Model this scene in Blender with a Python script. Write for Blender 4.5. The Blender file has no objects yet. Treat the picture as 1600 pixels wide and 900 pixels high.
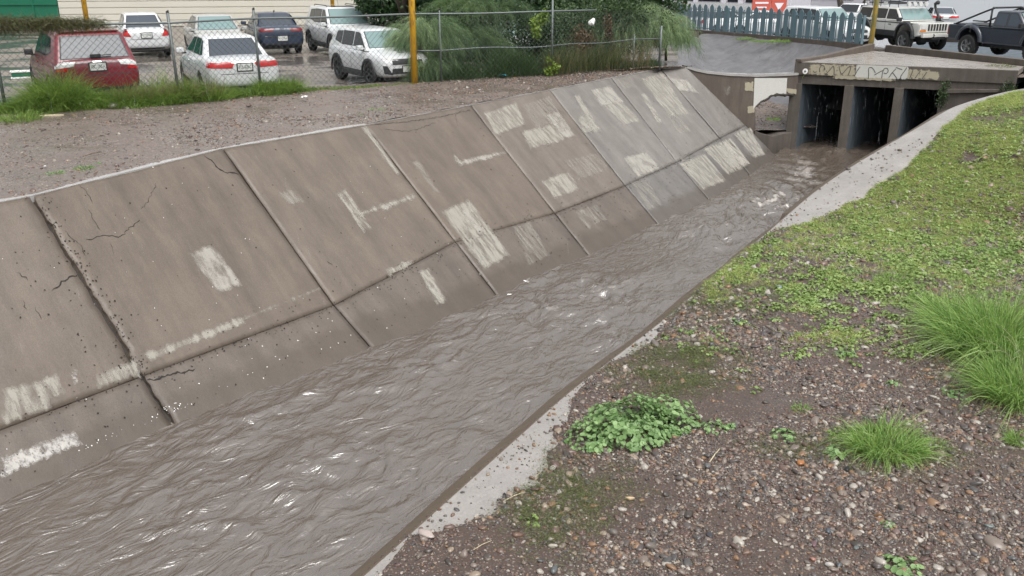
import bpy, bmesh, math, random
import numpy as np
from mathutils import Vector, Matrix
R = math.radians
random.seed(7); rng = np.random.default_rng(7)
scene = bpy.context.scene

# ------------------------------------------------------------------ camera, sky, sun, exposure
CAM_Z = 6.0; FPX = 1400.0; PITCH = math.atan(505/1400)
cam_d = bpy.data.cameras.new('camera'); cam = bpy.data.objects.new('camera', cam_d)
scene.collection.objects.link(cam); scene.camera = cam
cam_d.sensor_width = 36.0; cam_d.lens = 36.0*FPX/1600
cam_d.clip_start = 0.1; cam_d.clip_end = 1500
cam.location = (0, 0, CAM_Z); cam.rotation_euler = (math.pi/2-PITCH, 0, 0)

world = bpy.data.worlds.new('World'); scene.world = world; world.use_nodes = True
wn = world.node_tree.nodes; wl = world.node_tree.links; wn.clear()
sky = wn.new('ShaderNodeTexSky'); sky.sky_type = 'NISHITA'; sky.sun_disc = False
SUN_EL, SUN_ROT = R(62), R(150)
sky.sun_elevation = SUN_EL; sky.sun_rotation = SUN_ROT
sky.air_density = 1.6; sky.dust_density = 6.0; sky.ozone_density = 1.0
hs = wn.new('ShaderNodeHueSaturation'); hs.inputs['Saturation'].default_value = 0.16
bg = wn.new('ShaderNodeBackground'); bg.inputs[1].default_value = 0.15
wo = wn.new('ShaderNodeOutputWorld')
wl.new(sky.outputs[0], hs.inputs['Color']); wl.new(hs.outputs[0], bg.inputs[0]); wl.new(bg.outputs[0], wo.inputs[0])
sun_d = bpy.data.lights.new('sun', 'SUN'); sun_d.energy = 0.8; sun_d.angle = R(40); sun_d.color = (1, .97, .93)
sun = bpy.data.objects.new('sun', sun_d); scene.collection.objects.link(sun)
sd = Vector((math.sin(SUN_ROT)*math.cos(SUN_EL), math.cos(SUN_ROT)*math.cos(SUN_EL), math.sin(SUN_EL)))
sun.rotation_euler = sd.to_track_quat('Z', 'Y').to_euler(); sun.location = (0, 0, 40)
scene.view_settings.view_transform = 'Standard'; scene.view_settings.look = 'None'
scene.view_settings.gamma = 1.0; scene.view_settings.exposure = 0.58
try:
    scene.cycles.use_denoising = True; scene.cycles.max_bounces = 6
    scene.cycles.diffuse_bounces = 3; scene.cycles.glossy_bounces = 3; scene.cycles.transparent_max_bounces = 12
    scene.cycles.caustics_reflective = False; scene.cycles.caustics_refractive = False
except Exception: pass

# ------------------------------------------------------------------ layout helpers (surveying the place from the camera)
cp, sp = math.cos(PITCH), math.sin(PITCH)
def ray(px, py):
    x = (px-800)/FPX; y = (450-py)/FPX
    return Vector((x, cp + y*sp, -sp + y*cp))
def at(px, py, z):
    d = ray(px, py); t = (z-CAM_Z)/d.z
    return Vector((d.x*t, d.y*t, z))
def at_depth(px, py, depth):
    d = ray(px, py); return Vector((d.x*depth, d.y*depth, CAM_Z+d.z*depth))
def at_plane(px, py, p0, n):
    d = ray(px, py); o = Vector((0, 0, CAM_Z)); t = (Vector(p0)-o).dot(n)/d.dot(n)
    return o+d*t
def proj(x, y, z):
    dz = z-CAM_Z; dep = y*cp - dz*sp; u = y*sp + dz*cp
    dep = np.maximum(dep, 1e-3) if isinstance(dep, np.ndarray) else max(dep, 1e-3)
    return 800+FPX*x/dep, 450-FPX*u/dep, dep

# ------------------------------------------------------------------ noise
def _hash(ix, iy, seed):
    h = (ix.astype(np.int64)*374761393 + iy.astype(np.int64)*668265263 + seed*974634777) & 0xffffffff
    h = ((h ^ (h >> 13))*1274126177) & 0xffffffff
    return ((h ^ (h >> 16)) & 0xffffff)/float(0xffffff)*2-1
def vnoise(x, y, seed=0):
    x = np.asarray(x, float); y = np.asarray(y, float)
    ix = np.floor(x); iy = np.floor(y); fx = x-ix; fy = y-iy
    ux = fx*fx*fx*(fx*(fx*6-15)+10); uy = fy*fy*fy*(fy*(fy*6-15)+10)
    a = _hash(ix, iy, seed); b = _hash(ix+1, iy, seed); c = _hash(ix, iy+1, seed); d = _hash(ix+1, iy+1, seed)
    return (a*(1-ux)+b*ux)*(1-uy)+(c*(1-ux)+d*ux)*uy
def fbm(x, y, seed=0, oct=4):
    s = 0; a = 1.0; t = 0
    for k in range(oct):
        s = s+a*vnoise(x*2**k+k*7.3, y*2**k-k*3.1, seed+k); t += a; a *= .5
    return s/t

# ------------------------------------------------------------------ objects
COL = scene.collection
def tag(o, label=None, cat=None, group=None, kind=None):
    if label: o['label'] = label
    if cat: o['category'] = cat
    if group: o['group'] = group
    if kind: o['kind'] = kind
    return o
def empty(name, loc=(0, 0, 0), rz=0.0, label=None, cat=None, group=None):
    o = bpy.data.objects.new(name, None); COL.objects.link(o); o.location = loc; o.rotation_euler = (0, 0, rz)
    o.empty_display_size = .2
    return tag(o, label, cat, group)
def link(name, me, mat=None, parent=None, smooth=False):
    o = bpy.data.objects.new(name, me); COL.objects.link(o)
    if mat is not None:
        for m in (mat if isinstance(mat, (list, tuple)) else [mat]): me.materials.append(m)
    if parent is not None: o.parent = parent
    if smooth: me.polygons.foreach_set('use_smooth', [True]*len(me.polygons))
    return o
def fast(name, V, F, mat=None, parent=None, smooth=False, col=None):
    """V (n,3) array, F (m,k) array with constant k."""
    V = np.asarray(V, np.float32); F = np.asarray(F, np.int32)
    me = bpy.data.meshes.new(name); k = F.shape[1]
    me.vertices.add(len(V)); me.vertices.foreach_set('co', V.ravel())
    me.loops.add(F.size); me.loops.foreach_set('vertex_index', F.ravel())
    me.polygons.add(len(F)); me.polygons.foreach_set('loop_start', np.arange(0, F.size, k, dtype=np.int32))
    me.polygons.foreach_set('loop_total', np.full(len(F), k, np.int32))
    me.update(calc_edges=True)
    if col is not None:
        ca = me.color_attributes.new('tint', 'FLOAT_COLOR', 'POINT')
        c4 = np.ones((len(V), 4), np.float32); c4[:, :3] = col; ca.data.foreach_set('color', c4.ravel())
    return link(name, me, mat, parent, smooth)
def grid(nu, nv):
    i = np.arange(nu-1)[:, None]*nv; j = np.arange(nv-1)[None, :]; a = (i+j).ravel()
    return np.stack([a, a+nv, a+nv+1, a+1], 1)
class MB:
    def __init__(s): s.v = []; s.f = []
    def add(s, vs, fs):
        b = len(s.v); s.v += [tuple(p) for p in vs]; s.f += [tuple(b+i for i in f) for f in fs]; return s
    def box(s, c, size, rz=0.0, M=None):
        cx, cy, cz = c; a, b, h = size[0]/2, size[1]/2, size[2]/2; cs, sn = math.cos(rz), math.sin(rz)
        vs = []
        for dz in (-h, h):
            for dx, dy in ((-a, -b), (a, -b), (a, b), (-a, b)):
                p = Vector((cx+dx*cs-dy*sn, cy+dx*sn+dy*cs, cz+dz)); vs.append(M @ p if M else p)
        return s.add(vs, [(0, 3, 2, 1), (4, 5, 6, 7), (0, 1, 5, 4), (1, 2, 6, 5), (2, 3, 7, 6), (3, 0, 4, 7)])
    def prism(s, pts, d):
        """closed polygon pts (3d) extruded by vector d"""
        n = len(pts); d = Vector(d); a = [Vector(p) for p in pts]; b = [p+d for p in a]
        return s.add(a+b, [tuple(range(n-1, -1, -1)), tuple(range(n, 2*n))]+[(i, (i+1) % n, n+(i+1) % n, n+i) for i in range(n)])
    def tube(s, pts, r, n=8, cap=True):
        pts = [Vector(p) for p in pts]; rs = r if isinstance(r, (list, tuple)) else [r]*len(pts); vs = []; up = None
        for i, p in enumerate(pts):
            t = (pts[min(i+1, len(pts)-1)]-pts[max(i-1, 0)]).normalized()
            if up is None: up = Vector((0, 0, 1)) if abs(t.z) < .9 else Vector((1, 0, 0))
            a = t.cross(up).normalized(); b = a.cross(t).normalized(); up = b
            vs += [p+(a*math.cos(2*math.pi*k/n)+b*math.sin(2*math.pi*k/n))*rs[i] for k in range(n)]
        fs = [(i*n+k, i*n+(k+1) % n, (i+1)*n+(k+1) % n, (i+1)*n+k) for i in range(len(pts)-1) for k in range(n)]
        if cap: fs += [tuple(range(n-1, -1, -1)), tuple((len(pts)-1)*n+k for k in range(n))]
        return s.add(vs, fs)
    def build(s, name, mat=None, parent=None, smooth=False, bevel=0.0):
        me = bpy.data.meshes.new(name); me.from_pydata(s.v, [], s.f); me.update()
        if bevel:
            bm = bmesh.new(); bm.from_mesh(me)
            bmesh.ops.recalc_face_normals(bm, faces=bm.faces)
            bmesh.ops.bevel(bm, geom=[e for e in bm.edges if e.calc_face_angle(0) > .5], offset=bevel, segments=2, profile=.6, affect='EDGES')
            bm.to_mesh(me); bm.free()
        return link(name, me, mat, parent, smooth)
def copy_tree(o, parent=None):
    c = o.copy(); COL.objects.link(c)
    if parent is not None: c.parent = parent
    for ch in [x for x in o.children]: copy_tree(ch, c)
    return c

# ------------------------------------------------------------------ materials
def mat(name, color=(.5, .5, .5), rough=.6, metal=0.0, spec=.5):
    m = bpy.data.materials.new(name); m.use_nodes = True
    b = m.node_tree.nodes['Principled BSDF']
    b.inputs['Base Color'].default_value = (*color, 1); b.inputs['Roughness'].default_value = rough
    b.inputs['Metallic'].default_value = metal; b.inputs['Specular IOR Level'].default_value = spec
    return m
class NT:
    """little node writer"""
    def __init__(s, m): s.m = m; s.t = m.node_tree; s.b = s.t.nodes['Principled BSDF']; s.o = s.t.nodes['Material Output']; s.tc = None
    def n(s, typ, **kw):
        x = s.t.nodes.new(typ)
        for k, v in kw.items():
            if k in x.inputs.keys(): s.set(x.inputs[k], v)
            else: setattr(x, k, v)
        return x
    def set(s, i, v):
        if isinstance(v, bpy.types.NodeSocket): s.t.links.new(v, i)
        elif isinstance(v, tuple) and len(v) == 3 and i.type == 'RGBA': i.default_value = (*v, 1)
        else: i.default_value = v
    def co(s, scale=(1, 1, 1), rz=0.0, kind='Object'):
        if s.tc is None: s.tc = s.n('ShaderNodeTexCoord')
        mp = s.n('ShaderNodeMapping'); s.set(mp.inputs[0], s.tc.outputs[kind]); mp.inputs['Scale'].default_value = scale
        if rz:
            r_ = s.n('ShaderNodeMapping'); s.set(r_.inputs[0], s.tc.outputs[kind]); r_.inputs['Rotation'].default_value = (0, 0, rz); s.set(mp.inputs[0], r_.outputs[0])
        return mp.outputs[0]
    def noise(s, scale, vec=None, detail=4, rough=.55, dist=0.0):
        x = s.n('ShaderNodeTexNoise'); s.set(x.inputs['Vector'], vec if vec else s.co()); x.inputs['Scale'].default_value = scale
        x.inputs['Detail'].default_value = detail; x.inputs['Roughness'].default_value = rough; x.inputs['Distortion'].default_value = dist
        return x.outputs[0]
    def vor(s, scale, vec=None, out='Color', feature='F1'):
        x = s.n('ShaderNodeTexVoronoi'); x.feature = feature; s.set(x.inputs['Vector'], vec if vec else s.co()); x.inputs['Scale'].default_value = scale
        return x.outputs[out]
    def ramp(s, fac, stops, interp='LINEAR'):
        x = s.n('ShaderNodeValToRGB'); s.set(x.inputs[0], fac); e = x.color_ramp.elements; x.color_ramp.interpolation = interp
        while len(e) > 1: e.remove(e[-1])
        for i, (p, c) in enumerate(stops):
            c = (c, c, c) if isinstance(c, (int, float)) else c
            k = e[0] if i == 0 else e.new(p)
            k.position = p; k.color = (*c, 1)
        return x.outputs[0]
    def mix(s, fac, a, b, mode='MIX'):
        x = s.n('ShaderNodeMix', data_type='RGBA'); x.blend_type = mode
        s.set(x.inputs[0], fac); s.set(x.inputs[6], a); s.set(x.inputs[7], b); return x.outputs[2]
    def math(s, op, a, b=0.0, clamp=False):
        x = s.n('ShaderNodeMath', operation=op); x.use_clamp = clamp; s.set(x.inputs[0], a); s.set(x.inputs[1], b); return x.outputs[0]
    def bump(s, h, strength=.3, dist=.01, prev=None):
        x = s.n('ShaderNodeBump'); x.inputs['Strength'].default_value = strength; x.inputs['Distance'].default_value = dist
        s.set(x.inputs['Height'], h)
        if prev is not None: s.set(x.inputs['Normal'], prev)
        s.set(s.b.inputs['Normal'], x.outputs[0]); return x.outputs[0]
    def color(s, c): s.set(s.b.inputs['Base Color'], c); return s
    def rough(s, r): s.set(s.b.inputs['Roughness'], r); return s
def concrete(name, c1, c2, dark=(.05, .045, .04), speck=.5, rough=(.35, .65), scale=1.0, streak=None, bump=.35, stains=.5):
    m = mat(name); n = NT(m)
    base = n.mix(n.noise(1.1*scale, detail=6, rough=.65), c1, c2)
    blot = n.ramp(n.noise(3.3*scale, n.co((.6, .6, .6)), 10, .75), [(.38, 0.0), (.75, 1.0)])
    base = n.mix(n.math('MULTIPLY', blot, stains), base, tuple(x*.55 for x in c1))
    if streak:
        st = n.ramp(n.noise(1.0, n.co(*streak), 6, .7), [(.40, 0.0), (.68, 1.0)])
        base = n.mix(n.math('MULTIPLY', st, .55), base, tuple(x*.5 for x in c1))
    fine = n.noise(60*scale, detail=3)
    base = n.mix(.35, base, n.ramp(fine, [(.3, .25), (.7, .9)]), 'MULTIPLY')
    sp_ = n.ramp(n.vor(26*scale, out='Distance'), [(.0, 1.0), (.10, 1.0), (.13, 0.0)])
    gate = n.ramp(n.noise(2.1*scale, n.co((1.3, 1, 1)), 5), [(.50, 0.0), (.60, 1.0)])
    base = n.mix(n.math('MULTIPLY', n.math('MULTIPLY', sp_, gate), speck), base, dark)
    n.color(base)
    n.rough(n.ramp(n.noise(2.4*scale, detail=5), [(.3, rough[0]), (.7, rough[1])]))
    b1 = n.bump(n.noise(22*scale, detail=8, rough=.7), bump, .012)
    n.bump(fine, bump*.7, .004, b1)
    return m
M = {}
SK = ((2.6, .45, .45), -.91)
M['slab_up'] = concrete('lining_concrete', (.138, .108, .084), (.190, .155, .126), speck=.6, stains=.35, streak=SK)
M['slab_mid'] = concrete('middle_sheen_lining_concrete', (.158, .130, .107), (.218, .186, .158), speck=.6, stains=.35, streak=SK)  # paler step towards the sheen painted on the far slabs
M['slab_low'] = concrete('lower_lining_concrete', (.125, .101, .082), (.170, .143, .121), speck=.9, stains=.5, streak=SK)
M['slab_far'] = concrete('far_sheen_lining_concrete', (.175, .158, .143), (.255, .235, .218), speck=.8, stains=.4, streak=SK)  # far slabs painted paler and greyer for the glancing sheen
M['slab_farlow'] = concrete('far_sheen_lower_lining_concrete', (.140, .128, .118), (.200, .186, .173), speck=.8, streak=SK)  # same glancing sheen put into the far lower course
for k_ in ('slab_low', 'slab_farlow'):      # silt and damp left by the flood above the water line
    n = NT(M[k_]); g_ = n.n('ShaderNodeNewGeometry'); sx = n.n('ShaderNodeSeparateXYZ'); n.set(sx.inputs[0], g_.outputs['Position'])
    hz = n.math('ADD', sx.outputs[2], n.math('MULTIPLY', n.math('SUBTRACT', n.noise(2.2, detail=6), .5), .35))
    old = n.b.inputs['Base Color'].links[0].from_socket; f_ = n.ramp(hz, [(.22, 1.0), (.36, 0.0)])
    n.color(n.mix(n.math('MULTIPLY', f_, .6), old, (.062, .048, .036)))
M['joint'] = mat('joint_dirt', (.04, .033, .028), .9)
M['crack'] = mat('crack_dirt', (.022, .018, .016), .9)
M['coping'] = concrete('wet_coping_concrete', (.36, .35, .34), (.50, .49, .48), speck=.6, rough=(.08, .35), bump=.15, stains=.25)
M['strip'] = concrete('bank_strip_concrete', (.27, .25, .228), (.40, .38, .36), speck=.5, rough=(.10, .45), bump=.25, stains=.5)
M['mud_edge'] = concrete('muddy_lip', (.115, .085, .058), (.16, .125, .09), speck=.3, rough=(.3, .6), bump=.3)
M['wall'] = concrete('stained_wall_concrete', (.115, .092, .075), (.175, .145, .12), streak=((5, 5, .5),), rough=(.5, .8))
M['apron'] = concrete('apron_concrete', (.155, .15, .155), (.225, .222, .235), streak=((1.5, 5, 3), -.5), rough=(.25, .6), stains=.6)
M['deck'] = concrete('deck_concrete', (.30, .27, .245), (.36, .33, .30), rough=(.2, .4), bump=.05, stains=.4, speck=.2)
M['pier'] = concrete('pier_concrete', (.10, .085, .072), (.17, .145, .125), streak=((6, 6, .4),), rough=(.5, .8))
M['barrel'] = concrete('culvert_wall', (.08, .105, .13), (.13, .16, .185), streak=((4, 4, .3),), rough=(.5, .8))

def paint(name, c1, c2, lo, hi, scale=(7, 7, 7), alpha_rough=.7, detail=10, rz=-.91, amax=.8):
    m = mat(name, c1, .55); n = NT(m)
    nz = n.noise(1.0, n.co(scale, rz), detail, .62)
    n.color(n.mix(n.noise(6, detail=6, rough=.7), c1, c2))
    tr = n.n('ShaderNodeBsdfTransparent'); mx = n.n('ShaderNodeMixShader')
    fine = n.math('ADD', nz, n.math('MULTIPLY', n.math('SUBTRACT', n.noise(55, detail=3), .5), .22))
    ed = n.n('ShaderNodeAttribute', attribute_name='tint')        # 1 inside the patch, 0 at its edge
    eds = n.math('MULTIPLY', n.math('SUBTRACT', 1.0, ed.outputs['Fac']), .42)
    n.set(mx.inputs[0], n.ramp(n.math('SUBTRACT', fine, eds), [(lo, 0.0), (hi, amax), (hi+.25, min(1, amax+.05))]))
    n.set(mx.inputs[1], tr.outputs[0]); n.set(mx.inputs[2], n.b.outputs[0]); n.set(n.o.inputs[0], mx.outputs[0])
    return m
M['paint_full'] = paint('worn_white_paint', (.46, .44, .39), (.33, .31, .28), .26, .55, (6, 2.8, 2), amax=.68)
M['paint_worn'] = paint('rubbed_cream_paint', (.42, .40, .345), (.33, .31, .27), .31, .56, (10, 2.2, 2), amax=.66)
M['paint_faint'] = paint('faint_paint_trace', (.40, .38, .33), (.33, .31, .27), .38, .66, (12, 2.0, 2), amax=.5)
M['paint_white'] = paint('bright_white_paint', (.54, .52, .49), (.34, .32, .30), .30, .54, (15, 9, 9), amax=.85)
M['paint_wall'] = paint('wall_paint', (.66, .66, .62), (.55, .55, .51), .12, .24, (5, 5, 5))
M['paint_cream'] = paint('flaking_cream_paint', (.50, .46, .34), (.38, .34, .25), .30, .42, (7, 7, 7))

# muddy water
m = mat('muddy_water', (.12, .093, .072), .06); n = NT(m); M['water'] = m
c = n.mix(n.noise(1.3, n.co((1, 1, 1), -.9), 6, .65, 1.2), (.070, .054, .041), (.125, .103, .086))
fo = n.n('ShaderNodeAttribute', attribute_name='tint')
n.color(n.mix(fo.outputs['Fac'], c, (.38, .345, .31)))  # tint whitens real foam and the painted wave-crest glints
n.rough(n.math('ADD', .05, n.math('MULTIPLY', fo.outputs['Fac'], .6)))
n.b.inputs['IOR'].default_value = 2.5
flow = R(-53)
fv = n.co((1, 2.2, 1), flow)
b1 = n.bump(n.noise(1.9, fv, 4, .5, 2.2), 1.0, .05)
n.bump(n.noise(8, fv, 3, .5, 1.5), .6, .006, b1)

def gravel_mat(name, base, cols, scale, wet=(.25, .6), puddle=None):
    m = mat(name); n = NT(m)
    v = n.n('ShaderNodeTexVoronoi'); n.set(v.inputs['Vector'], n.co()); v.inputs['Scale'].default_value = scale
    sep = n.n('ShaderNodeSeparateColor'); n.set(sep.inputs[0], v.outputs['Color'])
    st = [(i/len(cols), c) for i, c in enumerate(cols)]
    stones = n.ramp(sep.outputs[0], st, 'CONSTANT')
    shape = n.ramp(v.outputs['Distance'], [(.28, 1.0), (.46, 0.0)])
    gate = n.ramp(n.noise(1.7, detail=5), [(.35, .35), (.65, 1.0)])
    soil = n.mix(n.noise(5, detail=8, rough=.7), base, tuple(x*.6 for x in base))
    n.color(n.mix(n.math('MULTIPLY', shape, gate), soil, stones))
    r = n.ramp(n.noise(.8, detail=5), [(.38, wet[0]), (.62, wet[1])])
    n.rough(r)
    b = n.bump(n.math('MULTIPLY', shape, gate), .6, .015); n.bump(n.noise(40, detail=6), .4, .006, b)
    return m
PEB = [(.10, .07, .058), (.17, .135, .115), (.055, .048, .046), (.24, .20, .17), (.13, .085, .07), (.085, .08, .08), (.20, .15, .12), (.035, .03, .03)]
M['bank'] = gravel_mat('bank_soil', (.085, .058, .046), PEB, 30, (.22, .6))
M['path'] = gravel_mat('path_gravel', (.18, .145, .125), [tuple(x*1.55 for x in c) for c in PEB], 26, (.12, .55))
m = mat('pebble_stone'); n = NT(m); M['pebble'] = m
oi = n.n('ShaderNodeObjectInfo')
PC = [(.055, .045, .038), (.13, .085, .068), (.175, .14, .118), (.085, .070, .062), (.12, .098, .082), (.26, .205, .155), (.15, .09, .065), (.075, .07, .068),
      (.19, .155, .13), (.105, .065, .055), (.22, .13, .075), (.14, .12, .105), (.36, .33, .29), (.09, .075, .07)]
cc = n.ramp(oi.outputs['Random'], [(i/len(PC), c) for i, c in enumerate(PC)], 'CONSTANT')
n.color(n.mix(.45, cc, n.ramp(n.noise(35, detail=5), [(.3, .45), (.7, 1.0)]), 'MULTIPLY')); n.rough(.32)
m = mat('wet_lot'); n = NT(m); M['lot'] = m
pud = n.ramp(n.noise(.35, n.co((1, 1.6, 1)), 6, .6), [(.42, 0.0), (.54, 1.0)])
soil = n.mix(n.noise(2.5, detail=8, rough=.7), (.15, .128, .108), (.25, .215, .185))
n.color(n.mix(pud, soil, (.095, .082, .075))); n.rough(n.math('SUBTRACT', .55, n.math('MULTIPLY', pud, .40)))
n.bump(n.noise(5, detail=8), .35, .02)
m = mat('wet_road_glare'); n = NT(m); M['road'] = m
pud = n.ramp(n.noise(.25, n.co((1, 1.4, 1)), 5, .55), [(.34, 0.0), (.46, 1.0)])
n.color(n.mix(pud, (.20, .20, .20), (.30, .30, .31))); n.rough(n.math('SUBTRACT', .38, n.math('MULTIPLY', pud, .2)))  # puddles painted paler for the white sky glare
n.bump(n.noise(6, detail=5), .10, .01)
def leafmat(name, c1, c2, rough=.5, trans=.35, use='tint'):
    m = mat(name, c1, rough); n = NT(m)
    if use == 'tint':
        a = n.n('ShaderNodeAttribute', attribute_name='tint').outputs['Fac']
    else:
        a = n.n('ShaderNodeObjectInfo').outputs['Random']
    c = n.mix(a, c1, c2)
    c = n.mix(.3, c, n.ramp(n.noise(3, detail=3), [(.3, .4), (.7, 1.0)]), 'MULTIPLY')
    n.color(c)
    tl = n.n('ShaderNodeBsdfTranslucent'); n.set(tl.inputs[0], c); mx = n.n('ShaderNodeMixShader')
    mx.inputs[0].default_value = trans; n.set(mx.inputs[1], n.b.outputs[0]); n.set(mx.inputs[2], tl.outputs[0]); n.set(n.o.inputs[0], mx.outputs[0])
    return m
M['grass'] = leafmat('bright_grass', (.13, .26, .055), (.34, .50, .13))
M['turf'] = leafmat('short_turf', (.28, .38, .09), (.55, .62, .22), use='rand')
M['creeper'] = leafmat('dull_creeping_grass', (.085, .11, .035), (.21, .25, .09))
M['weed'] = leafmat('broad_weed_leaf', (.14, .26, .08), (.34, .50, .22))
M['weed_i'] = leafmat('small_weed_leaf', (.18, .29, .07), (.38, .50, .17), use='rand')
M['fencegrass'] = leafmat('fence_grass', (.085, .18, .035), (.28, .40, .08))
M['dry'] = leafmat('dry_grass', (.17, .15, .07), (.30, .26, .13))
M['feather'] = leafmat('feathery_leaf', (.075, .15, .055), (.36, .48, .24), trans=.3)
M['feather_dark'] = leafmat('dark_feathery_leaf', (.03, .07, .025), (.15, .24, .085), trans=.25)  # darker green tone for some of the shrubs
M['treeleaf'] = leafmat('tree_leaf', (.018, .048, .018), (.055, .115, .035), trans=.25)
M['bush'] = leafmat('bush_leaf', (.02, .048, .018), (.075, .13, .04), trans=.25)
M['vine'] = leafmat('vine_leaf', (.13, .23, .03), (.27, .38, .06))
M['vinedry'] = leafmat('dried_vine', (.075, .055, .035), (.15, .17, .06))
M['bark'] = concrete('bark', (.07, .055, .04), (.11, .09, .07))
M['seed'] = leafmat('seed_head', (.30, .33, .16), (.42, .42, .25))
M['galv'] = mat('galvanised_steel', (.13, .15, .15), .5, .4)
M['wire'] = mat('chain_wire', (.06, .07, .07), .6, .2)
m = mat('yellow_post_paint'); n = NT(m); M['yellow'] = m
n.color(n.mix(n.ramp(n.noise(9, n.co((1, 1, .35)), 8, .7), [(.5, 0.0), (.66, 1.0)]), (.58, .33, .025), (.24, .12, .03))); n.rough(.4)
m = mat('faded_yellow_post_paint'); n = NT(m); M['yellow2'] = m
n.color(n.mix(n.ramp(n.noise(5, n.co((1, 1, .4)), 6, .7), [(.42, 0.0), (.58, 1.0)]), (.55, .36, .06), (.25, .25, .10))); n.rough(.45)
m = mat('teal_fence_paint'); n = NT(m); M['teal'] = m
n.color(n.mix(n.noise(3, detail=5), (.085, .15, .17), (.13, .20, .24))); n.rough(.5)
M['black'] = mat('black_plastic', (.015, .015, .016), .5)
M['white'] = mat('white_plastic', (.8, .8, .78), .5)
M['graffiti'] = mat('faded_spray_paint', (.085, .078, .07), .7)
M['red'] = mat('red_paint', (.6, .06, .03), .5)
from mathutils.bvhtree import BVHTree
# ================================================================== SETTING
WZ, LIPZ, LOTZ, ROADZ = 0.10, 2.90, 3.00, 2.70
def V3(*a): return Vector(a)
# ---- base ground under everything, out to the horizon
g = MB(); g.add([(-400, -60, -1.6), (500, -60, -1.6), (500, 700, -1.6), (-400, 700, -1.6)], [(0, 1, 2, 3)])
tag(g.build('ground', M['bank']), kind='structure')

# ---- far (left) lining of the channel: joints surveyed top / crease / water line
J = [((50, 306), (222, 588), (262, 650)), ((348, 232), (522, 477), (568, 530)), ((570, 195), (712, 378), (768, 451)),
     ((735, 164), (867, 333), (911, 388)), ((859, 140), (977, 290), (1022, 343)), ((955, 121), (1058, 253), (1103, 306)),
     ((1032, 107), (1125, 216), (1166, 266)), ((1072, 105), (1165, 196), (1207, 238))]
joints = []
for a, b, c in J:
    T = at(a[0], a[1], LIPZ); W = at(c[0], c[1], WZ)
    nrm = (W-T).cross(Vector((0, 0, 1))); C_ = at_plane(b[0], b[1], T, nrm)
    toe = W+(W-C_)*((.9)/max(.3, (C_-W).z)); joints.append([T, C_, W, toe])
for _ in range(4):                                        # the channel runs on behind the camera's left
    d = [joints[0][k]-joints[1][k] for k in range(4)]
    d = [x.normalized()*3.6 for x in d]; u = Vector((-.60, -.80, 0))*3.6
    joints.insert(0, [joints[0][k]+u for k in range(4)])
lip_pts = [j[0] for j in joints]
lining = empty('channel_lining', (0, 0, 0)); tag(lining, 'sloping concrete lining of the storm channel made of large slabs', 'lining', kind='structure')
def lerp(a, b, t): return a+(b-a)*t
def slab(q, m, gapl, gapr, gapt=.0, gapb=.003, jag=0.0, seed=0, ragl=.004, ragr=.004):
    """q = top-left, top-right, bottom-right, bottom-left (left = towards the camera)"""
    tl, tr, br, bl = q; L = ((tr-tl).length+(br-bl).length)/2; H = ((bl-tl).length+(br-tr).length)/2
    nu, nv = max(8, int(L/.09)), max(6, int(H/.09))
    N = (tr-tl).cross(bl-tl).normalized()
    if N.z < 0: N = -N
    u = np.linspace(0, 1, nu)[:, None]; v = np.linspace(0, 1, nv)[None, :]
    un = u*L; vn = v*H
    ul = (gapl+ragl*2.5*np.abs(fbm(vn*5, vn*0+seed, 3, 4)) + ragl*fbm(vn*16, vn*0+seed, 4, 3))/L
    ur = (gapr+ragr*2.5*np.abs(fbm(vn*5, vn*0+seed+5, 3, 4)))/L
    uu = ul+(1-ul-ur)*u
    vt = (gapt+.006*np.abs(fbm(un*4, un*0+seed+9, 5, 4)))/H; vb = (gapb+(.006+jag)*np.abs(fbm(un*5, un*0+seed+3, 6, 5)))/H
    vv = vt+(1-vt-vb)*v
    P = np.zeros((nu, nv, 3))
    for k in range(3):
        P[:, :, k] = (tl[k]*(1-uu)+tr[k]*uu)*(1-vv)+(bl[k]*(1-uu)+br[k]*uu)*vv
    off = .010*fbm(un*1.3+seed, vn*1.3, 11, 3)+.004*fbm(un*6+seed, vn*6, 12, 3)
    edge = np.minimum(np.minimum(u, 1-u)*L, np.minimum(v, 1-v)*H); off = off-.007*np.exp(-edge/.015)
    for k in range(3): P[:, :, k] += N[k]*off
    top = P.reshape(-1, 3)
    idx = lambda i, j: i*nv+j
    ring = [idx(i, 0) for i in range(nu)]+[idx(nu-1, j) for j in range(1, nv)]+[idx(i, nv-1) for i in range(nu-2, -1, -1)]+[idx(0, j) for j in range(nv-2, 0, -1)]
    low = top[ring]-np.array(N)*.10
    V = np.vstack([top, low]); b = len(top); n_ = len(ring)
    F = [list(f) for f in grid(nu, nv)]+[[ring[i], b+i, b+(i+1) % n_, ring[(i+1) % n_]] for i in range(n_)]
    o = fast('concrete_slab', V, np.array(F), m, lining, smooth=False)
    o.data.polygons.foreach_set('use_smooth', [True]*((nu-1)*(nv-1))+[False]*n_)
    return o
upper, lower = [], []
for i in range(len(joints)-1):
    a, b = joints[i], joints[i+1]
    far = i >= 8
    jl = .013 if i == 4 else .008; jr = .013 if i == 3 else .008
    rl = .022 if i == 4 else .004; rr = .022 if i == 3 else .004
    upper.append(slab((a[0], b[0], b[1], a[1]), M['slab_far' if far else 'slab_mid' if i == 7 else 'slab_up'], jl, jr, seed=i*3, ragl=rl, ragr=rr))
    lower.append(slab((a[1], b[1], b[3], a[3]), M['slab_farlow' if far else 'slab_low'], jl, jr, .002, 0, seed=i*3+1, ragl=rl, ragr=rr))
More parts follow.
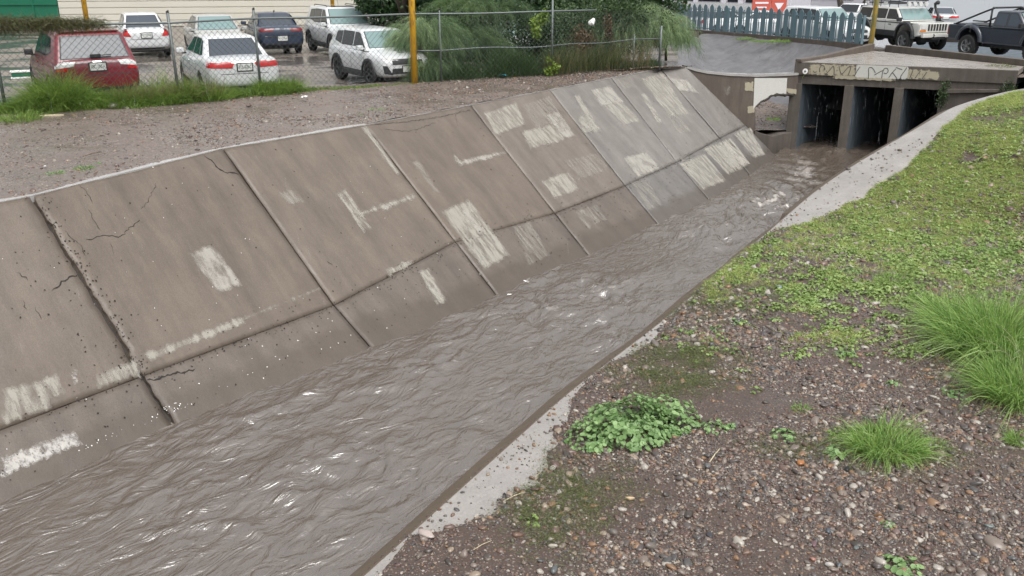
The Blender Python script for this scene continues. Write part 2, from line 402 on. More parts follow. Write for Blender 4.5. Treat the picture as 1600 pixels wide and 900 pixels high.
# dark earth seen down in the joints
mb = MB()
for i in range(len(joints)-1):
    a, b = joints[i], joints[i+1]; N = (b[0]-a[0]).cross(a[3]-a[0]).normalized(); N = N if N.z > 0 else -N
    for q in ((a[0], b[0], b[1], a[1]), (a[1], b[1], b[3], a[3])):
        g0 = len(mb.v)
        for iu in range(9):
            for iv in range(9):
                u_, v_ = iu/8, iv/8; mb.v.append(tuple(lerp(lerp(q[0], q[1], u_), lerp(q[3], q[2], u_), v_)-N*.06))
        mb.f += [tuple(g0+int(x) for x in f) for f in grid(9, 9)]
tag(mb.build('joint_filling', M['joint'], lining), kind='structure')

# paint patches: thin coats lying on the slabs, worn through by noise
def on_slope(px, py, lift=.0):
    best = None
    for i in range(len(joints)-1):
        a, b = joints[i], joints[i+1]
        for k, (q0, q1, q2, q3) in enumerate(((a[0], b[0], b[1], a[1]), (a[1], b[1], b[3], a[3]))):
            N = (q1-q0).cross(q3-q0).normalized(); N = N if N.z > 0 else -N
            p = at_plane(px, py, q0, N)
            ax = (q1-q0).normalized(); s0 = (p-q0).dot(ax); L = (q1-q0).length
            # inside test by projecting to u
            h = (p.z-q3.z)/max(1e-3, (q0.z-q3.z)); el = q3+(q0-q3)*h; er = q2+(q1-q2)*h
            u = (p-el).dot((er-el).normalized())/(er-el).length
            if -.002 <= u <= 1.002 and -.02 <= h <= 1.02: return p+N*lift, i, k, N
            sc = max(0, -u, u-1)+max(0, -h, h-1)
            if best is None or sc < best[0]: best = (sc, (p+N*lift, i, k, N))
    return best[1]
_bv = {}
def slab_bvh(o):
    if o.name not in _bv: _bv[o.name] = BVHTree.FromPolygons([v.co for v in o.data.vertices], [p.vertices[:] for p in o.data.polygons])
    return _bv[o.name]
def patch(poly, kind, name='paint_patch'):
    """poly: four picture points of a patch, projected on the slope it lies on"""
    cx = sum(p[0] for p in poly)/4; cy = sum(p[1] for p in poly)/4
    c, i, k, N = on_slope(cx, cy); poly = [(cx+(x-cx)*1.13, cy+(y-cy)*1.13) for x, y in poly]
    Q = [at_plane(x, y, c, N) for x, y in poly]
    w = max((Q[1]-Q[0]).length, .05); h = max((Q[3]-Q[0]).length, .05)
    nu, nv = max(4, int(w/.06)+2), max(4, int(h/.06)+2)
    u = np.linspace(0, 1, nu)[:, None]*np.ones((1, nv)); v = np.linspace(0, 1, nv)[None, :]*np.ones((nu, 1))
    P = np.zeros((nu, nv, 3))
    for q in range(3): P[:, :, q] = (Q[0][q]*(1-u)+Q[1][q]*u)*(1-v)+(Q[3][q]*(1-u)+Q[2][q]*u)*v
    par = (upper if k == 0 else lower)[i]; bv = slab_bvh(par); FL = P.reshape(-1, 3)
    for q in range(len(FL)):
        pp = Vector(FL[q]); h_ = bv.ray_cast(pp+N*.6, -N, 1.5); FL[q] = (h_[0] if h_[0] else pp)+N*.007
    e = np.minimum(np.minimum(u, 1-u)*w, np.minimum(v, 1-v)*h)
    e = np.clip(e/.09, 0, 1); col = np.repeat(e.ravel()[:, None], 3, 1)
    par = (upper if k == 0 else lower)[i]
    o = fast(name, P.reshape(-1, 3), grid(nu, nv), M[kind], par, smooth=True, col=col)
    return o
PATCHES = [
 ([(288, 404), (325, 388), (369, 458), (330, 468)], 'paint_full'),
 ([(0, 712), (112, 672), (130, 697), (0, 752)], 'paint_white'),
 ([(0, 606), (75, 590), (85, 640), (0, 668)], 'paint_worn'), ([(52, 592), (96, 580), (108, 615), (64, 640)], 'paint_worn'), ([(106, 578), (124, 572), (134, 600), (110, 612)], 'paint_white'),
 ([(150, 580), (215, 556), (222, 592), (150, 612)], 'paint_worn'), ([(203, 562), (214, 557), (226, 590), (214, 596)], 'paint_white'),
 ([(222, 550), (360, 505), (368, 522), (240, 568)], 'paint_worn'), ([(350, 508), (500, 455), (507, 468), (362, 520)], 'paint_faint'),
 ([(562, 200), (574, 197), (630, 270), (614, 276)], 'paint_worn'),
 ([(522, 306), (542, 296), (580, 358), (567, 366)], 'paint_worn'), ([(556, 330), (640, 302), (652, 316), (566, 342)], 'paint_worn'), ([(590, 322), (610, 316), (613, 328), (596, 335)], 'paint_full'),
 ([(702, 242), (712, 240), (722, 252), (716, 260)], 'paint_worn'), ([(714, 250), (782, 235), (790, 243), (722, 261)], 'paint_full'),
 ([(690, 333), (735, 313), (795, 398), (755, 420)], 'paint_worn'), ([(720, 330), (733, 325), (760, 360), (748, 368)], 'paint_full'), ([(727, 388), (742, 384), (766, 412), (752, 418)], 'paint_full'),
 ([(598, 420), (642, 406), (650, 424), (612, 438)], 'paint_worn'), ([(622, 410), (640, 406), (649, 420), (632, 430)], 'paint_full'),
 ([(650, 425), (672, 418), (702, 466), (684, 478)], 'paint_worn'), ([(668, 448), (680, 444), (696, 470), (686, 476)], 'paint_full'),
 ([(800, 355), (830, 345), (858, 400), (825, 418)], 'paint_faint'), ([(380, 268), (388, 266), (396, 288), (388, 292)], 'paint_worn'),
 ([(757, 176), (805, 160), (820, 196), (775, 212)], 'paint_worn'), ([(815, 163), (858, 150), (880, 190), (840, 205)], 'paint_faint'), ([(852, 180), (872, 176), (898, 212), (880, 218)], 'paint_full'),
 ([(815, 205), (870, 192), (880, 222), (830, 235)], 'paint_worn'), ([(845, 282), (885, 268), (905, 298), (868, 312)], 'paint_worn'), ([(880, 250), (930, 240), (950, 268), (905, 285)], 'paint_faint'),
 ([(896, 152), (906, 150), (940, 202), (926, 208)], 'paint_worn'), ([(922, 140), (952, 134), (975, 160), (940, 166)], 'paint_full'), ([(938, 160), (968, 156), (1000, 190), (975, 196)], 'paint_worn'),
 ([(900, 182), (918, 180), (930, 205), (912, 210)], 'paint_worn'), ([(962, 122), (985, 118), (996, 136), (975, 142)], 'paint_faint'), ([(1000, 148), (1010, 146), (1036, 190), (1026, 192)], 'paint_worn'),
 ([(1002, 124), (1036, 116), (1076, 176), (1046, 180)], 'paint_worn'), ([(1042, 120), (1074, 122), (1098, 140), (1062, 142)], 'paint_full'), ([(1038, 180), (1060, 178), (1084, 204), (1060, 210)], 'paint_faint'),
 ([(975, 246), (1010, 238), (1030, 265), (996, 278)], 'paint_full'), ([(985, 285), (1010, 276), (1035, 322), (1012, 330)], 'paint_faint'),
 ([(1062, 256), (1100, 240), (1135, 280), (1100, 296)], 'paint_worn'), ([(1100, 232), (1140, 216), (1170, 256), (1140, 270)], 'paint_worn'), ([(1120, 228), (1136, 222), (1160, 256), (1146, 262)], 'paint_full'),
 ([(1146, 208), (1172, 200), (1198, 238), (1180, 244)], 'paint_full'), ([(1060, 245), (1075, 240), (1090, 262), (1076, 268)], 'paint_faint'), ([(895, 330), (930, 318), (950, 345), (920, 360)], 'paint_faint'),
 ([(640, 255), (655, 250), (690, 300), (678, 306)], 'paint_faint'), ([(430, 300), (460, 292), (478, 318), (450, 326)], 'paint_faint'),
]
for P_, k_ in PATCHES: patch(P_, k_)

# cracks: narrow dark broken lines
def crack(pts, w=.012, amp=.02, name='crack'):
    c, i, k, N = on_slope(*pts[len(pts)//2]); W = []
    for x, y in pts: W.append(on_slope(x, y)[0])
    P = []
    for a, b in zip(W[:-1], W[1:]):
        n_ = max(2, int((b-a).length/.04))
        for q in range(n_): P.append(lerp(a, b, q/n_))
    P.append(W[-1]); mb = MB(); vs = []; bv = slab_bvh((upper if k == 0 else lower)[i])
    for q, p in enumerate(P):
        t = (P[min(q+1, len(P)-1)]-P[max(q-1, 0)]).normalized(); s = t.cross(N).normalized()
        p = p+s*amp*random.uniform(-1, 1); ww = w*random.uniform(.3, 1.3)*(1 if 0 < q < len(P)-1 else .2)
        h_ = bv.ray_cast(p+N*.6, -N, 1.5); p = h_[0] if h_[0] else p; vs += [p+s*ww/2+N*.005, p-s*ww/2+N*.005]
    mb.add(vs, [(2*q, 2*q+1, 2*q+3, 2*q+2) for q in range(len(P)-1)])
    return mb.build(name, M['crack'], (upper if k == 0 else lower)[i])
for pts, w in [([(318, 243), (328, 252), (338, 266), (352, 273), (370, 276)], .03), ([(122, 288), (134, 300), (146, 320)], .008), ([(136, 328), (150, 352), (156, 362)], .008),
               ([(134, 376), (160, 371), (187, 372), (205, 355), (215, 345)], .012), ([(170, 382), (176, 402)], .008), ([(220, 330), (232, 312), (243, 288)], .007), ([(100, 360), (125, 385), (135, 400)], .007),
               ([(82, 455), (100, 438), (122, 428)], .02), ([(25, 425), (45, 437)], .012), ([(35, 470), (42, 483)], .014), ([(55, 480), (64, 500)], .01),
               ([(586, 195), (640, 190), (690, 183), (735, 172)], .012), ([(600, 203), (640, 206), (680, 192)], .008), ([(510, 408), (520, 415)], .01), ([(885, 180), (870, 172), (850, 175)], .008),
               ([(230, 595), (262, 588), (290, 580), (305, 577)], .03), ([(720, 172), (712, 180), (715, 196)], .007)]: crack(pts, w)
# dirt and broken crumbs gathered along the crease and joints (uncountable)
def crumbs(name, spots, parent=None, m=None, size=(.005, .020)):
    V, F = [], []
    for p, N in spots:
        r = random.uniform(*size); a = random.uniform(0, 6.28)
        t = N.cross(Vector((math.cos(a), math.sin(a), .3))).normalized(); s = N.cross(t)
        b = len(V); hgt = r*.5
        ps = [p+t*r*random.uniform(.5, 1.4), p+s*r*random.uniform(.4, 1), p-t*r*random.uniform(.5, 1.4), p-s*r*random.uniform(.4, 1), p+N*hgt]
        V += ps; F += [(b, b+1, b+4), (b+1, b+2, b+4), (b+2, b+3, b+4), (b+3, b, b+4)]
    return fast(name, np.array(V), np.array(F), m or M['crack'], parent)
sp_ = []
def slope_pt(i, u, k, v):
    a, b = joints[i], joints[i+1]; q = (a[0], b[0], b[1], a[1]) if k == 0 else (a[1], b[1], b[2], a[2])
    p = lerp(lerp(q[0], q[1], u), lerp(q[3], q[2], u), v); N = (q[1]-q[0]).cross(q[3]-q[0]).normalized()
    N = N if N.z > 0 else -N
    return p+N*.008, N
for i in range(2, len(joints)-1):
    for _ in range(90):
        v = min(1, abs(random.gauss(0, .10))); sp_.append(slope_pt(i, random.random(), *((0, 1-v*.6) if random.random() < .45 else (1, v))))
    for _ in range(60): sp_.append(slope_pt(i, random.random(), 1, random.random()))
    for _ in range(25): sp_.append(slope_pt(i, random.random(), 0, random.random()))
for _ in range(60): sp_.append(slope_pt(3, 1-abs(random.gauss(0, .16))*.9 % 1, 0, random.random()))
for _ in range(160): sp_.append(slope_pt(4, abs(random.gauss(0, .03)) % 1, 0, random.random()))
tag(crumbs('concrete_crumbs', sp_, None), 'dark crumbs and dirt scattered on the sloping concrete slabs', 'crumbs', kind='stuff')
sp_ = [slope_pt(random.choice([2, 3, 4, 4, 5]), random.random(), *random.choice([(0, random.random()), (1, random.random())])) for _ in range(110)]
for _ in range(20): sp_.append(slope_pt(4, random.uniform(0, .12), 1, random.uniform(.8, .98)))
for _ in range(20): sp_.append(slope_pt(3, random.uniform(.6, 1), 1, random.uniform(.88, .98)))
tag(crumbs('white_specks', sp_, None, M['white'], (.004, .013)), 'white flecks and droplets scattered on the sloping slabs', 'flecks', kind='stuff')

# coping strip along the top of the lining
land = [Vector((-p.y, p.x, 0)) for p in [(lip_pts[min(i+1, len(lip_pts)-1)]-lip_pts[max(i-1, 0)]).normalized() for i in range(len(lip_pts))]]
def resample(P, step):
    out = [];
    for a, b in zip(P[:-1], P[1:]):
        n_ = max(1, round((b-a).length/step))
        for q in range(n_): out.append(lerp(a, b, q/n_))
    return out+[P[-1]]
def smooth_line(P, it=3):
    P = [p.copy() for p in P]
    for _ in range(it): P = [P[0]]+[(P[i-1]+P[i]*2+P[i+1])/4 for i in range(1, len(P)-1)]+[P[-1]]
    return P
lipf = resample(lip_pts, .5); nrm = []
for i in range(len(lipf)):
    t = (lipf[min(i+1, len(lipf)-1)]-lipf[max(i-1, 0)]).normalized(); nrm.append(Vector((-t.y, t.x, 0)))
mb = MB()
for i in range(len(lipf)):
    w = .20+.03*math.sin(i*1.3)
    mb.v += [tuple(lipf[i]+Vector((0, 0, -.15))-nrm[i]*.002), tuple(lipf[i]+Vector((0, 0, .006))-nrm[i]*.002), tuple(lipf[i]+nrm[i]*w+Vector((0, 0, .01))), tuple(lipf[i]+nrm[i]*w+Vector((0, 0, -.15)))]
mb.f = [(4*i+k, 4*i+k+1, 4*i+k+5, 4*i+k+4) for i in range(len(lipf)-1) for k in range(3)]
tag(mb.build('lining_coping', M['coping'], lining), kind='structure')

# ---- gravel path between the coping and the fence
FPX_ = [(0, 176), (283, 160), (410, 147), (645, 131), (858, 121), (1030, 104)]
fence_pts = [at(x, y, LOTZ) for x, y in FPX_]
fence_pts = [fence_pts[0]+(fence_pts[0]-fence_pts[1])*k for k in (3.2, 1.6)]+fence_pts
def poly_at(P, t):
    L = [0]
    for a, b in zip(P[:-1], P[1:]): L.append(L[-1]+(b-a).length)
    s = t*L[-1]
    for i in range(len(P)-1):
        if s <= L[i+1] or i == len(P)-2: return lerp(P[i], P[i+1], (s-L[i])/(L[i+1]-L[i]))
lipP = lip_pts+[lip_pts[-1]+Vector((.35, .25, 0))]
nu, nv = 420, 90; P = np.zeros((nu, nv, 3))
fp2 = [p for p in fence_pts]
for i in range(nu):
    t = i/(nu-1); a = poly_at(lipP, t); b = poly_at(fp2, t)
    # meet the fence line a little beyond it
    dirn = (b-a); b = b+dirn.normalized()*.5
    for j in range(nv):
        s = j/(nv-1); p = lerp(a, b, s); P[i, j] = p
s = np.linspace(0, 1, nv)[None, :]; X = P[:, :, 0]; Y = P[:, :, 1]
dist = np.sqrt((P[:, :, 0]-P[:, :1, 0])**2+(P[:, :, 1]-P[:, :1, 1])**2)
base = LIPZ+(LOTZ-LIPZ)*s
cover = .10+.10*fbm(X*.9, Y*.9, 31, 4)+np.where(X[:, :1] > -3.0, -.13, 0)
Z = base+.025*np.tanh((dist-cover)/.05)-.004+.014*fbm(X*2, Y*2, 32, 4)+.010*fbm(X*9, Y*9, 33, 3)
Z -= .035*np.exp(-((s-.62)/.07)**2)*(X < 0)
Z += .05*np.exp(-((X-1)/2.5)**2-((s-.8)/.3)**2)*np.clip(s*3, 0, 1)
P[:, :, 2] = Z
path_o = tag(fast('gravel_path', P.reshape(-1, 3), grid(nu, nv)[:, ::-1], M['path'], smooth=True), kind='structure')
pathP = P
def path_pt(px, py):
    p = at(px, py, 2.96); return p

# ---- parking lot and road sheets
LOTZ_ = 2.85
BR_A = at(1247, 97, LIPZ); BR_B = at(1585, 110, LIPZ)             # bridge front edge
PAL = [at(1058, 46, 3.1), at(1100, 51, 3.1), at(1200, 59, 3.1), at(1346, 73, 3.1)]   # base of the palisade
KB = [at(1357, 79, LIPZ), at(1600, 104, LIPZ), at(1760, 122, LIPZ)]        # kerb at the back of the deck
mb = MB()
lot = [(*p.xy, LOTZ_-.0) for p in fence_pts]+[(5.6, 31, LOTZ_-.0), (PAL[0].x, PAL[0].y, LOTZ_-.0), (8.5, 200, LOTZ_-.0), (-300, 200, LOTZ_-.0), (-300, -20, LOTZ_-.0), (-30, -20, LOTZ_-.0)]
mb.add(lot, [tuple(range(len(lot)))])
tag(mb.build('parking_lot', M['lot']), kind='structure')
near_ = [V3(p.x, p.y+.12, ROADZ) for p in PAL]+[V3(p.x+.02, p.y+.10, ROADZ) for p in KB]+[V3(40, 12, ROADZ), V3(200, 5, 2.4)]
V = []; nn_ = resample(near_, 1.0); fa, fb = V3(8, 260, -1.3), V3(420, 200, -1.3)
for i, p in enumerate(nn_):
    q = lerp(fa, fb, (i/(len(nn_)-1))**.9)
    for j in range(12): t_ = (j/11)**1.6; V.append(lerp(p, q, t_))
V = np.array([tuple(v) for v in V]); tag(fast('road', V, grid(len(nn_), 12), M['road'], smooth=True), kind='structure')

# ---- near (right) bank: lip line surveyed, low by the camera, climbing to the bridge
LIPR = [((566, 900), .30), ((886, 613), .30), ((1030, 505), .30), ((1120, 428), .30), ((1210, 353), .34), ((1267, 303), .58), ((1310, 272), .90), ((1390, 224), 1.45),
        ((1450, 190), 1.95), ((1487, 166), 2.20), ((1550, 148), 2.45), ((1597, 137), 2.60)]
lr = [at(x, y, z) for (x, y), z in LIPR]
d0 = (lr[0]-lr[1]).normalized(); lr = [lr[0]+d0*9, lr[0]+d0*4]+lr; lr.append(lr[-1]+Vector((1.6, .25, .06))); lr.append(lr[-1]+Vector((30, 1.5, .04)))
lrf = resample(lr, .25); lrf = smooth_line(lrf, 12)
LR = np.array([tuple(p) for p in lrf])
def lip_near(X, Y):
    sh = X.shape; X = X.ravel(); Y = Y.ravel(); best = np.full(X.shape, 1e9); zz = np.zeros(X.shape); sg = np.zeros(X.shape); si = np.zeros(X.shape)
    for i in range(len(LR)-1):
        a = LR[i]; b = LR[i+1]; dx, dy = b[0]-a[0], b[1]-a[1]; L2 = dx*dx+dy*dy
        t = np.clip(((X-a[0])*dx+(Y-a[1])*dy)/L2, 0, 1); ex = X-a[0]-t*dx; ey = Y-a[1]-t*dy; d = np.hypot(ex, ey)
        w = d < best; best[w] = d[w]; zz[w] = (a[2]+t*(b[2]-a[2]))[w]; sg[w] = (dx*(-ey)+dy*ex)[w]; si[w] = (i+t)[w]
    return (best*np.sign(sg)).reshape(sh), zz.reshape(sh), si.reshape(sh)
# width of the bare concrete strip, surveyed
BW = [((590, 900), 1), ((640, 835), 1), ((713, 818), 1), ((780, 798), 1), ((830, 750), 1), ((850, 723), 1), ((866, 700), 1), ((888, 653), 1), ((892, 622), 1), ((950, 565), 1), ((1000, 548), 1), ((1030, 530), 1),
      ((1040, 500), 1), ((1120, 430), 1), ((1205, 358), 1), ((1240, 345), 1), ((1264, 336), 1), ((1307, 322), 1), ((1343, 308), 1), ((1367, 295), 1), ((1387, 278), 1), ((1420, 258), 1), ((1450, 225), 1), ((1482, 188), 1), ((1545, 163), 1), ((1600, 146), 1)]
bs, bw = [], []
for (x, y), _ in BW:
    z = .32
    for _k in range(6):
        p = at(x, y, z); d, zz, si = lip_near(np.array([p.x]), np.array([p.y])); z = float(zz[0])+.02
    bs.append(float(si[0])); bw.append(float(d[0]))
UPW = [(1120, 428, .30, .03), (1205, 357, .33, .10), (1225, 341, .38, .70), (1267, 303, .58, 1.15), (1310, 272, .90, 1.3), (1350, 250, 1.15, 1.25), (1390, 224, 1.45, 1.0), (1450, 190, 1.95, .6), (1487, 166, 2.2, .45), (1550, 148, 2.45, .28), (1597, 137, 2.6, .28)]
bs = bs[:13]; bw = bw[:13]
for x, y, z, w in UPW:
    p = at(x, y, z); d, zz, si = lip_near(np.array([p.x]), np.array([p.y])); bs.append(float(si[0])); bw.append(w)
o_ = np.argsort(bs); bs = np.array(bs)[o_]; bw = np.array(bw)[o_]
def bank_z(X, Y, rough=True):
    d, zl, si = lip_near(X, Y); b = np.interp(si, bs, bw)
    e = d-b+.22*fbm(X*1.1, Y*1.1, 41, 3)*np.clip(b*2, 0, 1)+.10*fbm(X*4, Y*4, 42, 4)*np.clip(b*4, .25, 1)
    dd = np.maximum(d, 0)
    dr_ = np.maximum(d-np.clip(b-.25, 0, 3), 0)
    z = zl+.018*np.tanh(e/.05)+.020*dr_+.035*np.clip(dr_-.6, 0, 2.0)
    z = z+.03*fbm(X*.5, Y*.5, 43, 3)*np.clip(dr_, 0, 1)
    if rough: z = z+(.010*fbm(X*5, Y*5, 44, 3)+.006*fbm(X*19, Y*19, 45, 3))*np.clip(.15+dr_*2, 0, 1)
    z = np.minimum(z, 2.68-.02*np.exp(-dd)+0*z)
    return z, d, e, si
xs = np.concatenate([np.arange(-5, 6, .05), np.arange(6, 14, .08), np.arange(14, 20, .2), np.arange(20, 62, 1.5)])
ys = np.concatenate([np.arange(-4, 5, .3), np.arange(5, 16, .05), np.arange(16, 24, .08), np.arange(24, 30.5, .15)])
XX, YY = np.meshgrid(xs, ys, indexing='ij')
Z, D, E_, S_ = bank_z(XX, YY)
nx, ny = len(xs), len(ys); F = grid(nx, ny); Dm = D.ravel(); yv = YY.ravel()
keep = (Dm[F].min(1) > -.06)
edge_y = BR_B.y+.6
# pull vertices that lie just inside the lip back onto it
P = np.stack([XX.ravel(), YY.ravel(), Z.ravel()], 1)
keep &= ((yv[F].max(1) < edge_y))
F = F[keep]; used = np.unique(F); rm = -np.ones(len(P), int); rm[used] = np.arange(len(used))
tag(fast('gravel_bank', P[used], rm[F], M['bank'], smooth=True), kind='structure')
# bank strip wall
mb = MB(); nr = []
for i in range(len(lrf)):
    t = (lrf[min(i+1, len(lrf)-1)]-lrf[max(i-1, 0)]); t.z = 0; t.normalize(); nr.append(Vector((t.y, -t.x, 0)))
k = 0
W_ = np.interp(np.arange(len(lrf)), bs, bw)
for i, p in enumerate(lrf):
    q = p+Vector((0, 0, .004)); w = float(np.clip(W_[i]+.45, .45, 4.0))
    if i > len(lrf)-12: w = .45
    dz = .03*min(1, w)
    mb.v += [tuple(q+nr[i]*w+Vector((0, 0, -.35))), tuple(q+nr[i]*w+Vector((0, 0, dz*.3))), tuple(q+nr[i]*w*.5+Vector((0, 0, dz*.2))), tuple(q+nr[i]*.02)]
mb.f = [(4*i+k, 4*i+k+4, 4*i+k+5, 4*i+k+1) for i in range(len(lrf)-1) for k in range(3)]
strip_o = tag(mb.build('channel_bank_strip', M['strip'], smooth=True), kind='structure')
mb = MB()
for i, p in enumerate(lrf):
    lowz = .125 if p.z < .45 else p.z-.15
    w = .27+.03*vnoise(np.array([i*.23]), np.array([0.]), 5)[0]
    mb.v += [tuple(p+nr[i]*.024+Vector((0, 0, -.002))), tuple(p-nr[i]*.015+Vector((0, 0, -.012))), tuple(Vector((p.x, p.y, lowz))-nr[i]*w), tuple(Vector((p.x, p.y, -1.2))-nr[i]*w)]
mb.f = [(4*i+k, 4*i+k+4, 4*i+k+5, 4*i+k+1) for i in range(len(lrf)-1) for k in range(3)]
tag(mb.build('channel_near_wall', M['mud_edge'], smooth=False), kind='structure')

# ---- water: a displaced sheet running under both edges and into the culverts
fl = Vector((.60, .80, 0)).normalized(); ft = Vector((.80, -.60, 0))
def water_h(X, Y):
    s = X*fl.x+Y*fl.y; t = X*ft.x+Y*ft.y
    w1 = fbm(s*.5, t*.7, 61, 3); w2 = fbm(s*.5+9, t*.7, 62, 3)
    s2 = s+w1*.9; t2 = t+w2*.7
    turb = np.clip(.50+1.1*fbm(s*.30, t*.5, 63, 3), .10, 1.3)
    dl = np.clip((LDIST(X, Y))/1.4, 0, 1); dr, _, _ = lip_near(X, Y); dr = np.clip(-dr/1.3, 0, 1)
    turb = turb*(.30+.70*dr)*(.35+.65*dl)
    rid = 1-np.abs(fbm(s2*.9, t2*1.7, 64, 4))*2.1
    rid2 = 1-np.abs(fbm(s2*2.6+3, t2*4.6, 65, 2))*2.1
    h = .17*turb*fbm(s2*.9, t2*1.2, 66, 4)+.10*turb*rid+.042*(.12+turb)*rid2+.014*(.2+turb)*(1-np.abs(fbm(s2*5.0+2, t2*6.5, 67, 3))*2.1)
    px, py, dep = proj(X, Y, np.full_like(X, WZ))
    boil = np.exp(-((px-1255)/32)**2-((py-262)/22)**2)
    h = h+boil*.05*np.sin(s*7+2*w1)
    foam_glints = np.clip((rid*turb-.62)*3+(fbm(s*6, t*11, 68, 4)-.20)*2.6, 0, 1)*np.clip(turb-.42, 0, 1)*1.6*np.clip(.3+fbm(s*1.1, t*1.6, 69, 3)*3, 0, 1)  # crest foam, with the white glints put into its colour
    bank_foam = np.exp(-(dl*1.4/.10)**2)*np.clip(fbm(s*4, t*4, 72, 4)*3-.1, 0, 1)*.7
    foam_glints = np.clip(foam_glints*.75+bank_foam+boil*np.clip(fbm(s*3, t*5, 70, 3)*2.6, 0, 1)*.6, 0, .9)
    return h, foam_glints
CH = [np.array([(j[2].x, j[2].y) for j in joints])]
def LDIST(X, Y):
    P = CH[0]; best = np.full(X.shape, 1e9)
    for a, b in zip(P[:-1], P[1:]):
        d = b-a; t = np.clip(((X-a[0])*d[0]+(Y-a[1])*d[1])/(d@d), 0, 1); best = np.minimum(best, np.hypot(X-a[0]-t*d[0], Y-a[1]-t*d[1]))
    return best
s = np.concatenate([np.arange(-4, 3, .25), np.arange(3, 14, .045), np.arange(14, 24, .06), np.arange(24, 34, .09), np.arange(34, 50, .5)])
t = np.arange(-14.5, 1.2, .045)
SS, TT = np.meshgrid(s, t, indexing='ij'); X = SS*fl.x+TT*ft.x; Y = SS*fl.y+TT*ft.y
# only keep the belt between the edges
d, _, _ = lip_near(X, Y); H_, foam_glints = water_h(X, Y)
P = np.stack([X.ravel(), Y.ravel(), (WZ+H_-.125).ravel()], 1); F = grid(len(s), len(t))[:, ::-1]
lineL = CH[0]; # distance on the land side of the left water line
def side(X, Y):
    best = np.full(X.shape, 1e9); sg = np.zeros(X.shape)
    for a, b in zip(lineL[:-1], lineL[1:]):
        dd = b-a; t_ = np.clip(((X-a[0])*dd[0]+(Y-a[1])*dd[1])/(dd@dd), 0, 1); ex = X-a[0]-t_*dd[0]; ey = Y-a[1]-t_*dd[1]; q = np.hypot(ex, ey)
        w = q < best; best = np.where(w, q, best); sg = np.where(w, dd[0]*ey-dd[1]*ex, sg)
    return best*np.sign(sg)
sl = side(X, Y).ravel()
ok = ((d.ravel() < .05) | (Y.ravel() > 27)) & (sl < .45)
keep = ok[F].all(1); F = F[keep]; used = np.unique(F); rm = -np.ones(len(P), int); rm[used] = np.arange(len(used))
fc = np.repeat(foam_glints.ravel()[used][:, None], 3, 1)
tag(fast('channel_water', P[used], rm[F], M['water'], smooth=True, col=fc), kind='structure')
# ================================================================== BRIDGE, RETAINING WALL, APRON
brd = Vector((.62, .785, 0)).normalized()                  # direction of the barrels
ab = (BR_B-BR_A); abn = Vector((-ab.y, ab.x, 0)).normalized(); abn = abn if abn.y > 0 else -abn
def front(px, z=LIPZ):                                       # point on the bridge front under picture column px
    p = at_plane(px, 120, BR_A, abn); q = BR_A+ab*((Vector((p.x, p.y, 0))-Vector((BR_A.x, BR_A.y, 0))).dot(Vector((ab.x, ab.y, 0)))/(ab.x**2+ab.y**2))
    return Vector((q.x, q.y, z))
bridge = empty('culvert_bridge', BR_A.xy.to_3d(), 0, 'low concrete road bridge with three dark culvert openings over the channel', 'bridge')
def bpart(mb, name, m, **kw):
    o = mb.build(name, m, None, **kw); o.parent = bridge; o.matrix_parent_inverse = Matrix.Translation(-bridge.location); return o
f0, f1 = front(1240), front(1590)
U = (f1-f0).normalized()
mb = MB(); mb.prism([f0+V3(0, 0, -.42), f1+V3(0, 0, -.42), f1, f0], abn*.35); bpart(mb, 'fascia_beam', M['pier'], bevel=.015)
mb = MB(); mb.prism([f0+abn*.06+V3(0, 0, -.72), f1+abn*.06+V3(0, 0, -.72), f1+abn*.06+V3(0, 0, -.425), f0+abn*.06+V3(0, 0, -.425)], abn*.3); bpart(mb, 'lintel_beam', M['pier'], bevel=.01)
kb0 = KB[0]; kb1 = KB[1]; kb2 = KB[2]
mb = MB(); tp = [f0+abn*.02, f1+abn*.02, V3(kb1.x, kb1.y, LIPZ), V3(kb0.x, kb0.y, LIPZ)]
mb.prism([p+V3(0, 0, .008) for p in tp], (0, 0, -.16)); bpart(mb, 'deck_slab', M['deck'])
# roof of the barrels and floor block
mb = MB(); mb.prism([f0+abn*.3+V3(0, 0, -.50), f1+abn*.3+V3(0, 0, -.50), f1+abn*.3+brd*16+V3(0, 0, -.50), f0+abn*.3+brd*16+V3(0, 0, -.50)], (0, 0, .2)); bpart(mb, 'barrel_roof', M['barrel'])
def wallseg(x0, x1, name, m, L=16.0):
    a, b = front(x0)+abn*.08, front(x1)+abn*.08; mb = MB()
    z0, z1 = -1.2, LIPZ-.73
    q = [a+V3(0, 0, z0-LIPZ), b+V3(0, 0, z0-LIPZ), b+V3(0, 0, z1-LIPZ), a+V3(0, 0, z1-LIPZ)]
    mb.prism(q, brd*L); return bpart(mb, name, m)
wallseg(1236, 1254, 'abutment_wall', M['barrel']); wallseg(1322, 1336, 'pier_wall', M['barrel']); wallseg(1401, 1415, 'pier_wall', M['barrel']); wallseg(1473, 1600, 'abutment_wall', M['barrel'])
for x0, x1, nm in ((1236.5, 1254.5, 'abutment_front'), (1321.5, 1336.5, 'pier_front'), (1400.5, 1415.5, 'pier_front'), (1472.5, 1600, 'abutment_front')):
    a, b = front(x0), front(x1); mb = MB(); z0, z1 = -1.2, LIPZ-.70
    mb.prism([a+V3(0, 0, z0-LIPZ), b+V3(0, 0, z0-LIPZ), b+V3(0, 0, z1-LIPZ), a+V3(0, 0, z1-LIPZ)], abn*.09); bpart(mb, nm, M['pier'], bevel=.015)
a, b = f0+brd*16, f1+brd*16; mb = MB(); mb.prism([a+V3(0, 0, -4), b+V3(0, 0, -4), b, a], brd*.2); bpart(mb, 'barrel_dark_stop', M['joint'])  # dark panel added to keep the barrels black; they run on
